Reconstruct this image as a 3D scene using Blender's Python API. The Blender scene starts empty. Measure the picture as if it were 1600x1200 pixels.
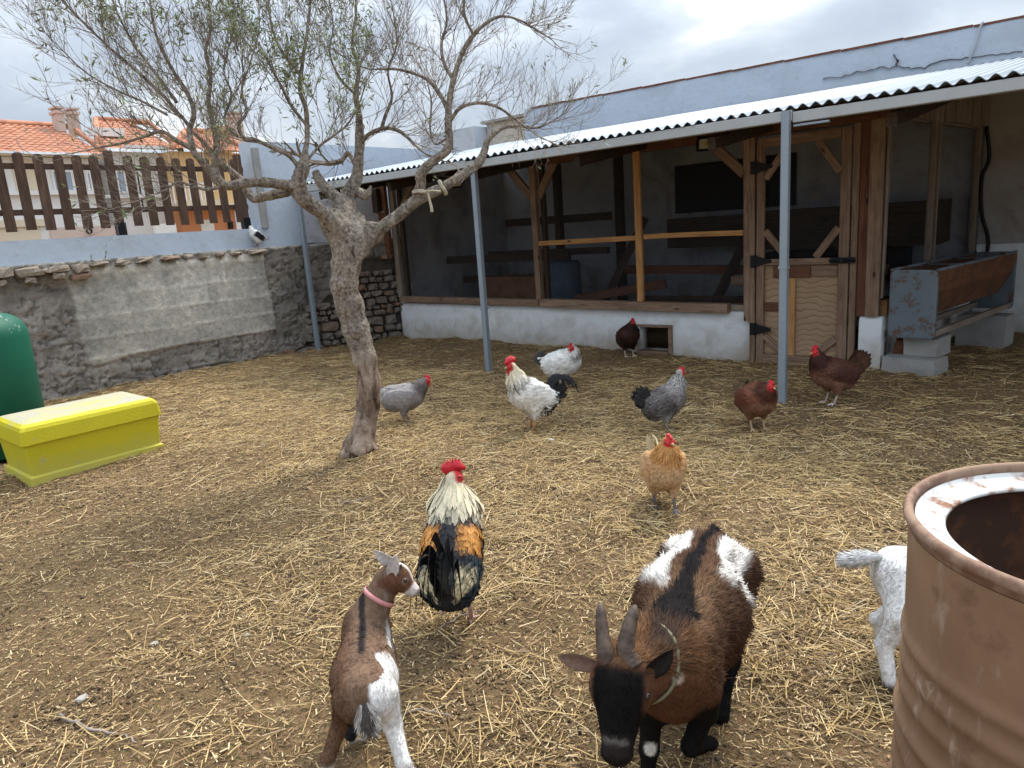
import bpy, math, random
import numpy as np
from mathutils import Matrix, Vector

# ------------------------------------------------------------------ camera, sky, sun, exposure
SC = bpy.context.scene
COL = SC.collection
FPX, EYE = 1120.0, 1.40
CAMR = np.array([[0.7662043694375845, -0.08723042102841067, 0.6366488183464724],
                 [0.6391071293703011, 0.20655922991808512, -0.7408612297344901],
                 [-0.06688005265254056, 0.9745379100798768, 0.2140161684881298]])
cam_d = bpy.data.cameras.new('camera')
cam_d.sensor_width = 36.0
cam_d.lens = FPX / 1600 * 36
cam_d.clip_start = 0.05
cam_d.clip_end = 900
cam = bpy.data.objects.new('camera', cam_d)
COL.objects.link(cam)
cam.matrix_world = Matrix([list(CAMR[0]) + [0], list(CAMR[1]) + [0], list(CAMR[2]) + [EYE], [0, 0, 0, 1]])
SC.camera = cam

SUN_EL, SUN_AZ = math.radians(54), math.radians(96)      # azimuth counted from +X towards +Y
sun_dir = Vector((math.cos(SUN_EL) * math.cos(SUN_AZ), math.cos(SUN_EL) * math.sin(SUN_AZ), math.sin(SUN_EL)))
world = bpy.data.worlds.new('World')
SC.world = world
world.use_nodes = True
wn = world.node_tree
wn.nodes.clear()


def wnode(t, **kw):
    n = wn.nodes.new(t)
    for k, v in kw.items():
        setattr(n, k, v)
    return n


def wlink(a, b):
    wn.links.new(a, b)


w_out = wnode('ShaderNodeOutputWorld')
w_bg = wnode('ShaderNodeBackground')
w_bg.inputs['Strength'].default_value = 0.1
w_sky = wnode('ShaderNodeTexSky', sky_type='NISHITA')
w_sky.sun_disc = False
w_sky.sun_elevation = SUN_EL
w_sky.sun_rotation = math.pi / 2 - SUN_AZ
w_tc = wnode('ShaderNodeTexCoord')
w_map = wnode('ShaderNodeMapping')
w_map.inputs['Scale'].default_value = (1.0, 1.0, 2.4)
w_map.inputs['Location'].default_value = (3.1, 0.4, 1.7)
wlink(w_tc.outputs['Generated'], w_map.inputs['Vector'])
w_n1 = wnode('ShaderNodeTexNoise')
w_n1.inputs['Scale'].default_value = 3.4
w_n1.inputs['Detail'].default_value = 6
w_n1.inputs['Roughness'].default_value = 0.52
w_n1.inputs['Distortion'].default_value = 0.25
wlink(w_map.outputs[0], w_n1.inputs['Vector'])
w_r1 = wnode('ShaderNodeValToRGB')                          # cloud deck: grey undersides to thin bright cloud
cr = w_r1.color_ramp
cr.elements[0].position, cr.elements[0].color = 0.34, (2.75, 3.15, 3.75, 1)
cr.elements[1].position, cr.elements[1].color = 0.66, (6.9, 7.0, 7.1, 1)
e = cr.elements.new(0.47); e.color = (3.3, 3.75, 4.35, 1)
e = cr.elements.new(0.56); e.color = (4.3, 4.7, 5.2, 1)
wlink(w_n1.outputs['Fac'], w_r1.inputs['Fac'])
# the veiled sun brightens the cloud round it
w_dot = wnode('ShaderNodeVectorMath', operation='DOT_PRODUCT')
w_nrm = wnode('ShaderNodeVectorMath', operation='NORMALIZE')
wlink(w_tc.outputs['Generated'], w_nrm.inputs[0])
wlink(w_nrm.outputs[0], w_dot.inputs[0])
w_dot.inputs[1].default_value = sun_dir
w_mr = wnode('ShaderNodeMapRange', interpolation_type='SMOOTHSTEP')
w_mr.inputs['From Min'].default_value = 0.72
w_mr.inputs['From Max'].default_value = 1.0
w_mr.inputs['To Min'].default_value = 1.0
w_mr.inputs['To Max'].default_value = 1.6
wlink(w_dot.outputs['Value'], w_mr.inputs['Value'])
w_mul = wnode('ShaderNodeVectorMath', operation='SCALE')
wlink(w_r1.outputs['Color'], w_mul.inputs[0])
wlink(w_mr.outputs[0], w_mul.inputs['Scale'])
w_mix = wnode('ShaderNodeMix', data_type='RGBA')
w_mix.inputs['Factor'].default_value = 0.93                # a little blue of the clear sky comes through
wlink(w_sky.outputs[0], w_mix.inputs['A'])
# an overcast sky is about twice as bright overhead as at the horizon
w_sep = wnode('ShaderNodeSeparateXYZ')
wlink(w_nrm.outputs[0], w_sep.inputs[0])
w_el = wnode('ShaderNodeMapRange')
w_el.inputs['To Min'].default_value = 0.80
w_el.inputs['To Max'].default_value = 2.9
wlink(w_sep.outputs[2], w_el.inputs['Value'])
w_mul2 = wnode('ShaderNodeVectorMath', operation='SCALE')
wlink(w_mul.outputs[0], w_mul2.inputs[0])
wlink(w_el.outputs[0], w_mul2.inputs['Scale'])
wlink(w_mul2.outputs[0], w_mix.inputs['B'])
wlink(w_mix.outputs['Result'], w_bg.inputs['Color'])
wlink(w_bg.outputs[0], w_out.inputs['Surface'])

sun_l = bpy.data.lights.new('sun', 'SUN')
sun_l.energy = 2.4
sun_l.angle = math.radians(16)
sun_l.color = (1.0, 0.93, 0.82)
sun_o = bpy.data.objects.new('sun', sun_l)
COL.objects.link(sun_o)
sun_o.rotation_euler = (-sun_dir).to_track_quat('-Z', 'Y').to_euler()

vs = SC.view_settings
vs.view_transform = 'Standard'
vs.look = 'None'
vs.exposure = 0.68
vs.gamma = 1.0
vs.use_curve_mapping = False

# ------------------------------------------------------------------ measuring from the photograph
CAMC = np.array([0, 0, EYE])


def ray(px, py):
    return CAMR @ np.array([px - 800.0, 600.0 - py, -FPX])


def gz(px, py, z=0.0):
    r = ray(px, py); return CAMC + (z - EYE) / r[2] * r


def gx(px, py, x):
    r = ray(px, py); return CAMC + x / r[0] * r


def gy(px, py, y):
    r = ray(px, py); return CAMC + y / r[1] * r


RNG = np.random.default_rng(7)
random.seed(7); np.random.seed(7)


# ------------------------------------------------------------------ noise in numpy
def _hash(ix, iy, iz, s):
    h = (ix.astype(np.int64) * 374761393 + iy.astype(np.int64) * 668265263 + iz.astype(np.int64) * 2147483647 + s * 974711) & 0xFFFFFFFF
    h = ((h ^ (h >> 13)) * 1274126177) & 0xFFFFFFFF
    h = ((h ^ (h >> 16)) * 2246822519) & 0xFFFFFFFF
    return ((h ^ (h >> 15)) & 0xFFFFFF) / float(0xFFFFFF)


def vnoise(p, s=0):
    p = np.asarray(p, float)
    i = np.floor(p); f = p - i; f = f * f * (3 - 2 * f)
    i = i.astype(np.int64)
    r = 0
    for dx in (0, 1):
        for dy in (0, 1):
            for dz in (0, 1):
                w = (f[..., 0] if dx else 1 - f[..., 0]) * (f[..., 1] if dy else 1 - f[..., 1]) * (f[..., 2] if dz else 1 - f[..., 2])
                r = r + w * _hash(i[..., 0] + dx, i[..., 1] + dy, i[..., 2] + dz, s)
    return r


def fbm(p, oct=4, s=0, gain=0.5):
    p = np.asarray(p, float)
    a, t, r = 1.0, 0.0, 0.0
    for k in range(oct):
        r = r + a * vnoise(p * 2 ** k + 17.3 * k, s + k); t += a; a *= gain
    return r / t


def v3(x, y, z=0.0):
    x, y = np.broadcast_arrays(np.asarray(x, float), np.asarray(y, float))
    return np.stack([x, y, np.broadcast_to(np.asarray(z, float), x.shape)], -1)


def unit(v):
    v = np.asarray(v, float)
    return v / (np.linalg.norm(v, axis=-1, keepdims=True) + 1e-12)


def sstep(a, b, x):
    t = np.clip((x - a) / (b - a), 0, 1); return t * t * (3 - 2 * t)


# ------------------------------------------------------------------ mesh and object helpers
def make_mesh(name, V, faces, cols=None, smooth=False, normals=None):
    """faces: list of (n,k) int arrays"""
    V = np.ascontiguousarray(V, dtype=np.float32)
    me = bpy.data.meshes.new(name)
    me.vertices.add(len(V)); me.vertices.foreach_set('co', V.ravel())
    faces = [np.asarray(f, np.int32) for f in faces if len(f)]
    loops = np.concatenate([f.ravel() for f in faces])
    sizes = np.concatenate([np.full(len(f), f.shape[1], np.int32) for f in faces])
    starts = np.concatenate([[0], np.cumsum(sizes)[:-1]]).astype(np.int32)
    me.loops.add(len(loops)); me.loops.foreach_set('vertex_index', loops)
    me.polygons.add(len(sizes)); me.polygons.foreach_set('loop_start', starts); me.polygons.foreach_set('loop_total', sizes)
    me.polygons.foreach_set('use_smooth', np.full(len(sizes), smooth, bool))
    me.update(calc_edges=True)
    if cols is not None:
        a = me.color_attributes.new('Col', 'FLOAT_COLOR', 'POINT')
        c = np.ones((len(V), 4), np.float32); c[:, :3] = cols
        a.data.foreach_set('color', c.ravel())
    if normals is not None:
        me.normals_split_custom_set_from_vertices(np.ascontiguousarray(normals, np.float32).tolist())
    return me


class MB:
    """collects geometry; build() links it as one mesh object"""
    def __init__(self):
        self.V, self.F, self.C, self.n = [], [], [], 0

    def add(self, V, faces, col=None):
        V = np.asarray(V, float).reshape(-1, 3)
        for f in faces:
            f = np.asarray(f, int)
            if len(f): self.F.append(f + self.n)
        self.V.append(V); self.n += len(V)
        if col is None: col = (0.5, 0.5, 0.5)
        self.C.append(np.broadcast_to(np.asarray(col, float), V.shape))
        return self

    def box(self, lo, hi, col=None):
        a, b = np.minimum(lo, hi), np.maximum(lo, hi)
        V = [(x, y, z) for z in (a[2], b[2]) for y in (a[1], b[1]) for x in (a[0], b[0])]
        return self.add(V, [[(0, 2, 3, 1), (4, 5, 7, 6), (0, 1, 5, 4), (2, 6, 7, 3), (0, 4, 6, 2), (1, 3, 7, 5)]], col)

    def tube(self, P, r, n=8, col=None, cap=True, twist=0.0):
        V, F = tube_geo(P, r, n, cap, twist)
        return self.add(V, F, col)

    def mesh(self, name, smooth=False, use_col=True, off=None):
        V = np.concatenate(self.V)
        if off is not None: V = V - np.asarray(off, float)
        by = {}
        for f in self.F: by.setdefault(f.shape[1], []).append(f)
        return make_mesh(name, V, [np.concatenate(v) for v in by.values()], np.concatenate(self.C) if use_col else None, smooth)

    def build(self, name, mat, parent=None, smooth=False, use_col=False, kind=None):
        off = None
        if parent is not None and parent.get('_wpos') is not None: off = parent['_wpos']
        me = self.mesh(name, smooth, use_col, off)
        return link(name, me, mat, parent, kind)


def link(name, me, mat=None, parent=None, kind=None):
    o = bpy.data.objects.new(name, me)
    COL.objects.link(o)
    if mat is not None and not me.materials: me.materials.append(mat)
    if parent is not None: o.parent = parent
    if kind: o['kind'] = kind
    return o


def thing(name, label, cat, loc=(0, 0, 0), rotz=0.0, group=None):
    """an Empty at the base of a thing; parts become its children"""
    o = bpy.data.objects.new(name, None)
    o.empty_display_size = 0.1
    COL.objects.link(o)
    o.location = [float(v) for v in loc]
    o.rotation_euler = (0, 0, rotz)
    if rotz == 0.0: o['_wpos'] = [float(v) for v in loc]
    o['label'] = label; o['category'] = cat
    if group: o['group'] = group
    return o


def tag(o, label, cat, group=None):
    o['label'] = label; o['category'] = cat
    if group: o['group'] = group
    return o


def frames(P):
    P = np.asarray(P, float)
    T = np.gradient(P, axis=0); T = unit(T)
    a = np.array([0, 0, 1.0]) if abs(T[0][2]) < 0.9 else np.array([1.0, 0, 0])
    N = np.zeros_like(P); B = np.zeros_like(P)
    u = unit(np.cross(a, T[0]))
    for i in range(len(P)):
        u = unit(u - T[i] * np.dot(u, T[i])); N[i] = u; B[i] = np.cross(T[i], u)
    return T, N, B


def tube_geo(P, r, n=8, cap=True, twist=0.0):
    P = np.asarray(P, float); k = len(P)
    r = np.broadcast_to(np.asarray(r, float), (k,))
    T, N, B = frames(P)
    a = np.linspace(0, 2 * math.pi, n, endpoint=False) + twist
    V = P[:, None, :] + r[:, None, None] * (np.cos(a)[None, :, None] * N[:, None, :] + np.sin(a)[None, :, None] * B[:, None, :])
    V = V.reshape(-1, 3)
    i = np.arange(k - 1)[:, None] * n; j = np.arange(n)[None, :]; j2 = (j + 1) % n
    F = [np.stack([i + j, i + j2, i + n + j2, i + n + j], -1).reshape(-1, 4)]
    if cap:
        F.append(np.array([list(range(n))[::-1]])); F.append(np.array([list(range((k - 1) * n, k * n))]))
    return V, F


def tubes_batch(P, R, n):
    """P (N,k,3), R (N,k): many tubes at once"""
    N_, k, _ = P.shape
    T = unit(np.gradient(P, axis=1))
    ref = np.where(np.abs(T[:, :1, 2:3]) < 0.9, np.array([0, 0, 1.0]), np.array([1.0, 0, 0]))
    Nn = unit(np.cross(np.broadcast_to(ref, T.shape), T)); B = np.cross(T, Nn)
    a = np.linspace(0, 2 * math.pi, n, endpoint=False)
    V = P[:, :, None] + R[:, :, None, None] * (np.cos(a)[None, None, :, None] * Nn[:, :, None] + np.sin(a)[None, None, :, None] * B[:, :, None])
    base = (np.arange(N_) * k * n)[:, None, None]
    i = (np.arange(k - 1) * n)[None, :, None]; j = np.arange(n)[None, None, :]; j2 = (j + 1) % n
    F = np.stack([base + i + j, base + i + j2, base + i + n + j2, base + i + n + j], -1).reshape(-1, 4)
    return V.reshape(-1, 3), F


def grid_faces(nu, nv):
    i = np.arange(nu - 1)[:, None] * nv; j = np.arange(nv - 1)[None, :]
    return np.stack([i + j, i + nv + j, i + nv + j + 1, i + j + 1], -1).reshape(-1, 4)


def smooth_path(pts, n=6):
    """Catmull-Rom through pts (rows may carry a radius as last column)"""
    p = np.asarray(pts, float)
    q = np.vstack([2 * p[0] - p[1], p, 2 * p[-1] - p[-2]])
    out = []
    for i in range(1, len(q) - 2):
        for t in np.linspace(0, 1, n, endpoint=False):
            a, b, c, d = q[i - 1], q[i], q[i + 1], q[i + 2]
            out.append(0.5 * (2 * b + (c - a) * t + (2 * a - 5 * b + 4 * c - d) * t * t + (3 * b - a - 3 * c + d) * t ** 3))
    out.append(p[-1])
    return np.array(out)


def beam_mesh(name, L, w, h, ch=0.004, bow=0.0):
    """board along local X with chamfered long edges, a little crooked"""
    c = min(ch, w * 0.2, h * 0.2)
    prof = [(-w / 2 + c, -h / 2), (w / 2 - c, -h / 2), (w / 2, -h / 2 + c), (w / 2, h / 2 - c), (w / 2 - c, h / 2), (-w / 2 + c, h / 2), (-w / 2, h / 2 - c), (-w / 2, -h / 2 + c)]
    k = 4 if bow else 2
    V = []
    for i in range(k):
        t = i / (k - 1); b = bow * math.sin(math.pi * t)
        for y, z in prof: V.append((L * t, y + b, z + b * 0.5))
    i = np.arange(k - 1)[:, None] * 8; j = np.arange(8)[None]; j2 = (j + 1) % 8
    F = [np.stack([i + j, i + j2, i + 8 + j2, i + 8 + j], -1).reshape(-1, 4), np.array([list(range(8))[::-1], list(range((k - 1) * 8, k * 8))])]
    return make_mesh(name, V, F)


def beam(name, a, b, w, h, mat, parent=None, up=(0, 0, 1), bow=0.0):
    """timber from a to b (world); w across, h along `up`"""
    a = np.asarray(a, float); b = np.asarray(b, float)
    x = unit(b - a); u = np.asarray(up, float)
    if abs(np.dot(x, u)) > 0.97: u = np.array([0, 1.0, 0])
    y = unit(np.cross(u, x)); z = np.cross(x, y)
    me = beam_mesh(name, float(np.linalg.norm(b - a)), w, h, bow=bow)
    o = link(name, me, mat, parent)
    off = np.zeros(3)
    if parent is not None:
        q = parent
        off = np.array(q['_wpos']) if q.get('_wpos') is not None else off
    p = a - off
    mw = Matrix([[x[0], y[0], z[0], p[0]], [x[1], y[1], z[1], p[1]], [x[2], y[2], z[2], p[2]], [0, 0, 0, 1]])
    o.matrix_basis = mw
    return o


_STONE = None


def stone_mesh(name, size, seed, rough=0.16, sq=0.55):
    """rounded irregular block of 24 quads"""
    global _STONE
    if _STONE is None:
        idx, V, F = {}, [], []
        g = (-1.0, 0.0, 1.0)

        def vid(p):
            if p not in idx: idx[p] = len(V); V.append(p)
            return idx[p]
        for ax in range(3):
            for s in (-1.0, 1.0):
                for i in range(2):
                    for j in range(2):
                        q = []
                        for di, dj in ((0, 0), (1, 0), (1, 1), (0, 1)):
                            p = [0, 0, 0]; p[ax] = s; p[(ax + 1) % 3] = g[i + di]; p[(ax + 2) % 3] = g[j + dj]
                            q.append(vid(tuple(p)))
                        F.append(q if s > 0 else q[::-1])
        _STONE = (np.array(V), np.array(F))
    V, F = _STONE
    S = V * sq + unit(V) * (1 - sq)
    r = np.random.default_rng(seed)
    S = S * (1 + r.uniform(-rough, rough, (len(S), 1))) + r.uniform(-rough, rough, S.shape) * 0.5
    return make_mesh(name, S * np.asarray(size) / 2, [F])


def put(o, loc, rot=(0, 0, 0)):
    off = np.zeros(3)
    if o.parent is not None and o.parent.get('_wpos') is not None: off = np.array(o.parent['_wpos'])
    o.location = (np.asarray(loc, float) - off).tolist(); o.rotation_euler = rot
    return o


# ------------------------------------------------------------------ signed distance modelling for bodies
def sd_cap(P, a, b, ra, rb):
    a = np.asarray(a, float); b = np.asarray(b, float); ab = b - a
    t = np.clip(((P - a) @ ab) / (ab @ ab), 0, 1)
    return np.linalg.norm(P - a - t[..., None] * ab, axis=-1) - (ra + (rb - ra) * t)


def sd_ell(P, c, r, R=None):
    q = P - np.asarray(c, float)
    if R is not None: q = q @ R          # columns of R = ellipsoid axes
    r = np.asarray(r, float)
    k0 = np.linalg.norm(q / r, axis=-1); k1 = np.linalg.norm(q / (r * r), axis=-1)
    return k0 * (k0 - 1) / (k1 + 1e-9)


def smin(a, b, k):
    h = np.clip(0.5 + 0.5 * (b - a) / k, 0, 1)
    return b + (a - b) * h - k * h * (1 - h)


def axes(x, up=(0, 0, 1)):
    x = unit(x); y = unit(np.cross(up, x)); return np.stack([x, y, np.cross(x, y)], 1)


def surface_nets(f, lo, hi, h):
    lo = np.asarray(lo, float); n = np.ceil((np.asarray(hi) - lo) / h).astype(int) + 1
    ax = [lo[i] + h * np.arange(n[i]) for i in range(3)]
    P = np.stack(np.meshgrid(*ax, indexing='ij'), -1).astype(np.float64)
    v = f(P)
    ins = v < 0
    nc = n - 1
    cnt = np.zeros(nc, int)
    for d in np.ndindex(2, 2, 2):
        cnt += ins[d[0]:d[0] + nc[0], d[1]:d[1] + nc[1], d[2]:d[2] + nc[2]]
    act = (cnt > 0) & (cnt < 8)
    I = np.argwhere(act)
    idx = -np.ones(nc, int); idx[tuple(I.T)] = np.arange(len(I))
    acc = np.zeros((len(I), 3)); w = np.zeros(len(I))
    for axd in range(3):
        o1, o2 = [k for k in range(3) if k != axd]
        for a in (0, 1):
            for b in (0, 1):
                c0 = np.zeros(3, int); c0[o1] = a; c0[o2] = b; c1 = c0.copy(); c1[axd] = 1
                v0 = v[tuple((I + c0).T)]; v1 = v[tuple((I + c1).T)]
                m = (v0 < 0) != (v1 < 0)
                t = np.where(m, v0 / np.where(m, v0 - v1, 1), 0)
                p = (I + c0).astype(float); p[:, axd] += t
                acc[m] += p[m]; w[m] += 1
    V = lo + h * acc / w[:, None]
    quads = []
    for axd in range(3):
        o1, o2 = (axd + 1) % 3, (axd + 2) % 3
        s0 = [slice(None)] * 3; s1 = [slice(None)] * 3
        s0[axd] = slice(0, -1); s1[axd] = slice(1, None)
        A = ins[tuple(s0)]; B = ins[tuple(s1)]
        E = np.argwhere(A != B)
        E = E[(E[:, o1] > 0) & (E[:, o2] > 0) & (E[:, o1] < nc[o1]) & (E[:, o2] < nc[o2])]
        q = []
        for da, db in ((-1, -1), (0, -1), (0, 0), (-1, 0)):
            c = E.copy(); c[:, o1] += da; c[:, o2] += db; q.append(idx[tuple(c.T)])
        q = np.stack(q, 1)
        fl = A[tuple(E.T)]
        q[~fl] = q[~fl][:, ::-1]
        quads.append(q)
    return V, np.concatenate(quads)


def sdf_normals(f, P, e=0.003):
    g = np.stack([f(P + np.eye(3)[i] * e) - f(P - np.eye(3)[i] * e) for i in range(3)], -1)
    return unit(g)


def sample_surface(V, F, n, rng, weight=None):
    A = V[F[:, 0]]; B = V[F[:, 1]]; C = V[F[:, 2]]; D = V[F[:, 3]]
    ar = np.linalg.norm(np.cross(C - A, D - B), axis=1)
    if weight is not None: ar = ar * weight(0.25 * (A + B + C + D))
    k = rng.choice(len(F), n, p=ar / ar.sum())
    u = rng.random((n, 1)); w = rng.random((n, 1))
    return (A[k] * (1 - u) + B[k] * u) * (1 - w) + (D[k] * (1 - u) + C[k] * u) * w


# ------------------------------------------------------------------ material helpers
def new_mat(name, rough=0.8, metal=0.0, spec=0.3):
    m = bpy.data.materials.new(name); m.use_nodes = True
    nt = m.node_tree; b = nt.nodes['Principled BSDF']
    b.inputs['Roughness'].default_value = rough; b.inputs['Metallic'].default_value = metal
    b.inputs['Specular IOR Level'].default_value = spec
    return m, nt, b


def N(nt, t, **kw):
    n = nt.nodes.new(t)
    for k, v in kw.items(): setattr(n, k, v)
    return n


def tcoord(nt, which='Object', scale=(1, 1, 1), loc=None):
    t = N(nt, 'ShaderNodeTexCoord'); m = N(nt, 'ShaderNodeMapping')
    m.inputs['Scale'].default_value = scale
    nt.links.new(t.outputs[which], m.inputs['Vector'])
    if loc is not None: nt.links.new(loc, m.inputs['Location'])
    return m.outputs[0]


def noise(nt, vec, scale, detail=4, rough=0.55, dist=0.0):
    n = N(nt, 'ShaderNodeTexNoise')
    n.inputs['Scale'].default_value = scale; n.inputs['Detail'].default_value = detail
    n.inputs['Roughness'].default_value = rough; n.inputs['Distortion'].default_value = dist
    nt.links.new(vec, n.inputs['Vector'])
    return n.outputs['Fac']


def ramp(nt, fac, stops, interp='LINEAR'):
    r = N(nt, 'ShaderNodeValToRGB'); cr = r.color_ramp; cr.interpolation = interp
    for i, (p, c) in enumerate(stops):
        el = cr.elements[i] if i < 2 else cr.elements.new(p)
        el.position = p
        el.color = (c, c, c, 1) if not hasattr(c, '__len__') else (*c, 1)
    nt.links.new(fac, r.inputs['Fac'])
    return r.outputs['Color']


def mixc(nt, fac, a, b, mode='MIX'):
    m = N(nt, 'ShaderNodeMix', data_type='RGBA', blend_type=mode)
    for s, v in (('Factor', fac), ('A', a), ('B', b)):
        if hasattr(v, 'links'): nt.links.new(v, m.inputs[s])
        elif s == 'Factor': m.inputs[s].default_value = v
        else: m.inputs[s].default_value = (*v, 1)
    return m.outputs['Result']


def math_n(nt, op, a, b=0.5):
    m = N(nt, 'ShaderNodeMath', operation=op)
    for i, v in enumerate((a, b)):
        if hasattr(v, 'links'): nt.links.new(v, m.inputs[i])
        else: m.inputs[i].default_value = v
    return m.outputs[0]


def bump(nt, b, h, strength=0.4, dist=0.01):
    n = N(nt, 'ShaderNodeBump'); n.inputs['Strength'].default_value = strength; n.inputs['Distance'].default_value = dist
    nt.links.new(h, n.inputs['Height']); nt.links.new(n.outputs[0], b.inputs['Normal'])


def setc(nt, b, c):
    if hasattr(c, 'links'): nt.links.new(c, b.inputs['Base Color'])
    else: b.inputs['Base Color'].default_value = (*c, 1)


def obj_random(nt):
    return N(nt, 'ShaderNodeObjectInfo').outputs['Random']


def wood_mat(name, dark, mid, light, knots=True, rough=0.8):
    m, nt, b = new_mat(name, rough, 0, 0.2)
    rnd = obj_random(nt)
    sh = N(nt, 'ShaderNodeCombineXYZ')
    for i, k in enumerate((13.0, 7.0, 5.0)): nt.links.new(math_n(nt, 'MULTIPLY', rnd, k), sh.inputs[i])
    v = tcoord(nt, 'Object', (1.1, 16, 16), sh.outputs[0])
    g = noise(nt, v, 3.0, 7, 0.62, 0.9)
    v2 = tcoord(nt, 'Object', (3, 5, 5), sh.outputs[0])
    g2 = noise(nt, v2, 1.6, 4)
    f = math_n(nt, 'ADD', math_n(nt, 'MULTIPLY', g, 0.7), math_n(nt, 'MULTIPLY', g2, 0.3))
    c = ramp(nt, f, [(0.36, dark), (0.68, light), (0.5, mid)])
    c = mixc(nt, math_n(nt, 'MULTIPLY', rnd, 0.35), c, tuple(x * 0.55 for x in mid))
    if knots:
        vo = N(nt, 'ShaderNodeTexVoronoi'); vo.inputs['Scale'].default_value = 3.2
        nt.links.new(tcoord(nt, 'Object', (1, 2.2, 2.2), sh.outputs[0]), vo.inputs['Vector'])
        k = ramp(nt, vo.outputs['Distance'], [(0.05, 1.0), (0.12, 0.0)])
        c = mixc(nt, k, c, tuple(x * 0.35 for x in dark))
    setc(nt, b, c); bump(nt, b, g, 0.5, 0.004)
    return m


def col_mat(name, rough=0.85, scale=60, amt=0.35, spec=0.2, sheen=0.0, stretch=None):
    """colour from the mesh's colour attribute, broken up by noise"""
    m, nt, b = new_mat(name, rough, 0, spec)
    a = N(nt, 'ShaderNodeAttribute', attribute_name='Col')
    n = noise(nt, tcoord(nt, 'Object', stretch or (1, 1, 1)), scale, 4)
    f = ramp(nt, n, [(0.3, 1 - amt), (0.7, 1 + amt * 0.5)])
    c = mixc(nt, 1.0, a.outputs['Color'], f, 'MULTIPLY')
    setc(nt, b, c)
    b.inputs['Sheen Weight'].default_value = sheen
    return m

# ------------------------------------------------------------------ materials
def mat_ground():
    m, nt, b = new_mat('trodden_earth', 0.95, 0, 0.1)
    v = tcoord(nt, 'Object')
    n1 = noise(nt, v, 1.1, 6, 0.6); n2 = noise(nt, v, 22, 6, 0.7); n3 = noise(nt, v, 130, 3, 0.6)
    f = math_n(nt, 'ADD', math_n(nt, 'MULTIPLY', n1, 0.45), math_n(nt, 'MULTIPLY', n2, 0.55))
    n4 = noise(nt, v, 60, 6, 0.75)
    f = math_n(nt, 'ADD', math_n(nt, 'MULTIPLY', f, 0.55), math_n(nt, 'MULTIPLY', n4, 0.45))
    c = ramp(nt, f, [(0.38, (0.065, 0.041, 0.022)), (0.62, (0.40, 0.275, 0.145)), (0.5, (0.22, 0.140, 0.068))])
    sp = N(nt, 'ShaderNodeTexVoronoi'); sp.inputs['Scale'].default_value = 75; sp.inputs['Randomness'].default_value = 1
    nt.links.new(v, sp.inputs['Vector'])
    c = mixc(nt, ramp(nt, sp.outputs['Distance'], [(0.16, 0.75), (0.36, 0.0)]), c, sp.outputs['Color'], 'SOFT_LIGHT')
    c = mixc(nt, ramp(nt, n3, [(0.42, 0.0), (0.72, 0.7)]), c, (0.36, 0.265, 0.155))
    setc(nt, b, c)
    bump(nt, b, math_n(nt, 'ADD', math_n(nt, 'ADD', n2, n4), math_n(nt, 'MULTIPLY', n3, 0.6)), 1.0, 0.022)
    return m


def mat_straw(name, stops):
    m, nt, b = new_mat(name, 0.6, 0, 0.3)
    g = N(nt, 'ShaderNodeNewGeometry')
    c = ramp(nt, g.outputs['Random Per Island'], stops)
    n = noise(nt, tcoord(nt, 'Object'), 40, 2)
    setc(nt, b, mixc(nt, 1.0, c, ramp(nt, n, [(0.3, 0.75), (0.7, 1.1)]), 'MULTIPLY'))
    return m


def mat_plaster(name, base, stain, bumpy=0.4, amount=0.5, low=None, scale=2.0):
    """painted plaster with weather stains and trowel relief"""
    m, nt, b = new_mat(name, 0.85, 0, 0.2)
    v = tcoord(nt, 'Object')
    n1 = noise(nt, v, scale, 7, 0.62, 0.6); n2 = noise(nt, v, 14, 5, 0.6); n3 = noise(nt, v, 90, 3)
    c = mixc(nt, ramp(nt, n1, [(0.48, 0.0), (0.68, amount)]), base, stain)
    c = mixc(nt, ramp(nt, n2, [(0.58, 0.0), (0.75, amount * 0.7)]), c, tuple(0.8 * x for x in stain))
    if low:                                              # splash dirt and damp near the ground
        z = N(nt, 'ShaderNodeSeparateXYZ'); nt.links.new(N(nt, 'ShaderNodeNewGeometry').outputs['Position'], z.inputs[0])
        zz = math_n(nt, 'SUBTRACT', z.outputs[2], math_n(nt, 'MULTIPLY', n1, 0.45))
        c = mixc(nt, ramp(nt, math_n(nt, 'ADD', zz, 0.4), [(0.18, 0.8), (0.52, 0.0)]), c, low)
    setc(nt, b, c)
    bump(nt, b, math_n(nt, 'ADD', n2, math_n(nt, 'MULTIPLY', n3, 0.35)), bumpy, 0.012)
    return m


def mat_stone(name, a, bb, cc):
    m, nt, b = new_mat(name, 0.9, 0, 0.15)
    v = tcoord(nt, 'Object'); rnd = obj_random(nt)
    n = noise(nt, v, 9, 6, 0.65)
    c = ramp(nt, n, [(0.3, a), (0.7, cc), (0.5, bb)])
    c = mixc(nt, ramp(nt, rnd, [(0.8, 0.0), (0.95, 0.7)]), c, (0.30, 0.15, 0.085))
    c = mixc(nt, math_n(nt, 'MULTIPLY', rnd, 0.3), c, (0.10, 0.09, 0.08))
    setc(nt, b, c); bump(nt, b, noise(nt, v, 30, 5), 0.6, 0.01)
    return m


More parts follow.
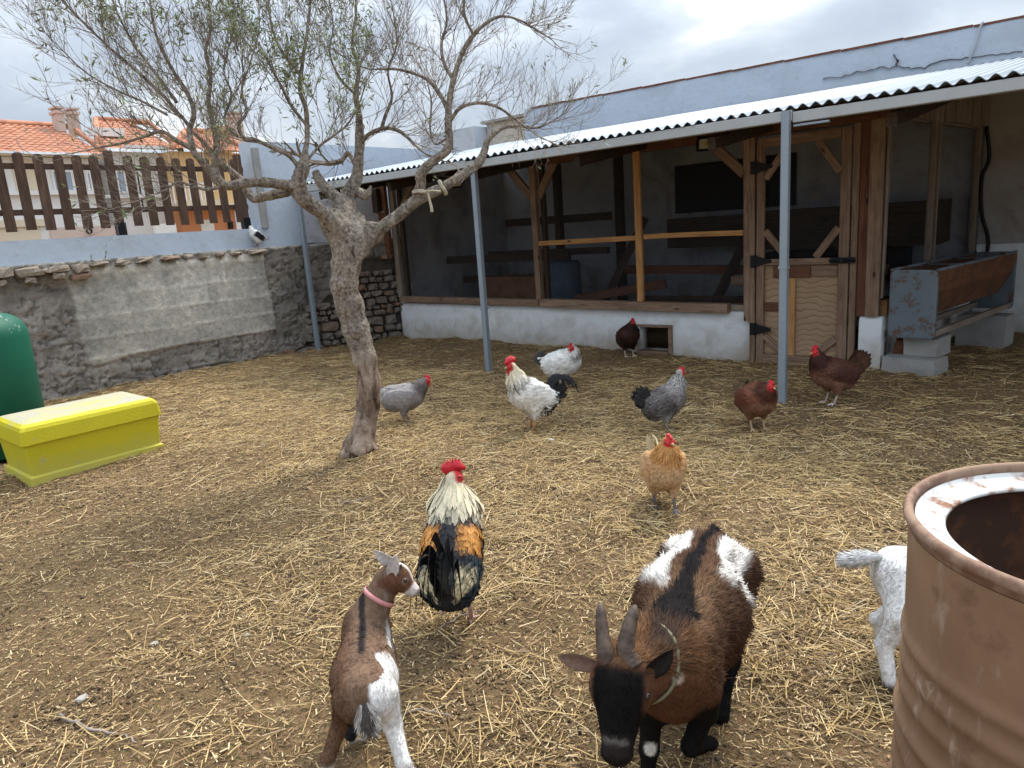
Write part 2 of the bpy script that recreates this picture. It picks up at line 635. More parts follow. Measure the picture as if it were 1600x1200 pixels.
def mat_render():
    """cement render on the yard wall; the smoother patch is told apart by the colour attribute"""
    m, nt, b = new_mat('cement_render', 0.92, 0, 0.12)
    v = tcoord(nt, 'Object')
    a = N(nt, 'ShaderNodeAttribute', attribute_name='Col')
    n1 = noise(nt, v, 2.4, 6, 0.62, 0.4); n2 = noise(nt, v, 18, 6, 0.65); n3 = noise(nt, v, 110, 3)
    c = mixc(nt, 1.0, a.outputs['Color'], ramp(nt, n1, [(0.30, (0.70, 0.70, 0.71)), (0.70, (1.2, 1.18, 1.14))]), 'MULTIPLY')
    c = mixc(nt, 1.0, c, ramp(nt, n2, [(0.34, 0.74), (0.66, 1.18)]), 'MULTIPLY')
    setc(nt, b, c)
    bump(nt, b, math_n(nt, 'ADD', n2, math_n(nt, 'MULTIPLY', n3, 0.5)), 1.0, 0.02)
    return m


def mat_metal(name, base, rough, metal, rust=0.0, rustc=(0.16, 0.065, 0.03), scale=6.0):
    m, nt, b = new_mat(name, rough, metal, 0.4)
    v = tcoord(nt, 'Object')
    n = noise(nt, v, scale, 6, 0.62); n2 = noise(nt, v, 40, 4)
    c = mixc(nt, ramp(nt, n, [(0.3, 0.0), (0.7, 0.45)]), base, tuple(0.72 * x for x in base))
    if rust > 0:
        f = ramp(nt, math_n(nt, 'ADD', math_n(nt, 'MULTIPLY', n, 0.75), math_n(nt, 'MULTIPLY', n2, 0.25)), [(0.60 - rust * 0.3, 0.0), (0.68 - rust * 0.3, 1.0)])
        c = mixc(nt, f, c, rustc)
        nt.links.new(math_n(nt, 'MULTIPLY', math_n(nt, 'SUBTRACT', 1.0, f), metal), b.inputs['Metallic'])
        nt.links.new(math_n(nt, 'ADD', math_n(nt, 'MULTIPLY', f, 0.4), rough), b.inputs['Roughness'])
    setc(nt, b, c); bump(nt, b, n2, 0.15, 0.004)
    return m


def mat_paint(name, base, under, wear, rough=0.6, scale=5.0, topwear=0.0, bumpy=0.3, low=None):
    m, nt, b = new_mat(name, rough, 0, 0.3)
    v = tcoord(nt, 'Object')
    n = noise(nt, v, scale, 7, 0.66); n2 = noise(nt, v, 60, 4, 0.6)
    f = math_n(nt, 'ADD', math_n(nt, 'MULTIPLY', n, 0.7), math_n(nt, 'MULTIPLY', n2, 0.3))
    c = mixc(nt, ramp(nt, noise(nt, v, 3, 4), [(0.35, 0.0), (0.7, 0.4)]), base, tuple(0.8 * x for x in base))
    c = mixc(nt, ramp(nt, f, [(0.66 - wear, 0.0), (0.69 - wear, 0.85)]), c, under)
    g = N(nt, 'ShaderNodeNewGeometry')
    if topwear:
        s = N(nt, 'ShaderNodeSeparateXYZ'); nt.links.new(g.outputs['Normal'], s.inputs[0])
        up = math_n(nt, 'MULTIPLY', ramp(nt, s.outputs[2], [(0.93, 0.0), (0.99, 1.0)]), ramp(nt, f, [(0.36, 0.25), (0.50, topwear)]))
        c = mixc(nt, up, c, under)
    if low:
        z = N(nt, 'ShaderNodeSeparateXYZ'); nt.links.new(g.outputs['Position'], z.inputs[0])
        zz = math_n(nt, 'SUBTRACT', z.outputs[2], math_n(nt, 'MULTIPLY', n, 0.22))
        c = mixc(nt, ramp(nt, math_n(nt, 'ADD', zz, 0.3), [(0.17, 0.75), (0.36, 0.0)]), c, low)
    setc(nt, b, c); bump(nt, b, n2, bumpy, 0.006)
    return m


def mat_flat(name, c, rough=0.6, metal=0.0, spec=0.3, var=0.25, scale=12):
    m, nt, b = new_mat(name, rough, metal, spec)
    n = noise(nt, tcoord(nt, 'Object'), scale, 4)
    setc(nt, b, mixc(nt, 1.0, c, ramp(nt, n, [(0.3, 1 - var), (0.7, 1 + var * 0.4)]), 'MULTIPLY'))
    return m


MT = {}
MT['ground'] = mat_ground()
MT['straw'] = mat_straw('straw', [(0.0, (0.13, 0.08, 0.038)), (1.0, (0.78, 0.64, 0.40)), (0.3, (0.32, 0.208, 0.09)), (0.65, (0.55, 0.385, 0.17)), (0.85, (0.68, 0.50, 0.225))])
MT['chaff'] = mat_straw('chaff', [(0.0, (0.075, 0.047, 0.025)), (1.0, (0.76, 0.60, 0.35)), (0.4, (0.22, 0.140, 0.066)), (0.75, (0.46, 0.32, 0.15))])
MT['clod'] = mat_straw('clod', [(0.0, (0.05, 0.032, 0.02)), (1.0, (0.30, 0.205, 0.115)), (0.6, (0.14, 0.092, 0.05))])
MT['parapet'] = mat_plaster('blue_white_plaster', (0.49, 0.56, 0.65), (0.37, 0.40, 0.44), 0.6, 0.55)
MT['whitewash'] = mat_plaster('whitewashed_plaster', (0.74, 0.79, 0.83), (0.48, 0.48, 0.46), 0.6, 0.38, (0.36, 0.31, 0.25), 4.5)
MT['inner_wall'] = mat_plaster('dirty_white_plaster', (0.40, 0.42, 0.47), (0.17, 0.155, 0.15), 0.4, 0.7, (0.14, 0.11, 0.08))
MT['render'] = mat_render()
MT['stone'] = mat_stone('field_stone', (0.20, 0.165, 0.13), (0.36, 0.30, 0.24), (0.52, 0.44, 0.36))
MT['darkstone'] = mat_stone('rubble_stone', (0.11, 0.095, 0.08), (0.20, 0.17, 0.145), (0.31, 0.27, 0.225))
MT['mortar'] = mat_flat('old_mortar', (0.10, 0.088, 0.075), 0.95, 0, 0.1, 0.5, 20)
MT['concrete'] = mat_plaster('grey_concrete', (0.33, 0.33, 0.32), (0.20, 0.19, 0.18), 0.5, 0.6)
MT['wood'] = wood_mat('weathered_timber', (0.125, 0.08, 0.055), (0.25, 0.168, 0.118), (0.38, 0.27, 0.195))
MT['redwood'] = wood_mat('reddish_timber', (0.085, 0.036, 0.022), (0.15, 0.068, 0.042), (0.22, 0.11, 0.07))
MT['orangewood'] = wood_mat('new_pine_batten', (0.32, 0.155, 0.06), (0.47, 0.25, 0.10), (0.58, 0.34, 0.155))
MT['greywood'] = wood_mat('grey_board', (0.16, 0.13, 0.105), (0.25, 0.205, 0.165), (0.36, 0.30, 0.245))
MT['darkwood'] = wood_mat('dark_timber', (0.03, 0.021, 0.016), (0.055, 0.038, 0.028), (0.085, 0.06, 0.045))
MT['fencewood'] = wood_mat('brown_stained_board', (0.055, 0.034, 0.025), (0.10, 0.062, 0.045), (0.155, 0.10, 0.075), False)
MT['galv'] = mat_metal('galvanised_steel', (0.29, 0.35, 0.41), 0.5, 0.35)
MT['roof'] = mat_metal('corrugated_zinc', (0.25, 0.295, 0.34), 0.55, 0.4)
MT['fascia'] = mat_metal('grey_purlin', (0.44, 0.47, 0.49), 0.6, 0.2)
MT['black'] = mat_flat('black_iron', (0.012, 0.013, 0.016), 0.5, 0.3)
MT['wire'] = mat_flat('wire', (0.05, 0.052, 0.058), 0.6, 0.5)
MT['glass'] = None
MT['yellow'] = mat_paint('yellow_paint', (0.56, 0.50, 0.02), (0.40, 0.385, 0.31), 0.06, 0.62, 4.0, 0.95, 0.4, (0.45, 0.42, 0.13))
MT['green'] = mat_paint('green_tank_paint', (0.006, 0.105, 0.065), (0.28, 0.36, 0.33), 0.03, 0.58, 7.0, 0.0, 0.08)
MT['trough'] = mat_metal('blue_grey_sheet', (0.15, 0.19, 0.225), 0.6, 0.2, 0.27, (0.13, 0.07, 0.042))
MT['rust'] = mat_metal('rusty_sheet', (0.11, 0.055, 0.032), 0.85, 0.1, 0.5, (0.17, 0.075, 0.035))
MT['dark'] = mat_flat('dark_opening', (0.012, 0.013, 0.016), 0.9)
MT['rope'] = mat_flat('pale_rope', (0.55, 0.50, 0.40), 0.9, 0, 0.1, 0.4, 80)
MT['bluebarrel'] = mat_flat('blue_plastic', (0.055, 0.085, 0.125), 0.7)
MT['board'] = mat_flat('brown_board', (0.17, 0.085, 0.05), 0.85, 0, 0.2, 0.4, 6)
MT['brick'] = mat_flat('red_brick', (0.20, 0.085, 0.055), 0.9, 0, 0.1, 0.4, 20)
m, nt, b = new_mat('lamp_glass', 0.15, 0, 0.6); setc(nt, b, (0.62, 0.60, 0.45)); MT['lampglass'] = m
m, nt, b = new_mat('window_glass', 0.12, 0, 0.6); setc(nt, b, (0.30, 0.38, 0.46)); MT['pane'] = m


def mat_plywood():
    m, nt, b = new_mat('plywood', 0.7, 0, 0.25)
    v = tcoord(nt, 'Object', (1.0, 1.0, 1.0))
    w = N(nt, 'ShaderNodeTexWave', wave_type='BANDS', bands_direction='Z', wave_profile='SAW')
    w.inputs['Scale'].default_value = 6.0; w.inputs['Distortion'].default_value = 14.0; w.inputs['Detail'].default_value = 2.5
    w.inputs['Detail Scale'].default_value = 0.45; w.inputs['Detail Roughness'].default_value = 0.45
    nt.links.new(tcoord(nt, 'Object', (1.7, 1, 1.0)), w.inputs['Vector'])
    c = ramp(nt, w.outputs['Fac'], [(0.0, (0.20, 0.125, 0.075)), (1.0, (0.40, 0.285, 0.185)), (0.25, (0.36, 0.25, 0.155))])
    c = mixc(nt, ramp(nt, noise(nt, v, 3.5, 5), [(0.4, 0.0), (0.75, 0.45)]), c, (0.20, 0.13, 0.085))
    setc(nt, b, c); bump(nt, b, w.outputs['Fac'], 0.25, 0.004)
    return m


MT['plywood'] = mat_plywood()

# ------------------------------------------------------------------ ground
PX, PY, PZ = -1.9, 2.2, 0.0


def gh(x, y):
    """height of the yard"""
    p = v3(x, y, 0.0)
    h = 0.05 * (fbm(p * 0.8, 3, 3) - 0.5) + 0.035 * (fbm(p * 4.0, 3, 5) - 0.5) + 0.022 * (fbm(p * 16, 3, 9) - 0.5)
    fade = sstep(1.5, 0.4, np.maximum(np.maximum(np.abs(p[..., 0] + 3.6) - 5.2, 0), np.abs(p[..., 1] - 3.6) - 4.2))
    bank = 0.10 * sstep(0.55, 0.0, np.abs(p[..., 1] - 6.45)) * (p[..., 0] < -1.2) * (fbm(p * 2.2, 3, 31) - 0.18)
    bank2 = 0.07 * sstep(0.7, 0.0, np.abs(p[..., 0] + 7.95)) * fbm(p * 2.0, 3, 33)
    return h * fade + (bank + bank2) * fade - 0.006


gxs = np.concatenate([[-260, -120, -60, -30, -16, -11], np.arange(-9.0, 1.6, 0.03), [3, 6, 14, 30, 80, 260]])
gys = np.concatenate([[-260, -100, -30, -8, -3], np.arange(-0.6, 9.6, 0.03), [12, 20, 45, 120, 260]])
GX, GY = np.meshgrid(gxs, gys, indexing='ij')
GV = v3(GX, GY, gh(GX, GY)).reshape(-1, 3)
link('ground', make_mesh('ground', GV, [grid_faces(len(gxs), len(gys))], smooth=True), MT['ground'], None, 'structure')


def in_yard(x, y):
    """inside the walls and inside what the camera may see, with room for a step aside"""
    c = v3(x, y, 0) - CAMC
    q = c @ CAMR
    d = -q[:, 2]
    return (x > -7.95) & (y < 6.52 + 2.3 * (x > -1.4)) & (d > 0.35) & (np.abs(q[:, 0]) < d * 0.85 + 0.25) & (q[:, 1] > -d * 0.75 - 0.2)


def straw_density(x, y):
    p = v3(x, y, 0)
    n = fbm(p * 1.3, 4, 41); n2 = fbm(p * 5.0, 3, 47)
    band = 0.17 + 0.95 * sstep(1.2, 2.6, y + 0.12 * (x + 3)) * sstep(5.6, 4.3, y)
    right = 1 - 0.35 * sstep(-1.0, 0.0, x) * sstep(3.0, 4.5, y)
    return np.clip(band * right * (0.25 + 1.5 * sstep(0.38, 0.64, n)) * (0.3 + 1.3 * sstep(0.35, 0.62, n2)), 0, 1)


def scatter(n, rng, use_density=1.0):
    out = []
    tot = 0
    while tot < n:
        x = rng.uniform(-8, 1.0, n); y = rng.uniform(0.2, 8.8, n)
        k = in_yard(x, y)
        d = np.hypot(x, y)
        k &= rng.random(n) < np.clip(1.35 - d * 0.075, 0.45, 1.0)
        if use_density: k &= rng.random(n) < straw_density(x, y) * use_density + (1 - use_density) * 0.55
        out.append(np.stack([x[k], y[k]], 1)); tot += k.sum()
    return np.concatenate(out)[:n]


def straw_geo(n, rng, lmin, lmax, wmin, wmax, tent, lift, den):
    xy = scatter(n, rng, den)
    L = lmin + (lmax - lmin) * rng.beta(1.2, 3.2, n); W = rng.uniform(wmin, wmax, n)
    a = rng.vonmises(math.radians(12), 0.55, n) + (rng.random(n) < 0.5) * math.pi
    pit = rng.normal(0, 0.10, n)
    dx = np.stack([np.cos(a), np.sin(a), np.tan(pit)], 1); dx = unit(dx)
    sd = np.stack([-np.sin(a), np.cos(a), rng.normal(0, 0.35, n)], 1); sd = unit(sd)
    up = unit(np.cross(dx, sd)); up *= np.sign(up[:, 2:3])
    z = gh(xy[:, 0], xy[:, 1]) + lift * rng.random(n) ** 2 + 0.003 + np.abs(dx[:, 2]) * L * 0.35
    c = np.stack([xy[:, 0], xy[:, 1], z], 1)
    bend = rng.normal(0, 0.03, n)[:, None] * L[:, None]
    p0 = c - dx * L[:, None] / 2; p2 = c + dx * L[:, None] / 2; p1 = c + sd * bend
    w = (sd * W[:, None] / 2)
    if not tent:
        V = np.stack([p0 - w, p0 + w, p2 + w, p2 - w], 1).reshape(-1, 3)
        F = (np.arange(n) * 4)[:, None] + np.array([0, 1, 2, 3])
        return V, F
    u = up * (W * 0.5)[:, None]
    V = np.stack([p0 - w, p0 + u, p0 + w, p1 - w, p1 + u, p1 + w, p2 - w, p2 + u, p2 + w], 1).reshape(-1, 3)
    q = np.array([[0, 1, 4, 3], [1, 2, 5, 4], [3, 4, 7, 6], [4, 5, 8, 7]])
    F = ((np.arange(n) * 9)[:, None, None] + q).reshape(-1, 4)
    return V, F


g = MB(); V, F = straw_geo(58000, RNG, 0.025, 0.24, 0.0018, 0.0042, True, 0.018, 1.0); g.add(V, [F])
g.build('straw', MT['straw'], kind='stuff')
g = MB(); V, F = straw_geo(360000, RNG, 0.006, 0.042, 0.0014, 0.0040, False, 0.009, 0.6); g.add(V, [F])
g.build('chaff', MT['chaff'], kind='stuff')


def clods(n, rng):
    t = (1 + 5 ** 0.5) / 2
    iv = unit(np.array([(-1, t, 0), (1, t, 0), (-1, -t, 0), (1, -t, 0), (0, -1, t), (0, 1, t), (0, -1, -t), (0, 1, -t), (t, 0, -1), (t, 0, 1), (-t, 0, -1), (-t, 0, 1)], float))
    fi = np.array([(0, 11, 5), (0, 5, 1), (0, 1, 7), (0, 7, 10), (0, 10, 11), (1, 5, 9), (5, 11, 4), (11, 10, 2), (10, 7, 6), (7, 1, 8), (3, 9, 4), (3, 4, 2), (3, 2, 6), (3, 6, 8), (3, 8, 9), (4, 9, 5), (2, 4, 11), (6, 2, 10), (8, 6, 7), (9, 8, 1)])
    xy = scatter(n * 3, rng, 0)
    keep = rng.random(len(xy)) < (0.12 + 0.9 * sstep(0.45, 0.66, fbm(v3(xy[:, 0], xy[:, 1]) * 2.1, 3, 77)))
    xy = xy[keep][:n]; n = len(xy)
    s = 0.003 + 0.011 * rng.beta(1.1, 5.0, n)
    sc = s[:, None] * rng.uniform(0.7, 1.3, (n, 3)); sc[:, 2] *= 0.75
    z = gh(xy[:, 0], xy[:, 1]) + s * 0.35
    V = iv[None] * (1 + rng.uniform(-0.2, 0.2, (n, 12, 1))) * sc[:, None] + np.stack([xy[:, 0], xy[:, 1], z], 1)[:, None]
    F = (np.arange(n) * 12)[:, None, None] + fi
    return V.reshape(-1, 3), F.reshape(-1, 3)


g = MB(); V, F = clods(38000, RNG); g.add(V, [F]); g.build('dirt_clods', MT['clod'], smooth=True, kind='stuff')

# ------------------------------------------------------------------ yard wall on the left
XW = -8.0
wall = thing('yard_wall', 'long grey cement rendered stone wall with a pale blue plaster top along the left of the yard', 'wall', (XW, 2.5, 0))


def wall_x(y):
    """front face: straight, then turning in towards the coop"""
    return np.where(y < 5.4, XW + 0.10 * sstep(3.0, 5.4, y), XW + 0.10 + 0.36 * (y - 5.4))


def patch_mask(y, z):
    e = 0.05 * (fbm(v3(y * 3, z * 3, 1.0), 3, 60) - 0.5)
    left = 2.64 + 0.10 * (1.2 - z) + e * 1.6
    right = 4.80 + 0.05 * (1.0 - z) + e * 0.7
    bot = 0.36 + 0.10 * sstep(3.6, 4.9, y) * 0 + e * 1.5 - 0.06 * sstep(3.3, 2.7, y)
    return sstep(left - 0.015, left + 0.015, y) * sstep(right + 0.02, right - 0.02, y) * sstep(bot - 0.012, bot + 0.012, z) * sstep(1.30, 1.25, z)


ZT = 1.37
wy = np.concatenate([np.arange(-2.5, 1.4, 0.06), np.arange(1.4, 6.62, 0.0165)])
wz = np.arange(-0.08, ZT + 0.001, 0.0165)
WY, WZ = np.meshgrid(wy, wz, indexing='ij')
P = v3(WY, WZ, 0.0)
rid = 1 - np.abs(2 * fbm(P * np.array([5.0, 8.0, 1]), 4, 21) - 1)
rough_h = 0.050 * (fbm(P * np.array([2.6, 4.5, 1]), 4, 22) - 0.5) + 0.036 * (rid - 0.75) + 0.012 * (fbm(P * 22, 2, 25) - 0.5)
pm = patch_mask(WY, WZ)
row = np.floor((WZ - 0.36) / 0.215); fz = (WZ - 0.36) / 0.215 - row
jl = np.minimum(fz, 1 - fz) * 0.215
col_ = (WY - 2.6 + 0.24 * (row % 2)) / 0.48; fy = col_ - np.floor(col_)
jy = np.minimum(fy, 1 - fy) * 0.48
joint = np.maximum(sstep(0.030, 0.008, jl + 0.012 * (fbm(P * 9, 2, 71) - 0.5)), 0.55 * sstep(0.024, 0.006, jy))
bt = _hash(np.floor(col_).astype(int), row.astype(int), np.zeros_like(row).astype(int), 5)
smooth_h = 0.020 + 0.005 * (fbm(P * 7, 3, 72) - 0.5) + 0.004 * joint + 0.003 * (bt - 0.5)
hgt = rough_h * (1 - pm) + smooth_h * pm
# the render has broken away along the foot and at the corner
brk = 0.10 + 0.10 * (fbm(v3(WY * 2.2, 0 * WY, 4.0), 4, 81) - 0.5)
brk = brk * sstep(2.7, 3.5, WY) * 0.55 + 0.62 * sstep(5.15, 5.6, WY) + 0.42 * sstep(5.75, 6.1, WY) - 0.12 * sstep(3.3, 2.7, WY)
off_ = sstep(brk + 0.012, brk - 0.012, WZ + 0.05 * (fbm(P * 6, 3, 83) - 0.5))
hgt = hgt * (1 - off_) - (0.035 + 0.04 * sstep(4.9, 5.3, WY)) * off_
base = np.stack([0.365 + 0 * WY, 0.335 + 0 * WY, 0.30 + 0 * WY], -1)
tone = (0.75 + 0.55 * fbm(P * np.array([1.1, 1.6, 1]), 3, 90))[..., None]
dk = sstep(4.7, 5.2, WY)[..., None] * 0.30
blk = np.stack([0.60 + 0 * WY, 0.575 + 0 * WY, 0.52 + 0 * WY], -1) * (0.80 + 0.34 * bt[..., None] * sstep(0.6, 0.95, WZ)[..., None] + 0.18 * joint[..., None]) * (0.85 + 0.3 * fbm(P * 2.5, 3, 93))[..., None]
crk = np.abs(2 * fbm(P * np.array([6.5, 10.0, 1]), 4, 27) - 1); crk2 = np.abs(2 * fbm(P * np.array([3.0, 5.0, 1]), 5, 28) - 1)
fis = np.maximum(sstep(0.07, 0.015, crk), sstep(0.035, 0.008, crk2))
hgt = hgt - 0.016 * fis * (1 - pm) * (1 - off_)
base = base * (0.80 + 0.30 * fbm(P * np.array([7, 9, 1]), 3, 29))[..., None] * (1 - 0.42 * fis[..., None])
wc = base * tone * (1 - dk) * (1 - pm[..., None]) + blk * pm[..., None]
wc = wc * (1 - off_[..., None]) + np.array([0.13, 0.112, 0.095]) * off_[..., None]
top = sstep(ZT - 0.05, ZT - 0.02, WZ)[..., None]
wc = wc * (1 - top) + np.array([0.40, 0.385, 0.35]) * top
WV = np.stack([wall_x(WY) + hgt, WY, WZ], -1)
# top face back to the plaster band
tops = WV[:, -1].copy(); tops[:, 0] = XW - 0.25
WVa = np.concatenate([WV.reshape(-1, 3), tops])
nW = WV.shape[0] * WV.shape[1]; nz_ = WV.shape[1]
i = np.arange(len(wy) - 1)
tf = np.stack([i * nz_ + nz_ - 1, (i + 1) * nz_ + nz_ - 1, nW + i + 1, nW + i], 1)
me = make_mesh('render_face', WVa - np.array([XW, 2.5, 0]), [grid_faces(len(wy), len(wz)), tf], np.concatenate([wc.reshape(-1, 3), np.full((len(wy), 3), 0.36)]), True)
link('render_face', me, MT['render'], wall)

# plaster band behind the ledge, stepping up beyond the fence
g = MB()
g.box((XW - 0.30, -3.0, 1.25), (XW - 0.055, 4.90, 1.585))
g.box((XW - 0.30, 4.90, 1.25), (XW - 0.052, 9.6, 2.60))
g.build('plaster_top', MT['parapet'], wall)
g = MB(); g.box((XW - 0.30, -3.0, -0.1), (XW - 0.12, 9.6, 1.248)); g.build('wall_core', MT['mortar'], wall)

# stones bedded along the top edge, and the rubble showing at the foot and in the corner
SM = [stone_mesh('stone_%d' % k if False else 'stone', (1, 1, 1), 100 + k) for k in range(14)]


def stone(loc, size, rot, mat, parent, k):
    me = SM[k % len(SM)]
    me = me if not me.materials or me.materials[0] == mat else None
    if me is None:
        key = ('s', k % len(SM), mat.name)
        if key not in STC:
            q = SM[k % len(SM)].copy(); q.materials.clear(); q.materials.append(mat); STC[key] = q
        me = STC[key]
    o = link('stone', me, mat, parent)
    put(o, loc, rot); o.scale = size
    return o


STC = {}
r = np.random.default_rng(5)
y = 1.75; k = 0
while y < 4.85:
    big = y < 2.75
    L = r.uniform(0.14, 0.27) if big else r.uniform(0.07, 0.24)
    h = r.uniform(0.055, 0.095) if big else r.uniform(0.028, 0.05)
    stone((XW + 0.055 + wall_x(np.array(y)) - XW, y + L / 2, 1.335 - h / 2 + r.uniform(-0.01, 0.01)), (0.13, L, h), (r.uniform(-.1, .1), r.uniform(-.1, .1), r.uniform(-.15, .15)), MT['stone'], wall, k)
    if big and r.random() < 0.9:
        L2 = r.uniform(0.10, 0.19); h2 = r.uniform(0.05, 0.07)
        stone((XW + 0.05, y + L / 2 + r.uniform(-.04, .04), 1.335 - h - h2 / 2 - 0.004), (0.12, L2, h2), (r.uniform(-.15, .15), 0, r.uniform(-.2, .2)), MT['stone'], wall, k + 5)
    y += L + (0.012 if big else r.uniform(0.01, 0.10)); k += 1
y = 3.0
while y < 5.4:
    L = r.uniform(0.09, 0.22); h = r.uniform(0.06, 0.11)
    stone((float(wall_x(np.array(y))) - 0.012, y + L / 2, h / 2 - 0.005), (0.16, L, h), (r.uniform(-.1, .1), 0, r.uniform(-.15, .15)), MT['darkstone'], wall, k); y += L + 0.012; k += 1
# corner rubble in rough courses
z = -0.02
while z < 1.12:
    h = r.choice([0.055, 0.075, 0.10, 0.13, 0.17], p=[.2, .3, .25, .15, .1])
    y = 5.22 + r.uniform(0, 0.1)
    while y < 6.5:
        L = h * r.uniform(1.0, 2.3)
        lim = 0.60 if y < 5.75 else 1.06
        if z + h < lim + 0.05 and y + L < 6.62:
            ang = math.atan2(1, 0.36) - math.pi / 2 if y > 5.4 else 0
            hh = h * r.uniform(0.86, 1.04)
            stone((float(wall_x(np.array(y + L / 2))) - 0.035 + r.uniform(-.015, .02), y + L / 2, z + h / 2 + r.uniform(-.008, .008)), (0.16, L * 0.97, hh), (r.uniform(-.09, .09), 0, ang + r.uniform(-.12, .12)), MT['darkstone'], wall, k)
            k += 1
        y += L + 0.008
    z += h + 0.006

# ------------------------------------------------------------------ picket fence on the wall
XF = XW - 0.12
fence = thing('picket_fence', 'dark brown picket fence on top of the pale blue wall at the upper left', 'fence', (XF, 2.5, 1.585))


def picket_mesh(L, w, t):
    n = 6
    pr = [(-w / 2, 0), (w / 2, 0)] + [(w / 2 * math.cos(a), L - w * 0.30 + w * 0.30 * math.sin(a)) for a in np.linspace(0, math.pi, n)]
    V = [(z, x, -t / 2) for x, z in pr] + [(z, x, t / 2) for x, z in pr]   # length along local X for the grain
    m_ = len(pr)
    F4 = [(i, (i + 1) % m_, m_ + (i + 1) % m_, m_ + i) for i in range(m_)]
    return make_mesh('picket', np.array(V), [np.array(F4), np.array([list(range(m_))[::-1], list(range(m_, 2 * m_))])])


pk = picket_mesh(0.72, 0.088, 0.022); pk.materials.append(MT['fencewood'])
y0, dy = 2.30 - 0.168 * 3, 0.1685
posts_y = (1.05, 3.30, 4.74)
yk = y0 - 0.168 * 4
while yk < 4.72:
    if min(abs(yk - py) for py in posts_y) > 0.07:
        o = link('picket', pk, None, fence)
        rr = random.uniform(-0.012, 0.012)
        # local X up, local Y along the wall
        o.matrix_basis = Matrix([[0, 0, 1, 0.035], [rr, 1, 0, yk - 2.5], [1, -rr, 0, 0.085 + random.uniform(-0.008, 0.008)], [0, 0, 0, 1]])
    yk += dy
for zz in (1.845, 2.275):
    beam('rail', (XF, 0.2, zz), (XF, 4.80, zz), 0.035, 0.055, MT['fencewood'], fence)
for py in posts_y:
    o = beam('fence_post', (XF + 0.012, py, 1.585), (XF + 0.012, py, 2.44), 0.07, 0.07, MT['fencewood'], fence, up=(0, 1, 0))
    b_ = MB(); b_.box((-0.004, -0.042, -0.042), (0.13, 0.042, 0.042)); q = link('post_shoe', b_.mesh('post_shoe', use_col=False), MT['black'], o)

pillar = MB(); pillar.box((XW - 0.32, 4.905, 1.585), (XW - 0.02, 4.99, 2.52))
tag(pillar.build('concrete_pillar', MT['concrete']), 'thin pale concrete pillar at the right end of the picket fence', 'pillar')

# ------------------------------------------------------------------ rear building: wall with parapet above the lean-to roof
YB = 8.9
ZE, YE = 2.055, 5.16            # eave
SL = (2.655 - ZE) / (YB - YE)   # roof slope


def roof_z(y): return ZE + SL * (y - YE)


rear = thing('rear_wall', 'tall pale blue plastered wall with a cracked parapet rising behind the corrugated roof', 'wall', (-3, YB, 0))
xs_ = np.arange(-7.05, 3.61, 0.05); zs_ = np.concatenate([[-0.1, 0.3], np.arange(0.5, 2.4, 0.2), np.arange(2.45, 3.04, 0.045), [3.045]])
RX, RZ = np.meshgrid(xs_, zs_, indexing='ij')
ry = YB + 0.022 * (fbm(v3(RX * 1.6, RZ * 2.2), 3, 120) - 0.5) + 0.01 * (fbm(v3(RX * 8, RZ * 8), 3, 121) - 0.5)
RZ2 = RZ + (RZ > 2.95) * (0.03 * (fbm(v3(RX * 1.3, 0 * RX), 3, 125) - 0.5) - 0.012 * (RX + 3))
V = np.stack([RX, ry, RZ2], -1)
nv = V.shape[1]
vt = V[:, -1].copy(); vt[:, 1] += 0.3
i = np.arange(len(xs_) - 1)
tf = np.stack([i * nv + nv - 1, (i + 1) * nv + nv - 1, V.shape[0] * nv + i + 1, V.shape[0] * nv + i], 1)
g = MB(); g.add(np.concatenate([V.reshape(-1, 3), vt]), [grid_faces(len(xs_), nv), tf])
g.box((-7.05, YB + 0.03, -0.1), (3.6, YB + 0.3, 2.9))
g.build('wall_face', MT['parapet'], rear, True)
g = MB(); g.box((-1.16, YB - 0.045, 0.9), (3.5, YB - 0.022, 2.55)); g.build('upper_plaster', mat_plaster('stained_brown_plaster', (0.36, 0.35, 0.34), (0.24, 0.20, 0.17), 0.4, 0.7), rear)
g = MB(); g.box((-1.16, YB - 0.05, -0.05), (3.5, YB - 0.022, 0.898)); g.build('lower_plaster', MT['whitewash'], rear)
for x0 in np.arange(-6.9, 2.5, 0.62):
    zc = 3.045 - 0.012 * (x0 + 3.3)
    g = MB(); g.box((x0, YB - 0.012, zc - 0.008), (x0 + 0.61, YB + 0.32, zc + 0.014)); g.build('coping_tile', MT['brick'], rear)   # red coping along the parapet
# cracks, opened as thin dark grooves: slim strips let into the plaster


def strip(path, w, y, name, mat, parent):
    P = np.asarray(path, float); g = MB()
    for a, b in zip(P[:-1], P[1:]):
        d = unit(b - a); n_ = np.array([-d[1], d[0]]) * w / 2
        q = [a - n_, b - n_, b + n_, a + n_]
        g.add([(p[0], y, p[1]) for p in q] + [(p[0], y + 0.02, p[1]) for p in q], [[(0, 1, 2, 3), (0, 4, 5, 1), (2, 6, 7, 3)]])
    return g.build(name, mat, parent)


def crack(px, w=0.003):
    pts = [gy(*p, YB - 0.02)[[0, 2]] for p in px]
    out = []
    for a, b in zip(pts[:-1], pts[1:]):
        for t in np.linspace(0, 1, 5, endpoint=False): out.append(a + (b - a) * t + np.random.default_rng(len(out)).normal(0, 0.008, 2))
    strip(out + [pts[-1]], w, YB - 0.02, 'crack', MT['mortar'], rear)


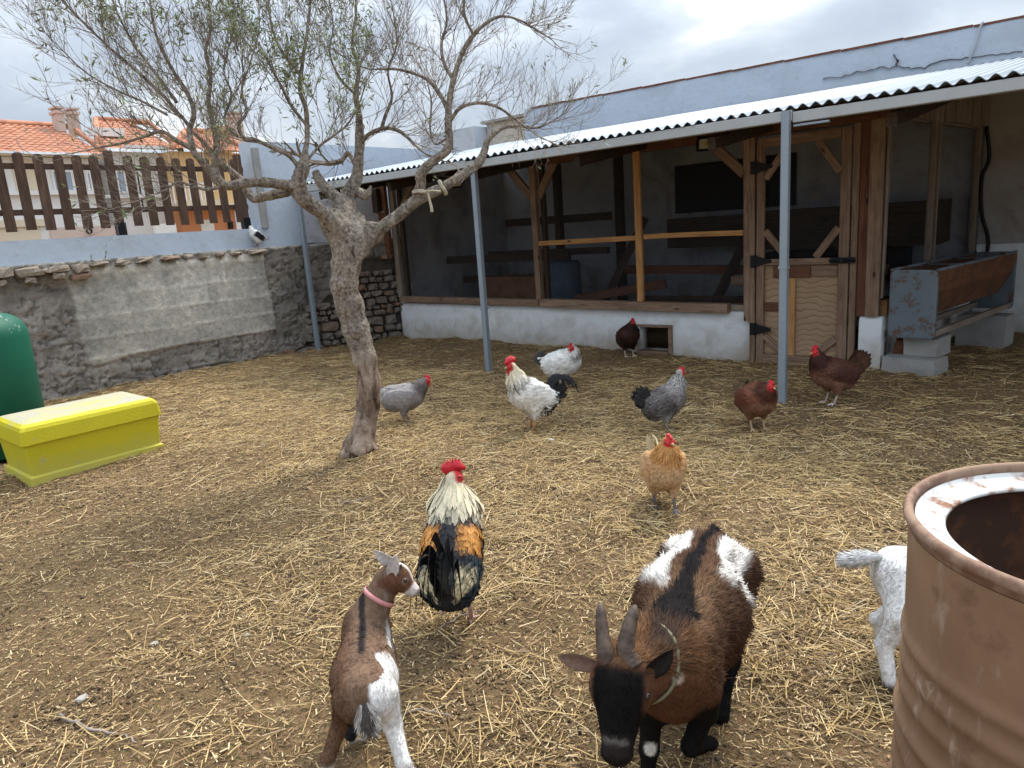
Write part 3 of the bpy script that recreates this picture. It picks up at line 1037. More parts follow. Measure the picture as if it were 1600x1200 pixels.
crack([(1285, 123), (1330, 115), (1368, 107), (1400, 102), (1415, 107), (1440, 105), (1470, 95), (1510, 90), (1560, 84), (1598, 80)])
crack([(1395, 85), (1403, 95), (1400, 102)], 0.008)
P = smooth_path([list(gy(*p, YB - 0.03)) for p in [(1536, 34), (1531, 45), (1524, 70), (1516, 90), (1512, 100)]], 6)
g = MB(); g.tube(P, 0.012, 6)
tag(g.build('cable', MT['fascia'], smooth=True), 'grey cable running down the face of the pale blue parapet', 'cable')

# neighbour walls glimpsed left of the parapet over the roof
nb = thing('neighbour_building', 'flat roofed cream and pale blue building beyond the corrugated roof', 'building', (-12, 13.5, 0))
g = MB(); g.box((-11.4, 13.0, 0), (-5.0, 19, 3.72)); g.build('cream_wall', mat_flat('cream_render', (0.52, 0.50, 0.45), 0.9), nb)
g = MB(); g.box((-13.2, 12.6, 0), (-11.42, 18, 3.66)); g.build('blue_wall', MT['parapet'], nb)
g = MB(); g.box((-11.5, 12.9, 3.723), (-4.9, 19.1, 3.78)); g.build('roof_slab', MT['concrete'], nb)

# ------------------------------------------------------------------ chicken coop
YF = 6.50
coop = thing('chicken_coop', 'timber and wire chicken coop on a whitewashed base under a corrugated lean-to roof', 'coop', (-4.5, YF, 0))
W_, RW, OW, GW, DW = MT['wood'], MT['redwood'], MT['orangewood'], MT['greywood'], MT['darkwood']


def wavy_wall(x0, x1, z0, z1, y, thick, hole=None, step=0.035, seed=1):
    """whitewashed masonry with uneven face and soft top edge; optional hole (x0,x1,z0,z1)"""
    xs = list(np.arange(x0, x1 - step * 0.5, step)) + [x1]; zs = list(np.arange(z0, z1 - step * 0.5, step)) + [z1]
    if hole:
        xs = sorted(set([x for x in xs if min(abs(x - hole[0]), abs(x - hole[1])) > step * 0.4] + list(hole[:2])))
        zs = sorted(set([z for z in zs if min(abs(z - hole[2]), abs(z - hole[3])) > step * 0.4] + list(hole[2:])))
    X, Z = np.meshgrid(xs, zs, indexing='ij')
    yy = y + 0.018 * (fbm(v3(X * 2.5, Z * 4, seed), 3, 140) - 0.5) + 0.012 * (fbm(v3(X * 11, Z * 11, seed), 3, 141) - 0.5) + 0.02 * sstep(z1 - 0.04, z1, Z)
    V = np.stack([X, yy, Z], -1); nzz = len(zs)
    F = grid_faces(len(xs), nzz)
    Vf = V.reshape(-1, 3)
    if hole:
        c = Vf[F].mean(1)
        F = F[~((c[:, 0] > hole[0]) & (c[:, 0] < hole[1]) & (c[:, 2] > hole[2]) & (c[:, 2] < hole[3]))]
    g = MB(); g.add(Vf, [F])
    yb = y + thick
    if hole:
        h0, h1, h2, h3 = hole
        for lo, hi in (((x0, y + .02, z0), (h0, yb, z1 - .002)), ((h1, y + .02, z0), (x1, yb, z1 - .002)), ((h0, y + .02, h3), (h1, yb, z1 - .002)), ((h0, y + .02, z0), (h1, yb, h2))): g.box(lo, hi)
    else: g.box((x0, y + .02, z0), (x1, yb, z1 - .002))
    return g


hole = (-3.78, -3.44, 0.055, 0.30)
wavy_wall(-7.50, -2.575, -0.08, 0.485, YF, 0.16, hole).build('base_wall', MT['whitewash'], coop, True)
wavy_wall(-7.50, -7.40, 0.4851, 0.74, YF, 0.16, seed=3).build('base_wall', MT['whitewash'], coop, True)
wavy_wall(-1.65, -1.475, -0.08, 0.465, YF - 0.05, 0.2, seed=5).build('base_wall', MT['whitewash'], coop, True)
# pop hole frame
ph = MB(); ph.box((hole[1] - 0.002, YF - 0.03, 0.04), (hole[1] + 0.035, YF + 0.05, 0.325)); ph.box((hole[0] - 0.02, YF - 0.028, hole[3]), (hole[1] - 0.003, YF + 0.05, hole[3] + 0.025)); ph.box((hole[0] - 0.02, YF - 0.05, -0.01), (hole[1] - 0.003, YF + 0.05, hole[2]))
ph.build('pop_hole_frame', W_, coop)

# side of the coop runs back from the corner post to the rear wall
SA, SB = np.array([-1.49, YF + 0.06]), np.array([-1.19, YB - 0.03])


def side(t, z): return np.array([*(SA + (SB - SA) * t), z])


d_ = SB - SA; L_ = float(np.linalg.norm(d_))
sw = MB()
n_ = unit(np.array([d_[1], -d_[0]]))
for s0 in np.linspace(0, 1, 2)[:1]:
    a0, b0 = SA, SB
    q = [a0 - n_ * 0.14, a0 + n_ * 0.0, b0 + n_ * 0.0, b0 - n_ * 0.14]
    sw.add([(p[0], p[1], z) for z in (-0.08, 0.46) for p in q], [[(0, 1, 2, 3)[::-1], (4, 5, 6, 7), (0, 1, 5, 4), (1, 2, 6, 5), (2, 3, 7, 6), (3, 0, 4, 7)]])
sw.build('base_wall', MT['whitewash'], coop)

# sills
beam('sill', (-7.42, YF - 0.02, 0.545), (-5.045, YF - 0.025, 0.53), 0.10, 0.075, W_, coop, bow=0.004)
beam('sill', (-5.025, YF - 0.03, 0.532), (-2.80, YF - 0.03, 0.512), 0.10, 0.09, W_, coop, bow=-0.004)
beam('sill', (-2.79, YF + 0.02, 0.515), (-2.60, YF + 0.02, 0.512), 0.07, 0.055, GW, coop)
beam('sill', (-7.40, YF + 0.08, 0.515), (-2.6, YF + 0.08, 0.515), 0.10, 0.05, W_, coop)
# posts and head beam
beam('post', (-7.42, YF - 0.02, 0.58), (-7.42, YF - 0.02, 2.12), 0.06, 0.09, GW, coop, up=(1, 0, 0))
beam('post', (-7.33, YF + 0.03, 0.56), (-7.33, YF + 0.03, 2.12), 0.05, 0.06, DW, coop, up=(1, 0, 0))
beam('post', (-5.045, YF - 0.03, 0.575), (-5.045, YF - 0.03, 2.04), 0.07, 0.075, W_, coop, up=(1, 0, 0), bow=0.006)
beam('post', (-4.98, YF + 0.04, 0.56), (-4.98, YF + 0.04, 2.04), 0.06, 0.05, DW, coop, up=(1, 0, 0))
beam('post', (-3.715, YF - 0.075, 0.57), (-3.735, YF - 0.055, 2.06), 0.035, 0.072, OW, coop, up=(1, 0, 0), bow=-0.012)
beam('post', (-2.615, YF - 0.03, 0.40), (-2.625, YF - 0.03, 2.06), 0.08, 0.055, W_, coop, up=(1, 0, 0))
beam('head_beam', (-7.5, YF - 0.02, 2.10), (-1.47, YF - 0.02, 2.10), 0.09, 0.15, RW, coop, bow=0.006)
beam('rail', (-5.005, YF - 0.045, 1.195), (-3.757, YF - 0.045, 1.205), 0.03, 0.052, OW, coop)
beam('rail', (-3.677, YF - 0.045, 1.212), (-2.655, YF - 0.045, 1.205), 0.03, 0.048, OW, coop, bow=0.008)
for a, b in (((-7.28, 1.70), (-7.02, 2.04)), ((-5.09, 1.70), (-5.42, 2.05)), ((-5.00, 1.70), (-4.76, 2.06)), ((-2.66, 1.72), (-3.02, 2.06))):
    beam('brace', (a[0], YF - 0.01, a[1]), (b[0], YF - 0.01, b[1]), 0.04, 0.085, W_, coop)

# wire netting: hexagonal-ish net of thin strands


def netting(o, u, v, nu, nv, w, name='wire_netting'):
    o, u, v = (np.asarray(k, float) for k in (o, u, v))
    lu, lv = np.linalg.norm(u), np.linalg.norm(v); uu, vv = u / lu, v / lv
    nrm = unit(np.cross(uu, vv))
    g = MB(); P = []
    for i in range(nu + 1):
        for s in (-1, 1):
            k = np.arange(nv + 1); t = k / nv * lv
            a = (i + 0.25 * s * np.where(k % 2, 1, -1)) / nu * lu
            a = np.clip(a, 0, lu)
            pts = o + a[:, None] * uu + t[:, None] * vv + nrm * 0.001 * s
            L = pts - uu * w / 2; R = pts + uu * w / 2
            V = np.stack([L, R], 1).reshape(-1, 3); q = np.arange(nv) * 2
            g.add(V, [np.stack([q, q + 1, q + 3, q + 2], 1)])
    return g.build(name, MT['wire'], coop)


netting((-7.38, YF + 0.015, 0.58), (2.30, 0, 0), (0, 0, 1.46), 190, 44, 0.0011)
netting((-4.99, YF + 0.015, 0.58), (2.36, 0, 0), (0, 0, 1.46), 195, 44, 0.0011)

# door
me = MB(); me.box((-0.325, -0.006, -0.4), (0.325, 0.006, 0.4))
door = put(link('door', me.mesh('door', use_col=False), MT['plywood'], coop), (-2.14, YF - 0.023, 0.5)); door['_wpos'] = [-2.14, YF - 0.023, 0.5]
DX0, DX1 = -2.53, -1.745
yd = YF - 0.045
beam('frame_board', (-2.565, YF - 0.03, 0.01), (-2.575, YF - 0.03, 2.03), 0.07, 0.05, W_, coop, up=(1, 0, 0))
beam('stile', (DX0 + .035, yd, 0.02), (DX0 + .035, yd, 2.0), 0.035, 0.07, W_, door, up=(1, 0, 0))
beam('stile', (DX1 - .04, yd, 0.02), (DX1 - .045, yd, 2.0), 0.035, 0.08, W_, door, up=(1, 0, 0))
for zz, hh in ((0.055, 0.085), (0.935, 0.055), (1.965, 0.08)):
    beam('door_rail', (DX0 + .071, yd - 0.004, zz), (DX1 - .086, yd - 0.004, zz), 0.035, hh, W_, door)
for a, b in (((DX0 + .075, 0.27), (DX0 + .26, 0.10)), ((DX1 - .09, 0.27), (DX1 - .28, 0.10)), ((DX0 + .075, 1.21), (DX0 + .27, 0.97)), ((DX1 - .09, 1.21), (DX1 - .27, 0.97)), ((DX0 + .075, 1.66), (DX0 + .27, 1.92)), ((DX1 - .09, 1.66), (DX1 - .27, 1.92))):
    beam('brace', (a[0], yd - 0.002, a[1]), (b[0], yd - 0.002, b[1]), 0.03, 0.06, W_, door)
beam('patch_board', (DX0 + .15, yd + 0.004, 0.845), (DX0 + .47, yd + 0.004, 0.845), 0.018, 0.10, RW, door)
beam('patch_board', (DX1 - .30, yd + 0.004, 0.85), (DX1 - .09, yd + 0.004, 0.85), 0.018, 0.09, W_, door)
beam('patch_board', (DX0 + .075, yd + 0.004, 0.535), (DX0 + .24, yd + 0.004, 0.535), 0.018, 0.08, RW, door)
beam('patch_board', (DX0 + .305, yd + 0.002, 0.10), (DX0 + .305, yd + 0.002, 0.79), 0.018, 0.085, OW, door, up=(1, 0, 0))
nt_ = netting((DX0 + .06, yd + 0.03, 0.97), (0.67, 0, 0), (0, 0, 0.98), 56, 30, 0.0011)


def hinge(x, z, s, par):
    g = MB()
    g.box((x - 0.03, yd - 0.032, z - 0.055), (x + 0.03, yd - 0.0195, z + 0.055))
    g.add([(x + s * .03, yd - .032, z - .045), (x + s * .16, yd - .032, z - .012), (x + s * .16, yd - .032, z + .012), (x + s * .03, yd - .032, z + .045), (x + s * .03, yd - .02, z - .045), (x + s * .16, yd - .02, z - .012), (x + s * .16, yd - .02, z + .012), (x + s * .03, yd - .02, z + .045)], [[(0, 1, 2, 3), (7, 6, 5, 4), (0, 4, 5, 1), (3, 2, 6, 7), (1, 5, 6, 2)]])
    g.tube([(x + s * .02, yd - .03, z - .05), (x + s * .02, yd - .03, z + .05)], 0.01, 6)
    return g.build('hinge', MT['black'], par)


for zz in (0.33, 0.945, 1.76): hinge(DX0 - 0.02, zz, 1, door)
g = MB(); g.box((DX1 - 0.14, yd - 0.035, 0.915), (DX1 + 0.05, yd - 0.02, 0.965)); g.tube([(DX1 - 0.15, yd - 0.04, 0.94), (DX1 + 0.06, yd - 0.04, 0.94)], 0.012, 6); g.box((DX1 - 0.06, yd - 0.055, 0.925), (DX1 - 0.03, yd - 0.035, 0.955)); g.build('latch', MT['black'], door)

# corner post made up of boards
beam('post_board', (-1.712, YF - 0.03, 0.02), (-1.712, YF - 0.03, 2.03), 0.05, 0.05, W_, coop, up=(1, 0, 0))
beam('post_board', (-1.645, YF - 0.01, 0.47), (-1.65, YF - 0.01, 2.03), 0.06, 0.075, RW, coop, up=(1, 0, 0))
beam('post_board', (-1.555, YF - 0.03, 0.47), (-1.56, YF - 0.03, 2.03), 0.07, 0.105, W_, coop, up=(1, 0, 0))
beam('post_board', (-1.49, YF - 0.005, 0.62), (-1.487, YF - 0.005, 2.10), 0.05, 0.02, GW, coop, up=(1, 0, 0))
beam('side_sill', side(0.0, 0.53), side(0.55, 0.53), 0.05, 0.13, OW, coop)
# side: middle post, netting, weather boards above
beam('post', side(0.42, 0.46), side(0.42, 2.1), 0.05, 0.10, GW, coop, up=(0, 1, 0))
beam('batten', side(0.445, 0.6) + np.array([0.03, 0, 0]), side(0.445, 2.05) + np.array([0.03, 0, 0]), 0.02, 0.03, GW, coop, up=(0, 1, 0))
beam('post', side(0.965, 0.46), side(0.965, 2.1), 0.06, 0.10, GW, coop, up=(0, 1, 0))
beam('rail', side(0.0, 2.06), side(1.0, 2.06), 0.05, 0.06, GW, coop)
u3 = np.array([d_[0], d_[1], 0]) * 0.92
netting(side(0.02, 0.56), u3, (0, 0, 1.5), 190, 44, 0.0011)
for k in range(9):
    t0 = 0.01 + k * 0.109; t1 = t0 + 0.104
    p0, p1 = side(t0, 0) + np.array([0.035 + 0.008 * (k % 3), 0, 0]), side(t1, 0) + np.array([0.035 + 0.008 * (k % 3), 0, 0])
    zt0, zt1 = roof_z(p0[1]) - 0.012, roof_z(p1[1]) - 0.012; zb = 2.045 + random.uniform(-0.01, 0.012)
    th = np.array([0.018, -0.002, 0])
    V = [(*p0[:2], zb), (*p1[:2], zb), (*p1[:2], zt1), (*p0[:2], zt0)]
    V = np.array(V); V = np.concatenate([V, V + th]) - np.array(coop['_wpos'])
    # grain runs along local X: rotate so that local X is world Z
    Vl = np.stack([V[:, 2], V[:, 1], -V[:, 0]], 1)
    me = make_mesh('side_board', Vl, [[(0, 1, 2, 3), (7, 6, 5, 4), (0, 4, 5, 1), (1, 5, 6, 2), (2, 6, 7, 3), (3, 7, 4, 0)]])
    o = link('side_board', me, GW, coop); o.matrix_basis = Matrix(((0, 0, -1, 0), (0, 1, 0, 0), (1, 0, 0, 0), (0, 0, 0, 1)))

# left end: plaster pier, brown board with a nest-box hatch
g = MB(); g.add([(-7.94, 5.42, 1.37), (-7.60, 6.36, 1.37), (-7.60, 6.36, 2.24), (-7.94, 5.42, 2.08), (-8.1, 5.5, 1.37), (-7.75, 6.45, 1.37), (-7.75, 6.45, 2.24), (-8.1, 5.5, 2.08)], [[(0, 1, 2, 3), (0, 4, 5, 1), (3, 2, 6, 7), (1, 5, 6, 2), (4, 0, 3, 7)]])
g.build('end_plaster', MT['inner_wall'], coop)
g = MB(); g.box((-7.62, 6.38, 1.14), (-7.455, 6.43, 2.16)); g.build('end_board', MT['board'], coop)
g = MB(); g.box((-7.66, 6.30, 1.70), (-7.52, 6.375, 2.0)); hb = g.build('hatch_box', DW, coop)
beam('batten', (-7.72, 6.36, 1.70), (-7.45, 6.36, 1.70), 0.02, 0.03, W_, coop)
beam('batten', (-7.66, 6.36, 1.12), (-7.45, 6.36, 1.12), 0.08, 0.05, W_, coop)
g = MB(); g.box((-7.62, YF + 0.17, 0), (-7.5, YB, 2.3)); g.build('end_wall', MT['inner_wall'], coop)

# roof: corrugated sheets, purlins, eave beam, steel posts
X0R, X1R = -7.5, 3.3


def corrugated(x0, x1, y0, y1, dz=0.0):
    n = int((x1 - x0) / 0.083 * 10); xs = np.linspace(x0, x1, n)
    ys = np.array([y0, (y0 + y1) / 2, y1])
    X, Y = np.meshgrid(xs, ys, indexing='ij')
    Z = roof_z(Y) + 0.0135 * np.sin(2 * math.pi * X / 0.083) + dz + 0.004 * (fbm(v3(X * 1.5, Y * 2), 2, 160) - 0.5)
    V = np.stack([X, Y, Z], -1).reshape(-1, 3); F = grid_faces(n, 3)
    V2 = V - np.array([0, 0, 0.0045]); m_ = len(V)
    e0 = np.arange(n - 1) * 3
    rim = np.stack([e0 + 3, e0, e0 + m_, e0 + 3 + m_], 1)
    g = MB(); g.add(np.concatenate([V, V2]), [F[:, ::-1], F + m_, rim])
    return g


xx = X0R
k = 0
while xx < X1R:
    x2 = min(xx + 0.996, X1R)
    corrugated(xx, x2 + 0.02, YE + 0.01 * (k % 2), YB - 0.01, 0.0025 * (k % 2)).build('roof_sheet', MT['roof'], coop, True)
    xx += 0.996; k += 1
for xa, xb in ((X0R + 0.02, -4.83), (-4.825, -1.79), (-1.785, X1R - 0.02)):
    beam('eave_beam', (xa, YE + 0.038, ZE - 0.063), (xb, YE + 0.038, ZE - 0.048), 0.06, 0.07, MT['fascia'], coop)
for yy in (5.95, 7.3, 8.2):
    beam('purlin', (X0R + 0.05, yy, roof_z(yy) - 0.075), (X1R - 0.05, yy, roof_z(yy) - 0.075), 0.06, 0.10, DW, coop)
for xr in np.arange(-7.3, 3.2, 1.22):
    beam('rafter', (xr, YE + 0.12, roof_z(YE + 0.12) - 0.17), (xr, YB - 0.02, roof_z(YB) - 0.17), 0.06, 0.09, DW, coop)
for xp, yp in ((-7.78, 5.30), (-4.775, 5.215), (-1.825, 5.155)):
    g = MB(); c = 0.006; h = 0.027
    prof = [(-h + c, -h), (h - c, -h), (h, -h + c), (h, h - c), (h - c, h), (-h + c, h), (-h, h - c), (-h, -h + c)]
    V = [(xp + a, yp + b, z) for z in (-0.05, ZE - 0.02) for a, b in prof]
    g.add(V, [[(i, (i + 1) % 8, 8 + (i + 1) % 8, 8 + i) for i in range(8)]])
    zc = 0.62 if xp > -7 and xp < -3 else 0.98
    if xp > -7: g.box((xp - h - 0.004, yp - h - 0.004, zc), (xp + h + 0.004, yp + h + 0.004, zc + 0.022))
    g.build('steel_post', MT['galv'], coop)
beam('bracket', (-1.78, YE + 0.02, ZE - 0.118), (-1.55, YE + 0.02, ZE - 0.118), 0.03, 0.015, MT['galv'], coop)

# inside
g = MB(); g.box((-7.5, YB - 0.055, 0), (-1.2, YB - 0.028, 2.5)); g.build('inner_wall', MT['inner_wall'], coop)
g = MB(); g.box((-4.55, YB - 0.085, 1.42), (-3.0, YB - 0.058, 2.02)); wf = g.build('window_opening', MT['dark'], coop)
for a, b, w, h, m_ in (((-5.2, 8.5, 0.02), (-5.2, 8.5, 2.4), .1, .1, DW), ((-6.6, 7.4, 1.05), (-4.7, 7.4, 1.05), .06, .08, DW), ((-6.6, 7.8, 1.45), (-4.9, 7.8, 1.45), .06, .1, DW),
                       ((-4.75, 7.2, 0.3), (-4.25, 7.5, 1.4), .06, .09, DW), ((-3.35, 7.25, 0.35), (-3.0, 7.7, 1.35), .06, .09, DW),
                       ((-4.6, 7.6, 0.80), (-1.7, 7.6, 0.76), .06, .10, RW), ((-4.2, 7.3, 0.48), (-1.6, 7.3, 0.50), .06, .08, DW), ((-3.0, 7.0, 0.72), (-1.7, 7.0, 0.72), .05, .09, W_),
                       ((-5.0, 7.0, 0.50), (-3.9, 7.3, 0.66), .08, .10, RW), ((-7.3, 7.3, 1.0), (-5.2, 7.3, 1.0), .06, .1, DW), ((-7.3, 7.6, 0.7), (-5.4, 7.6, 0.7), .06, .1, DW), ((-5.55, 7.6, 0.0), (-5.55, 7.6, 2.3), .08, .1, DW)):
    beam('perch', a, b, w, h, m_, coop)
g = MB(); g.box((-3.2, 8.15, 0.95), (-1.4, 8.80, 1.38)); g.box((-4.4, 8.3, 1.0), (-3.25, 8.80, 1.36)); g.build('nest_box', DW, coop)
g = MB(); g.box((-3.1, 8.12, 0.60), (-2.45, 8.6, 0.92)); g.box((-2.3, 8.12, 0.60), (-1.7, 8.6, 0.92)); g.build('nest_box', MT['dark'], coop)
g = MB(); g.box((-6.35, 7.0, 0.0), (-5.45, 7.4, 0.78)); tag(g.build('crate', MT['board']), 'large brown crate standing inside the coop behind the left wire panel', 'crate')
g = MB(); a = np.linspace(0, 2 * math.pi, 24, endpoint=False)
prof = [(0.0, 0.0), (0.20, 0.0), (0.215, 0.03), (0.215, 0.30), (0.222, 0.32), (0.215, 0.34), (0.215, 0.62), (0.222, 0.64), (0.215, 0.66), (0.21, 0.93), (0.18, 0.96), (0.0, 0.96)]
V = np.array([[(-5.13 + r_ * math.cos(t), 7.05 + r_ * math.sin(t), z) for t in a] for r_, z in prof]).reshape(-1, 3)
i = np.arange(len(prof) - 1)[:, None] * 24; j = np.arange(24)[None]; j2 = (j + 1) % 24
g.add(V, [np.stack([i + j, i + j2, i + 24 + j2, i + 24 + j], -1).reshape(-1, 4)])
tag(g.build('barrel', MT['bluebarrel'], smooth=True), 'blue plastic barrel inside the coop just right of the middle timber post', 'barrel')


# floodlights under the eave
def floodlight(x, y, z, rz, tilt, label):
    t = thing('floodlight', label, 'floodlight', (x, y, z), group='floodlights under the coop roof')
    R_ = Matrix.Rotation(rz, 4, 'Z') @ Matrix.Rotation(tilt, 4, 'X')
    def tr(V): return np.array([list(R_ @ Vector(v)) for v in V])
    g = MB(); s, dpt = 0.085, 0.05
    V = [(-s, 0, -s * .8), (s, 0, -s * .8), (s, 0, s * .8), (-s, 0, s * .8), (-s * .6, dpt, -s * .5), (s * .6, dpt, -s * .5), (s * .6, dpt, s * .5), (-s * .6, dpt, s * .5)]
    fr = [(-s * .8, 0, -s * .58), (s * .8, 0, -s * .58), (s * .8, 0, s * .58), (-s * .8, 0, s * .58)]
    bk = [(-s * .8, .016, -s * .58), (s * .8, .016, -s * .58), (s * .8, .016, s * .58), (-s * .8, .016, s * .58)]
    V = tr(V + fr + bk)
    g.add(V, [[(0, 4, 5, 1), (1, 5, 6, 2), (2, 6, 7, 3), (3, 7, 4, 0), (4, 7, 6, 5), (0, 1, 9, 8), (1, 2, 10, 9), (2, 3, 11, 10), (3, 0, 8, 11), (8, 9, 13, 12), (9, 10, 14, 13), (10, 11, 15, 14), (11, 8, 12, 15)]])
    o = link('housing', g.mesh('housing', use_col=False), MT['black'], t)
    g = MB(); V = tr([(-s * .79, .012, -s * .57), (s * .79, .012, -s * .57), (s * .79, .012, s * .57), (-s * .79, .012, s * .57), (-.02, .0145, -.015), (.02, .0145, -.015), (.02, .0145, .015), (-.02, .0145, .015)])
    g.add(V[:4], [[(0, 1, 2, 3)]]); link('lens', g.mesh('lens', use_col=False), MT['lampglass'], t)
    g = MB(); V = tr([(-.018, .009, -.016), (.018, .009, -.016), (.018, .009, .016), (-.018, .009, .016)]); g.add(V, [[(0, 1, 2, 3)]])
    link('emitter', g.mesh('emitter', use_col=False), mat_flat('led_yellow', (0.55, 0.45, 0.05), 0.4), t)
    g = MB()
    for sx in (-1, 1): g.tube([tuple(tr([(sx * (s + .008), .02, 0)])[0]), (sx * (s + .008), 0.05, 0.11)], 0.006, 5)
    g.tube([(-(s + .008), 0.05, 0.11), (s + .008, 0.05, 0.11)], 0.006, 5)
    link('bracket', g.mesh('bracket', use_col=False), MT['black'], t)
    return t


floodlight(*gy(1104, 224, 6.22), 0.28, -0.35, 'black floodlight with a yellowish lens hanging left of the coop door')
floodlight(*gy(712, 285, 6.2), 0.5, -0.35, 'black floodlight under the roof behind the tree limb, left of the middle steel post')

# black hose down the rear wall at the coop corner
P = smooth_path([(-1.14, 8.78, 2.05), (-1.10, 8.80, 1.75), (-1.15, 8.80, 1.55), (-1.13, 8.82, 1.2), (-1.06, 8.82, 0.95), (-1.07, 8.82, 0.7)], 6)
g = MB(); g.tube(P, 0.018, 7); tag(g.build('hose', MT['black'], smooth=True), 'black hose hanging down the white wall behind the metal trough', 'hose')

# ------------------------------------------------------------------ metal feed trough on blocks
# end panel, V-shaped body seen in cross section (u across, z)
ta, tb = np.array([-1.245, 6.40]), np.array([-0.93, 8.35])
td = unit(tb - ta); tn = np.array([td[1], -td[0]])
trough = thing('feed_trough', 'long rusty blue grey metal feed trough raised on concrete blocks beside the coop', 'trough', (*ta, 0))


def tp(s, u, z): p = ta + td * s + tn * u; return (p[0], p[1], z)


def end_panel(s, name):
    hw, z0, z1, rr = 0.175, 0.31, 0.855, 0.04
    pr = []
    for cx, cz, a0 in ((hw - rr, z0 + rr, -90), (hw - rr, z1 - rr, 0), (-hw + rr, z1 - rr, 90), (-hw + rr, z0 + rr, 180)):
        for a in np.linspace(a0, a0 + 90, 5): pr.append((cx + rr * math.cos(math.radians(a)), cz + rr * math.sin(math.radians(a))))
    n = len(pr); g = MB()
    V = [tp(s - 0.014, u * 0.93, 0.5825 + (z - 0.5825) * 0.95) for u, z in pr] + [tp(s - 0.010, u, z) for u, z in pr] + [tp(s + 0.02, u, z) for u, z in pr]
    F4 = [(k * n + i, k * n + (i + 1) % n, (k + 1) * n + (i + 1) % n, (k + 1) * n + i) for k in range(2) for i in range(n)]
    g.add(V, [np.array(F4)[:, ::-1], np.array([list(range(n)), list(range(2 * n, 3 * n))[::-1]])])
    for z in np.linspace(0.42, 0.78, 5):                      # rivets
        for u in (-0.135,):
            g.box(tp(s - 0.018, u - 0.006, z - 0.014), tp(s - 0.012, u + 0.006, z + 0.014))
    return g.build(name, MT['trough'], trough)


end_panel(0.0, 'end_panel'); end_panel(1.95, 'end_panel')
sec = [(-0.165, 0.835), (-0.16, 0.68), (-0.05, 0.47), (0.05, 0.47), (0.16, 0.68), (0.165, 0.835)]
inn = [(u * 0.97, z + 0.006) for u, z in sec]
g = MB(); n = len(sec)
V = [tp(s, u, z) for s in (0.02, 1.94) for u, z in sec + inn[::-1]]; m_ = 2 * n
g.add(V, [[(i, (i + 1) % m_, m_ + (i + 1) % m_, m_ + i) for i in range(m_)]])
g.build('trough_body', MT['rust'], trough)
for u in (-0.165, 0.165):
    beam('rim_board', tp(0.0, u * 1.03, 0.80), tp(1.95, u * 1.03, 0.80), 0.012, 0.10, MT['rust'], trough)
    g = MB(); g.tube([tp(0.0, u * 1.02, 0.852), tp(1.95, u * 1.02, 0.852)], 0.014, 8); g.build('rim', MT['trough'], trough, True)
for s in (0.65, 1.3):
    g = MB(); g.tube([tp(s, -0.16, 0.845), tp(s, 0.16, 0.845)], 0.009, 6); g.build('tie_bar', MT['trough'], trough, True)
beam('runner', tp(0.02, 0.14, 0.345), tp(1.94, 0.14, 0.345), 0.04, 0.05, MT['greywood'], trough)
beam('runner', tp(0.02, -0.14, 0.345), tp(1.94, -0.14, 0.345), 0.04, 0.05, MT['greywood'], trough)


def block(cx, cy, z0, size, rz, label):
    o = link('concrete_block', stone_mesh('concrete_block', size, int(abs(cx) * 1000) + int(z0 * 50), 0.035, 0.93), MT['concrete'])
    o.location = (cx, cy, z0 + size[2] / 2); o.rotation_euler = (0, 0, rz); return tag(o, label, 'block', 'concrete blocks under the trough')


rz_t = math.atan2(td[1], td[0]) - math.pi / 2
block(-1.235, 6.52, -0.02, (0.42, 0.28, 0.165), rz_t - 0.05, 'lower grey concrete block under the near end of the trough')
block(-1.17, 6.62, 0.147, (0.26, 0.30, 0.15), rz_t, 'upper grey concrete block directly under the near end of the trough')
block(-0.95, 8.1, -0.02, (0.42, 0.3, 0.31), rz_t, 'grey concrete block under the far end of the trough')
o = link('brick', stone_mesh('brick', (0.09, 0.2, 0.12), 3, 0.05, 0.9), MT['brick']); o.location = (-1.37, 6.66, 0.205); o.rotation_euler = (0.1, 0.2, 0.2)
tag(o, 'reddish brick wedged between the whitewashed base and the concrete blocks', 'brick')

# ------------------------------------------------------------------ yellow bin
def rounded_rect(hx, hy, r, n=5):
    out = []
    for cx, cy, a0 in ((hx - r, hy - r, 0), (-hx + r, hy - r, 90), (-hx + r, -hy + r, 180), (hx - r, -hy + r, 270)):
        for a in np.linspace(a0, a0 + 90, n): out.append((cx + r * math.cos(math.radians(a)), cy + r * math.sin(math.radians(a))))
    return out


def stack(rings):
    n = len(rings[0]); V = np.array(rings).reshape(-1, 3)
    i = np.arange(len(rings) - 1)[:, None] * n; j = np.arange(n)[None]; j2 = (j + 1) % n
    return V, [np.stack([i + j, i + j2, i + n + j2, i + n + j], -1).reshape(-1, 4), np.array([list(range(n))[::-1]]), np.array([list(range(len(V) - n, len(V)))])]


binx, biny = -5.445, 1.715
bin_ = thing('yellow_bin', 'faded yellow concrete box with a grey worn top on the straw at the left', 'box', (binx, biny, 0))
HX, HY = 0.275, 0.425
rings = [[(x, y, z) for x, y in rounded_rect(HX - i_, HY - i_, 0.012)] for z, i_ in ((-0.03, 0.0), (0.042, 0.003), (0.052, 0.020), (0.262, 0.004))]
V, F = stack(rings); g = MB(); g.add(V, F); o = link('bin_body', g.mesh('bin_body', use_col=False), MT['yellow'], bin_)
rings = [[(x, y, z) for x, y in rounded_rect(HX - i_, HY - i_, max(0.014, r_))] for z, i_, r_ in ((0.258, 0.002, .02), (0.258, -0.010, .02), (0.262, -0.013, .02), (0.35, -0.004, .02), (0.372, 0.006, .03), (0.388, 0.030, .03), (0.394, 0.065, .03), (0.397, 0.10, .02))]
V, F = stack(rings); g = MB(); g.add(V, F); link('lid', g.mesh('lid', use_col=False), MT['yellow'], bin_)


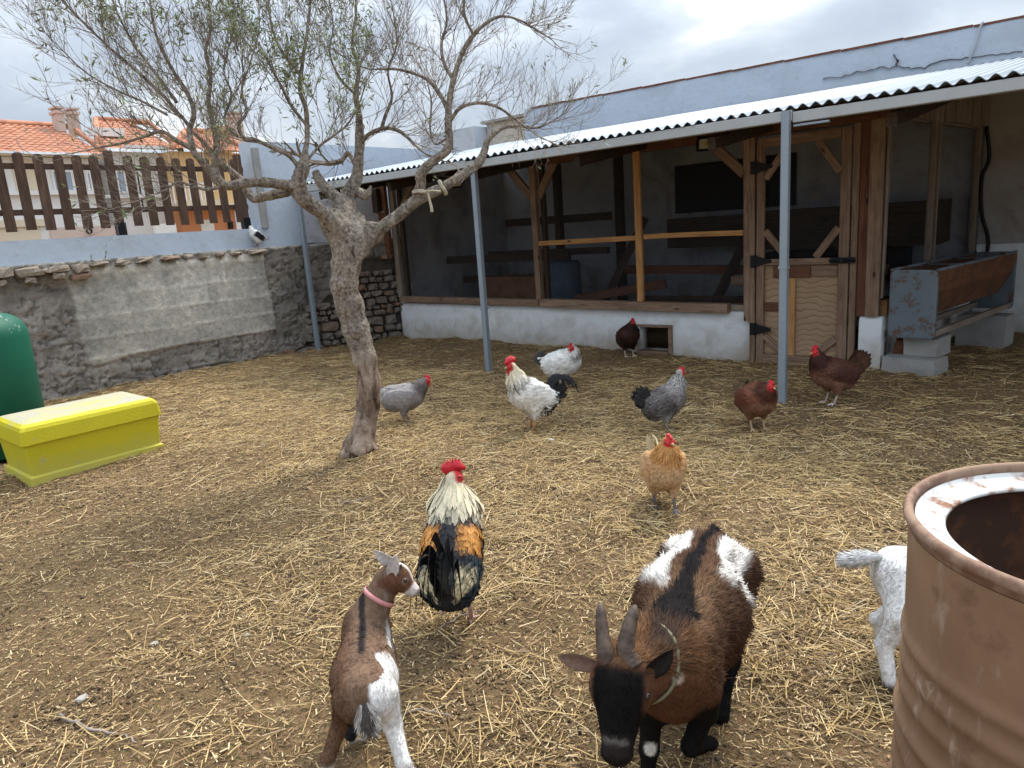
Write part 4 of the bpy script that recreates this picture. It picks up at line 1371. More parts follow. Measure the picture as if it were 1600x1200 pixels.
def lathe(prof, c, n=48):
    a = np.linspace(0, 2 * math.pi, n, endpoint=False)
    V = np.array([[(c[0] + r_ * math.cos(t), c[1] + r_ * math.sin(t), c[2] + z) for t in a] for r_, z in prof]).reshape(-1, 3)
    i = np.arange(len(prof) - 1)[:, None] * n; j = np.arange(n)[None]; j2 = (j + 1) % n
    return V, [np.stack([i + j, i + j2, i + n + j2, i + n + j], -1).reshape(-1, 4)]


# ------------------------------------------------------------------ green gas tank
tc = (-6.42, 1.40, 0)
tank = thing('gas_tank', 'dark green steel gas tank with a domed top standing behind the yellow box', 'tank', tc)
R_ = 0.385
prof = [(0.0, 0.0), (R_ - .03, 0.0), (R_, 0.02), (R_, 0.76)] + [(R_ * math.cos(a) if False else R_ - 0.17 + 0.17 * math.cos(a), 0.86 + 0.17 * math.sin(a)) for a in np.linspace(0, math.pi / 2, 9)] + [(0.1, 1.045), (0.0, 1.05)]
V, F = lathe(prof, tc, 64); g = MB(); g.add(V, F); g.build('tank_shell', MT['green'], tank, True)
g = MB(); V, F = lathe([(0.05, 1.02), (0.05, 1.075), (0.035, 1.08), (0.02, 1.085), (0.02, 1.12), (0.0, 1.12)], tc, 16); g.add(V, F); g.build('valve', MT['galv'], tank, True)

# ------------------------------------------------------------------ oil drum, cut open
dc = (0.045, 1.405, 0.0)
drum = thing('oil_drum', 'open rusty brown oil drum with a peeling white ring inside its rim', 'drum', dc)
RD = 0.302


def mat_drum():
    m, nt, b = new_mat('drum_primer', 0.68, 0, 0.22)
    v = tcoord(nt, 'Object'); vs_ = tcoord(nt, 'Object', (1, 1, 0.35))
    n1 = noise(nt, v, 2.3, 6, 0.6, 0.5); n2 = noise(nt, vs_, 26, 5, 0.6); n3 = noise(nt, v, 120, 3)
    c = ramp(nt, n1, [(0.3, (0.175, 0.098, 0.056)), (0.7, (0.30, 0.185, 0.112))])
    c = mixc(nt, ramp(nt, n2, [(0.58, 0.0), (0.70, 0.6)]), c, (0.38, 0.29, 0.22))
    c = mixc(nt, ramp(nt, noise(nt, v, 9, 6, 0.7), [(0.54, 0.0), (0.68, 0.7)]), c, (0.125, 0.062, 0.036))
    c = mixc(nt, ramp(nt, noise(nt, tcoord(nt, 'Object', (1, 1, 1)), 5.5, 8, 0.75), [(0.735, 0.0), (0.745, 0.8)]), c, (0.55, 0.50, 0.44))
    # scratches
    for rot, thr in ((0.5, 0.011), (-0.7, 0.009)):
        t = N(nt, 'ShaderNodeTexCoord'); mp = N(nt, 'ShaderNodeMapping'); mp.inputs['Rotation'].default_value = (rot, 0.3 * rot, rot); mp.inputs['Scale'].default_value = (14, 14, 1.6)
        nt.links.new(t.outputs['Object'], mp.inputs['Vector'])
        vo = N(nt, 'ShaderNodeTexVoronoi', feature='DISTANCE_TO_EDGE'); vo.inputs['Scale'].default_value = 1.2; nt.links.new(mp.outputs[0], vo.inputs['Vector'])
        f = math_n(nt, 'MULTIPLY', ramp(nt, vo.outputs['Distance'], [(thr * 0.5, 1.0), (thr, 0.0)]), ramp(nt, noise(nt, v, 6, 3), [(0.56, 0.0), (0.64, 0.45)]))
        c = mixc(nt, f, c, (0.38, 0.28, 0.21))
    setc(nt, b, c); bump(nt, b, math_n(nt, 'ADD', n1, math_n(nt, 'MULTIPLY', n3, 0.15)), 0.25, 0.01)
    return m


def mat_ring():
    m, nt, b = new_mat('peeling_white_paint', 0.55, 0, 0.3)
    v = tcoord(nt, 'Object')
    n = noise(nt, v, 11, 7, 0.7); n2 = noise(nt, v, 3.0, 3)
    f = math_n(nt, 'ADD', math_n(nt, 'MULTIPLY', n, 0.75), math_n(nt, 'MULTIPLY', n2, 0.25))
    c = mixc(nt, ramp(nt, f, [(0.48, 0.0), (0.56, 1.0)]), (0.62, 0.62, 0.60), (0.22, 0.09, 0.04))
    c = mixc(nt, ramp(nt, noise(nt, v, 30, 5), [(0.62, 0.0), (0.7, 0.7)]), c, (0.33, 0.17, 0.07))
    setc(nt, b, c); bump(nt, b, n, 0.2, 0.004)
    return m


prof = [(RD - .004, 0.0), (RD, 0.012), (RD, 0.20)]
for zc in (0.30,):
    prof += [(RD + 0.011 * math.exp(-((z - zc) / 0.016) ** 2), z) for z in np.linspace(zc - 0.045, zc + 0.045, 13)]
    if zc < 0.5:
        for zz, am in ((0.375, .005), (0.435, .005), (0.49, .010), (0.55, .0055), (0.60, .0055), (0.65, .006)): prof += [(RD + am * math.exp(-((z - zz) / 0.013) ** 2), z) for z in np.linspace(zz - 0.026, zz + 0.026, 9)]
prof += [(RD, 0.69), (RD, 0.845)]
prof = [p for i, p in enumerate(prof) if i == 0 or p[1] > prof[i - 1][1] + 1e-5]
V, F = lathe(prof, dc, 96)
ang = np.arctan2(V[:, 1] - dc[1], V[:, 0] - dc[0])
dent = 0.018 * (fbm(np.stack([np.cos(ang) * 1.6, np.sin(ang) * 1.6, V[:, 2] * 3.2], 1), 3, 200) - 0.5) * (V[:, 2] < 0.83)
V[:, 0] += np.cos(ang) * dent; V[:, 1] += np.sin(ang) * dent
g = MB(); g.add(V, F); g.build('drum_shell', mat_drum(), drum, True)
rim = [(RD + 0.000, 0.846)] + [(RD + 0.001 + 0.0085 * math.cos(a), 0.868 + 0.011 * math.sin(a)) for a in np.linspace(-1.2, math.pi + 0.5, 12)] + [(RD - 0.011, 0.856)]
V, F = lathe(rim, dc, 96); g = MB(); g.add(V, F); g.build('rim', mat_metal('worn_rim', (0.21, 0.115, 0.075), 0.6, 0.1, 0.42, (0.30, 0.20, 0.14), 14), drum, True)
ring = [(RD - 0.010, 0.862), (RD - 0.014, 0.8555), (RD - 0.050, 0.849), (RD - 0.056, 0.847), (RD - 0.058, 0.842), (RD - 0.054, 0.839), (RD - 0.02, 0.839)]
V, F = lathe(ring, dc, 96); a_ = np.arctan2(V[:, 1] - dc[1], V[:, 0] - dc[0]); g = MB(); g.add(V, F); g.build('lid_ring', mat_ring(), drum, True)
inner = [(RD - 0.012, 0.845), (RD - 0.008, 0.02), (0.0, 0.015)]
V, F = lathe(inner, dc, 64); g = MB(); g.add(V, [F[0][:, ::-1]]); g.build('drum_lining', mat_metal('dark_rust', (0.065, 0.034, 0.022), 0.95, 0.0, 0.5, (0.11, 0.05, 0.026), 9), drum, True)

# ------------------------------------------------------------------ the old tree
TB = np.array([-3.78, 2.78]); TD = float(np.linalg.norm(TB)); TN = TB / TD
TNv = np.array([TN[0], TN[1], 0.0])


def tpt(px, py, off=0.0):
    """photo pixel -> point in the upright plane through the tree, `off` metres behind it"""
    r_ = ray(px, py); return CAMC + r_ * ((TD + off) / (r_ @ TNv))


PXM = TD / 1120.0
tree = thing('old_tree', 'gnarled old tree with a twisted bare trunk and thin twigs growing from the straw', 'tree', (TB[0], TB[1], 0))


def mat_bark():
    m, nt, b = new_mat('bark', 0.95, 0, 0.1)
    v = tcoord(nt, 'Object', (1, 1, 0.28)); v1 = tcoord(nt, 'Object')
    z = N(nt, 'ShaderNodeSeparateXYZ'); nt.links.new(v1, z.inputs[0])
    n1 = noise(nt, v, 16, 7, 0.68, 0.7); n2 = noise(nt, v1, 50, 5, 0.7); n3 = noise(nt, v1, 3, 4)
    low = ramp(nt, n1, [(0.34, (0.11, 0.078, 0.06)), (0.66, (0.56, 0.45, 0.36)), (0.5, (0.38, 0.285, 0.22))])
    hi = ramp(nt, math_n(nt, 'ADD', math_n(nt, 'MULTIPLY', n2, 0.6), math_n(nt, 'MULTIPLY', n1, 0.4)), [(0.38, (0.085, 0.07, 0.058)), (0.60, (0.54, 0.48, 0.41)), (0.5, (0.32, 0.275, 0.23))])
    f = ramp(nt, math_n(nt, 'ADD', z.outputs[2], math_n(nt, 'MULTIPLY', n3, 0.5)), [(0.75, 0.0), (1.55, 1.0)])
    c = mixc(nt, f, low, hi)
    c = mixc(nt, ramp(nt, noise(nt, v1, 7, 5, 0.7), [(0.60, 0.0), (0.72, 0.45)]), c, (0.33, 0.33, 0.25))
    setc(nt, b, c); bump(nt, b, math_n(nt, 'ADD', n1, n2), 1.0, 0.03)
    return m


MT['bark'] = mat_bark()
m, nt, b = new_mat('twig_bark', 0.9, 0, 0.15)
setc(nt, b, ramp(nt, noise(nt, tcoord(nt, 'Object'), 8, 4), [(0.35, (0.15, 0.12, 0.10)), (0.7, (0.38, 0.33, 0.28))])); MT['twig'] = m
m, nt, b = new_mat('leaf', 0.6, 0, 0.3)
gi = N(nt, 'ShaderNodeNewGeometry')
setc(nt, b, ramp(nt, gi.outputs['Random Per Island'], [(0.0, (0.15, 0.20, 0.085)), (1.0, (0.40, 0.45, 0.29)), (0.6, (0.27, 0.33, 0.165))]))
b.inputs['Transmission Weight'].default_value = 0.0; MT['leaf'] = m

tr_px = [(559, 712, 23, 0), (562, 690, 22, 0), (568, 665, 20.5, 0), (575, 630, 20, 0), (576, 600, 20.5, 0), (569, 560, 22, 0), (556, 515, 23, 0), (545, 475, 23, 0), (537, 445, 24.5, 0), (541, 415, 25, 0), (547, 392, 27, 0), (548, 372, 24, 0)]
TR = [(tpt(x, y_, o_), r_ * PXM * (0.90 if y_ > 520 else 0.83)) for x, y_, r_, o_ in tr_px]
roots = [((552, 694), (539, 711), .055, .03, -0.06), ((571, 688), (588, 700), .055, .03, -0.06), ((561, 690), (562, 706), .05, .03, -0.12), ((560, 688), (550, 692), .05, .025, 0.12), ((566, 672), (582, 695), .045, .025, 0.08)]
forks = [((546, 390), (517, 345), .095, .072, -0.05), ((550, 385), (585, 362), .085, .055, -0.02), ((543, 372), (538, 322), .085, .075, 0.10), ((530, 370), (506, 340), .06, .035, -0.08), ((560, 360), (562, 345), .05, .035, 0.05)]


def trunk_sdf(P):
    d = None
    for (a, ra), (b_, rb) in zip(TR[:-1], TR[1:]):
        q = sd_cap(P, a, b_, ra, rb); d = q if d is None else smin(d, q, 0.03)
    for a, b_, ra, rb, o_ in roots: d = smin(d, sd_cap(P, tpt(*a), tpt(*b_, o_), ra, rb), 0.05)
    for a, b_, ra, rb, o_ in forks: d = smin(d, sd_cap(P, tpt(*a), tpt(*b_, o_), ra, rb), 0.035)
    # flutes, knots and hollows
    hol = sd_ell(P, tpt(583, 648, -0.062), (0.024, 0.045, 0.10)); d = np.maximum(d, -hol) if False else -smin(-d, hol, 0.03)
    hol2 = sd_ell(P, tpt(545, 690, -0.07), (0.018, 0.035, 0.07)); d = -smin(-d, hol2, 0.02)
    w = fbm(P * np.array([9, 9, 1.9]) + 0.35 * P[..., 2:3] * np.array([5, -3, 0]), 3, 300)
    d = d - (0.046 + 0.03 * sstep(.5, .05, P[..., 2])) * (w - 0.5) - 0.026 * (fbm(P * np.array([30, 30, 16]), 3, 301) - 0.5)
    return d


lo = np.min([p for p, _ in TR], 0) - 0.32; hi_ = np.max([p for p, _ in TR], 0) + np.array([0.35, 0.35, 0.30]); lo[2] = -0.06
V, F = surface_nets(trunk_sdf, lo, hi_, 0.0125)
link('trunk', make_mesh('trunk', V - np.array([TB[0], TB[1], 0]), [F], smooth=True), MT['bark'], tree)

LIMBS = [  # (px, py, radius px, offset behind the tree plane)
    [(548, 378, 15, 0), (590, 360, 12, -.03), (625, 334, 11, -.06), (655, 312, 10.5, -.08), (690, 294, 9.5, -.06), (722, 275, 8.5, -.03), (748, 256, 8, 0), (757, 235, 7, .02), (763, 218, 6, .03), (785, 200, 4, .06), (810, 196, 3.2, .1), (838, 200, 2.6, .12), (862, 190, 1.8, .15), (885, 175, 1.2, .2)],
    [(650, 312, 9, -.08), (657, 292, 8.5, -.10), (657, 272, 9, -.12), (672, 255, 8, -.14), (692, 240, 7.5, -.15), (703, 222, 7.5, -.16), (702, 190, 6.5, -.16), (703, 160, 6, -.16), (709, 125, 5.5, -.18), (722, 85, 5, -.2), (740, 55, 4, -.22), (770, 30, 3, -.25), (800, 28, 2.2, -.25), (835, 44, 1.6, -.25), (862, 62, 1, -.25)],
    [(546, 385, 17, -.03), (515, 345, 13.5, -.10), (488, 322, 12.5, -.14), (470, 303, 13, -.17), (467, 283, 12.5, -.18), (473, 262, 10.5, -.18), (477, 235, 6, -.16), (480, 205, 5, -.14), (477, 170, 4.5, -.12), (468, 138, 4, -.1), (472, 100, 3.6, -.08), (478, 60, 3.2, -.05), (484, 20, 2.6, 0), (488, -40, 1.8, 0)],
    [(466, 292, 10, -.18), (440, 287, 8.5, -.22), (410, 285, 8, -.26), (380, 286, 7.5, -.30), (352, 290, 7.5, -.34), (333, 272, 6.5, -.36), (313, 250, 6, -.38), (302, 232, 5.5, -.38), (298, 205, 5, -.36), (304, 178, 4.4, -.34), (296, 150, 4, -.33), (275, 118, 3.4, -.32), (255, 80, 2.8, -.3), (240, 40, 2.2, -.28), (232, -20, 1.5, -.28)],
    [(462, 298, 8, -.14), (440, 300, 8.5, -.08), (415, 306, 8, -.02), (398, 310, 7.5, .03), (386, 298, 7, .06), (378, 282, 6.5, .08), (362, 268, 6, .10), (345, 254, 5.2, .12), (330, 240, 4.6, .14), (318, 225, 4, .15), (300, 205, 3.2, .15), (285, 185, 2.6, .16), (262, 165, 2, .18)],
    [(340, 282, 6.5, -.35), (335, 255, 6, -.36), (338, 222, 5.6, -.36), (332, 195, 5, -.35), (325, 160, 4, -.34), (330, 120, 3.4, -.33), (322, 80, 2.8, -.33), (330, 40, 2.2, -.33), (322, -20, 1.5, -.33)],
    [(538, 330, 17, .10), (548, 300, 14, .12), (558, 275, 10.5, .14), (561, 245, 9, .15), (562, 210, 8, .16), (561, 180, 6.5, .16), (556, 150, 5, .16), (560, 110, 4, .16), (550, 70, 3.2, .16), (556, 20, 2.4, .16), (552, -40, 1.6, .16)],
    [(536, 315, 11, .12), (515, 300, 10, .16), (498, 282, 9, .2), (492, 270, 7, .22)],
    [(558, 300, 9, .12), (572, 304, 8, .06), (578, 294, 3, .04), (580, 290, 2.5, .04)],
    [(468, 262, 4.5, -.18), (450, 242, 4.2, -.22), (425, 230, 4, -.26), (400, 220, 4, -.3), (385, 216, 3.8, -.3), (372, 232, 4, -.3), (370, 262, 4, -.28)] if False else [(468, 262, 4.5, -.18), (450, 242, 4.2, -.22), (425, 230, 4, -.26), (400, 218, 3.8, -.3), (380, 214, 3.4, -.32), (372, 195, 3, -.33), (385, 175, 2.6, -.33), (378, 140, 2.2, -.33), (390, 100, 1.6, -.33)],
    [(480, 250, 3, -.16), (500, 228, 2.6, -.14), (525, 210, 2.4, -.12), (545, 192, 2, -.1), (560, 165, 1.6, -.08), (572, 130, 1.2, -.06)],
    [(561, 225, 5, .15), (578, 210, 4.6, .12), (596, 202, 4.4, .1), (620, 204, 4, .06), (636, 214, 3.2, .04), (648, 226, 2.5, .02)],
    [(596, 202, 4, .1), (602, 180, 3.4, .12), (612, 150, 2.8, .14), (606, 110, 2.3, .15), (620, 70, 1.9, .16), (615, 20, 1.4, .16)],
    [(702, 180, 4.6, -.16), (690, 150, 4.4, -.12), (672, 128, 4, -.08), (650, 116, 3.4, -.05), (620, 108, 2.6, 0), (590, 108, 1.6, .04)],
    [(704, 188, 4, -.16), (720, 168, 3.8, -.2), (748, 160, 3.4, -.24), (775, 166, 2.8, -.28), (800, 182, 2.2, -.3), (830, 205, 1.5, -.3)],
    [(709, 125, 4, -.18), (695, 100, 3.4, -.16), (690, 70, 3, -.14), (698, 30, 2.4, -.12), (690, -20, 1.6, -.1)],
    [(740, 55, 3, -.22), (725, 20, 2.6, -.22), (728, -30, 1.8, -.2)],
    [(350, 290, 3, -.34), (325, 296, 2.8, -.4), (300, 290, 2.4, -.44), (278, 284, 2, -.48), (258, 296, 1.5, -.5), (222, 312, 1, -.52)],
    [(300, 232, 4, -.38), (275, 218, 3.6, -.42), (250, 205, 3, -.46), (222, 214, 2.4, -.5), (190, 224, 1.8, -.52), (150, 232, 1.1, -.55)],
    [(298, 200, 3.6, -.36), (270, 165, 3.2, -.4), (235, 130, 2.8, -.42), (195, 95, 2.4, -.44), (150, 55, 2, -.46), (110, 15, 1.6, -.48), (80, -20, 1.2, -.48)],
    [(276, 160, 3, -.36), (240, 110, 2.6, -.3), (210, 70, 2.2, -.26), (185, 25, 1.8, -.24), (170, -20, 1.3, -.2)],
    [(262, 180, 2.4, -.4), (225, 160, 2, -.44), (180, 140, 1.6, -.48), (130, 110, 1.2, -.5), (70, 50, .8, -.5)],
    [(372, 214, 2.6, -.32), (350, 190, 2.4, -.3), (362, 150, 2, -.26), (350, 110, 1.6, -.22), (362, 60, 1.2, -.2)],
    [(472, 120, 2.8, -.08), (450, 95, 2.4, -.1), (430, 60, 2, -.12), (420, 20, 1.6, -.14), (410, -20, 1.2, -.14)],
    [(478, 195, 3, -.14), (455, 165, 2.8, -.16), (440, 135, 2.4, -.18), (425, 110, 2, -.2), (410, 80, 1.5, -.2)],
    [(557, 150, 2.6, .16), (530, 120, 2.3, .18), (515, 80, 2, .2), (520, 40, 1.6, .22), (512, -20, 1.2, .22)],
    [(700, 215, 2.4, -.16), (680, 225, 2.2, -.1), (672, 200, 2, -.06), (674, 160, 1.6, -.04), (668, 130, 1.2, 0)],
    [(556, 262, 3.5, .15), (545, 240, 5, .2), (535, 250, 6, .22), (526, 254, 5.5, .22)] ,
]
g = MB(); limb_paths = []
for li, L in enumerate(LIMBS):
    pts = np.array([[*tpt(x, y_, o_), r_ * PXM * (0.90 if r_ > 6 else 0.78)] for x, y_, r_, o_ in L])
    S = smooth_path(pts, 6)
    w = np.array([[fbm(S[:, :3] * 6.0, 2, 310 + k)] for k in range(3)])[:, 0].T - 0.5
    S[:, :3] += w * np.minimum(S[:, 3:4] * 1.3, 0.022) * (np.arange(len(S)) > 3)[:, None]
    rad = np.maximum(S[:, 3] * (0.92 + 0.35 * (fbm(S[:, :3] * 16, 2, 320) - 0.5) * 2 * 0.4), 0.0022)
    limb_paths.append((S[:, :3], rad))
    n = 14 if rad.max() > 0.02 else 8
    V, F = tube_geo(S[:, :3], rad, n)
    if rad.max() > 0.012:
        d = unit(V - np.repeat(S[:, :3], n, 0))
        V = V + d * (np.repeat(rad, n) * 0.34 * (fbm(V * 34, 3, 330) - 0.5))[:, None]
    g.add(V, F)
    # stubs and spurs on the thick limbs
    for i_ in range(8, len(S) - 4, 5):
        if rad[i_] > 0.014 and random.random() < 0.7:
            d = unit(np.array([random.uniform(-1, 1), random.uniform(-1, 1), random.uniform(-0.2, 1)]))
            p = S[i_, :3]; h = rad[i_]
            g.tube([p + d * h * 0.6, p + d * (h + random.uniform(.005, .025))], [0.008, 0.004], 5)
g.build('limbs', MT['bark'], tree, True)

# twigs in three generations
tw = {}


def put_tube(P, r0, r1, nside):
    k = len(P); tw.setdefault((k, nside), []).append((P, np.linspace(r0, r1, k)))


tips = []


def grow(p, d, L, r0, lvl):
    k = (7, 5, 4)[lvl]
    P = [p]; d = d.copy()
    for s_ in range(k - 1):
        d = unit(d + np.array([random.gauss(0, .13), random.gauss(0, .13), random.gauss(0, .12) + (0.09 if lvl < 2 else .04)]))
        P.append(P[-1] + d * L / (k - 1))
    P = np.array(P); put_tube(P, r0, r0 * 0.45, 4 if lvl == 0 else 3)
    if lvl == 2:
        tips.append((P, d)); return
    n = random.randint(5, 8) if lvl == 0 else random.randint(2, 5)
    for _ in range(n):
        t = random.uniform(0.12, 1.0); f = t * (k - 1); i_ = min(int(f), k - 2); q = P[i_] + (P[i_ + 1] - P[i_]) * (f - i_)
        a = unit(P[i_ + 1] - P[i_]); s_ = unit(np.cross(a, np.array([random.gauss(0, 1), random.gauss(0, 1), random.gauss(0, 1)])))
        ang_ = random.uniform(0.45, 0.95)
        nd = unit(a * math.cos(ang_) + s_ * math.sin(ang_) + np.array([0, 0, 0.16]))
        grow(q, nd, L * random.uniform(0.38, 0.7) * (1.15 - 0.5 * t), r0 * 0.58, lvl + 1)


cen = tpt(540, 300, 0)
for li, (P, rad) in enumerate(limb_paths):
    if li in (7, 8): continue
    arc = np.concatenate([[0], np.cumsum(np.linalg.norm(np.diff(P, axis=0), axis=1))])
    s0 = arc[np.argmax(rad < 0.021)] if (rad < 0.021).any() else arc[-1] * 0.8
    ln = arc[-1] - s0
    n = int(5 + ln * 19)
    for _ in range(n):
        s_ = s0 + ln * random.random() ** 0.8
        i_ = min(np.searchsorted(arc, s_), len(P) - 1); p = P[i_]
        a = unit(P[i_] - P[max(i_ - 1, 0)] + 1e-6)
        s2 = unit(np.cross(a, np.array([random.gauss(0, 1), random.gauss(0, 1), random.gauss(0, 1)])))
        out = p - cen; out[2] *= 0.35
        nd = unit(a * 0.55 + s2 * 0.8 + unit(out) * 0.30 + np.array([0, 0, 0.42]))
        grow(p, nd, random.uniform(0.18, 0.46), min(0.0025, rad[i_] * 0.6), 0)
    grow(P[-1], unit(P[-1] - P[-3]), 0.12 if li < 2 else 0.3, rad[-1], 0)
g = MB()
for (k, ns), it in tw.items():
    V, F = tubes_batch(np.array([p for p, _ in it]), np.array([r_ for _, r_ in it]), ns); g.add(V, [F])
g.build('twigs', MT['twig'], tree, False, kind='stuff')
NTIPS = len(tips)
# sparse narrow leaves, thickest on the left and middle of the crown
lv, lf = [], []
for P, d in tips:
    c_ = (P[-1] - CAMC) @ CAMR; px = 800 + FPX * c_[0] / -c_[2]
    pr = (0.30 if px < 330 else 0.42 if px < 580 else 0.05) * (0.3 + 1.4 * float(sstep(.4, .62, vnoise(P[-1] * 3.0, 350))))
    if random.random() > pr: continue
    for _ in range(random.randint(1, 4)):
        p = P[random.randint(1, len(P) - 1)] + np.random.normal(0, .004, 3)
        ld = unit(d * 0.7 + np.array([random.gauss(0, .5), random.gauss(0, .5), random.gauss(0, .5)]))
        sd_ = unit(np.cross(ld, np.array([random.gauss(0, 1), random.gauss(0, 1), random.gauss(0, 1)])))
        L = random.uniform(.022, .05); w = L * random.uniform(.09, .14)
        lv.append([p, p + ld * L * .45 + sd_ * w, p + ld * L, p + ld * L * .45 - sd_ * w])
lv = np.array(lv); g = MB(); g.add(lv.reshape(-1, 3), [(np.arange(len(lv)) * 4)[:, None] + np.arange(4)])
g.build('leaves', MT['leaf'], tree, kind='stuff')
print('twig tips', NTIPS, 'leaves', len(lv))

# rope tied round the limb
rope = MB()
for c_, ax_, rr in ((tpt(657, 300, -.09), (0, 0, 1), 0.048), (tpt(692, 293, -.06), (0.8, 0.6, 0.5), 0.046)):
    ax_ = unit(ax_); A_ = axes(ax_, (0.3, 0.8, 0.1))
    t = np.linspace(0, 4 * math.pi, 40)
    rope.tube(c_ + np.outer(np.cos(t) * rr, A_[:, 1]) + np.outer(np.sin(t) * rr, A_[:, 2]) + np.outer((t / t[-1] - .5) * .018, A_[:, 0]), 0.0065, 6)
rope.tube(smooth_path([tpt(657, 301, -.15), tpt(672, 298, -.17), tpt(688, 299, -.13)], 5), 0.0065, 6)
P = smooth_path([tpt(668, 300, -.16), tpt(671, 312, -.165), tpt(674, 324, -.165), tpt(675, 331, -.16)], 5)
rope.tube(P, np.linspace(.006, .011, len(P)), 6)
tag(rope.build('rope', MT['rope'], smooth=True), 'pale rope knotted round the right limb of the tree with a loose end', 'rope')

# ------------------------------------------------------------------ houses across the street
def mat_tile():
    m, nt, b = new_mat('terracotta_tile', 0.8, 0, 0.2)
    v = tcoord(nt, 'Object')
    vo = N(nt, 'ShaderNodeTexVoronoi'); vo.inputs['Scale'].default_value = 3.0; nt.links.new(v, vo.inputs['Vector'])
    s = N(nt, 'ShaderNodeSeparateColor'); nt.links.new(vo.outputs['Color'], s.inputs[0])
    c = ramp(nt, s.outputs[0], [(0.0, (0.38, 0.16, 0.095)), (1.0, (0.54, 0.265, 0.165))])
    c = mixc(nt, ramp(nt, noise(nt, v, 1.5, 5), [(0.45, 0.0), (0.75, 0.5)]), c, (0.36, 0.19, 0.13))
    setc(nt, b, c); return m


MT['tile'] = mat_tile()
MT['hwhite'] = mat_plaster('house_white', (0.72, 0.72, 0.71), (0.58, 0.57, 0.55), 0.2, 0.3)
MT['hcream'] = mat_plaster('house_cream', (0.66, 0.58, 0.44), (0.55, 0.48, 0.37), 0.2, 0.3)
MT['hyellow'] = mat_plaster('house_yellow', (0.62, 0.43, 0.22), (0.52, 0.36, 0.19), 0.2, 0.3)
MT['horange'] = mat_plaster('house_orange', (0.55, 0.245, 0.115), (0.46, 0.21, 0.10), 0.2, 0.3)
MT['hpink'] = mat_plaster('chimney_render', (0.56, 0.46, 0.41), (0.44, 0.36, 0.32), 0.2, 0.4)


def hp(px, py, X): p = gx(px, py, X); return p[1], p[2]


def tile_roof(parent, ye0, ye1, Xe, ze, yr0, yr1, Xr, zr):
    """one slope of barrel tiles: eave line (ye) at Xe, ridge line (yr) at Xr; hips where the ridge is shorter"""
    pit = 0.26
    ny = int((ye1 - ye0) / pit * 6) + 1; Ys = np.linspace(ye0, ye1, ny)
    Ls = math.hypot(Xr - Xe, zr - ze); nr = max(3, int(Ls / 0.38))
    t = np.concatenate([[k / nr, (k + 0.999) / nr] for k in range(nr)])
    T, Y = np.meshgrid(t, Ys, indexing='ij')
    frac = (T * nr) % 1.0
    bump_ = 0.045 * np.abs(np.sin(math.pi * Y / pit)) + 0.03 * (1 - frac)
    X = Xe + (Xr - Xe) * T; Z = ze + (zr - ze) * T + bump_
    V = np.stack([X, Y, Z], -1).reshape(-1, 3); F = grid_faces(len(t), ny)
    tc_ = T.reshape(-1)[F].mean(1); yc = Y.reshape(-1)[F].mean(1)
    k = (yc > ye0 + (yr0 - ye0) * tc_) & (yc < ye1 + (yr1 - ye1) * tc_)
    g = MB(); g.add(V, [F[k]])
    g.build('roof_tiles', MT['tile'], parent, kind='stuff')
    g = MB()
    g.tube([(Xr, yr0, zr + .05), (Xr, yr1, zr + .05)], 0.13, 8)
    for a, b_ in ((ye0, yr0), (ye1, yr1)):
        if abs(a - b_) > 0.4: g.tube([(Xe, a, ze + .06), (Xr, b_, zr + .06)], 0.11, 8)
    g.build('ridge_cap', MT['tile'], parent, True)


def hbox(parent, name, px0, py0, px1, py1, X, d, mat, proud=0.0, z0=None):
    """block whose street face fills the photo rectangle at distance X"""
    ya, zt = hp(px0, py0, X); yb, zb = hp(px1, py1, X)
    if z0 is not None: zb = z0
    g = MB(); g.box((X - d, min(ya, yb), min(zt, zb)), (X + proud, max(ya, yb), max(zt, zb))); return g.build(name, mat, parent)


def hwindow(parent, px0, py0, px1, py1, X):
    y0, z1 = hp(px0, py0, X); y1, z0 = hp(px1, py1, X)
    g = MB(); w = 0.07
    for lo, hi in (((y0, z0), (y1, z0 + w)), ((y0, z1 - w), (y1, z1)), ((y0, z0 + w), (y0 + w, z1 - w)), ((y1 - w, z0 + w), (y1, z1 - w)), (((y0 + y1) / 2 - w / 2, z0 + w), ((y0 + y1) / 2 + w / 2, z1 - w))):
        g.box((X + 0.003, lo[0], lo[1]), (X + 0.07, hi[0], hi[1]))
    f = g.build('window', MT['hwhite'], parent)
    off = np.array(parent['_wpos'])
    p = MB(); p.box((X + 0.002, y0 + 0.01, z0 + 0.01), (X + 0.03, y1 - 0.01, z1 - 0.01)); p.V = [v - off for v in p.V]
    link('pane', p.mesh('pane', use_col=False), MT['pane'], f)


def chimney(parent, px0, px1, ptop, pbot, X, mat):
    y0, zt = hp(px0, ptop, X); y1, zb = hp(px1, pbot, X)
    g = MB(); g.box((X - 0.5, y0, zb), (X + 0.1, y1, zt - 0.22))
    g.box((X - 0.56, y0 - .06, zt - 0.22), (X + 0.16, y1 + .06, zt - 0.12)); g.box((X - 0.48, y0 + .04, zt - 0.12), (X + 0.08, y1 - .04, zt - .03)); g.box((X - 0.56, y0 - .06, zt - .03), (X + .16, y1 + .06, zt + .04))
    g.build('chimney', mat, parent)


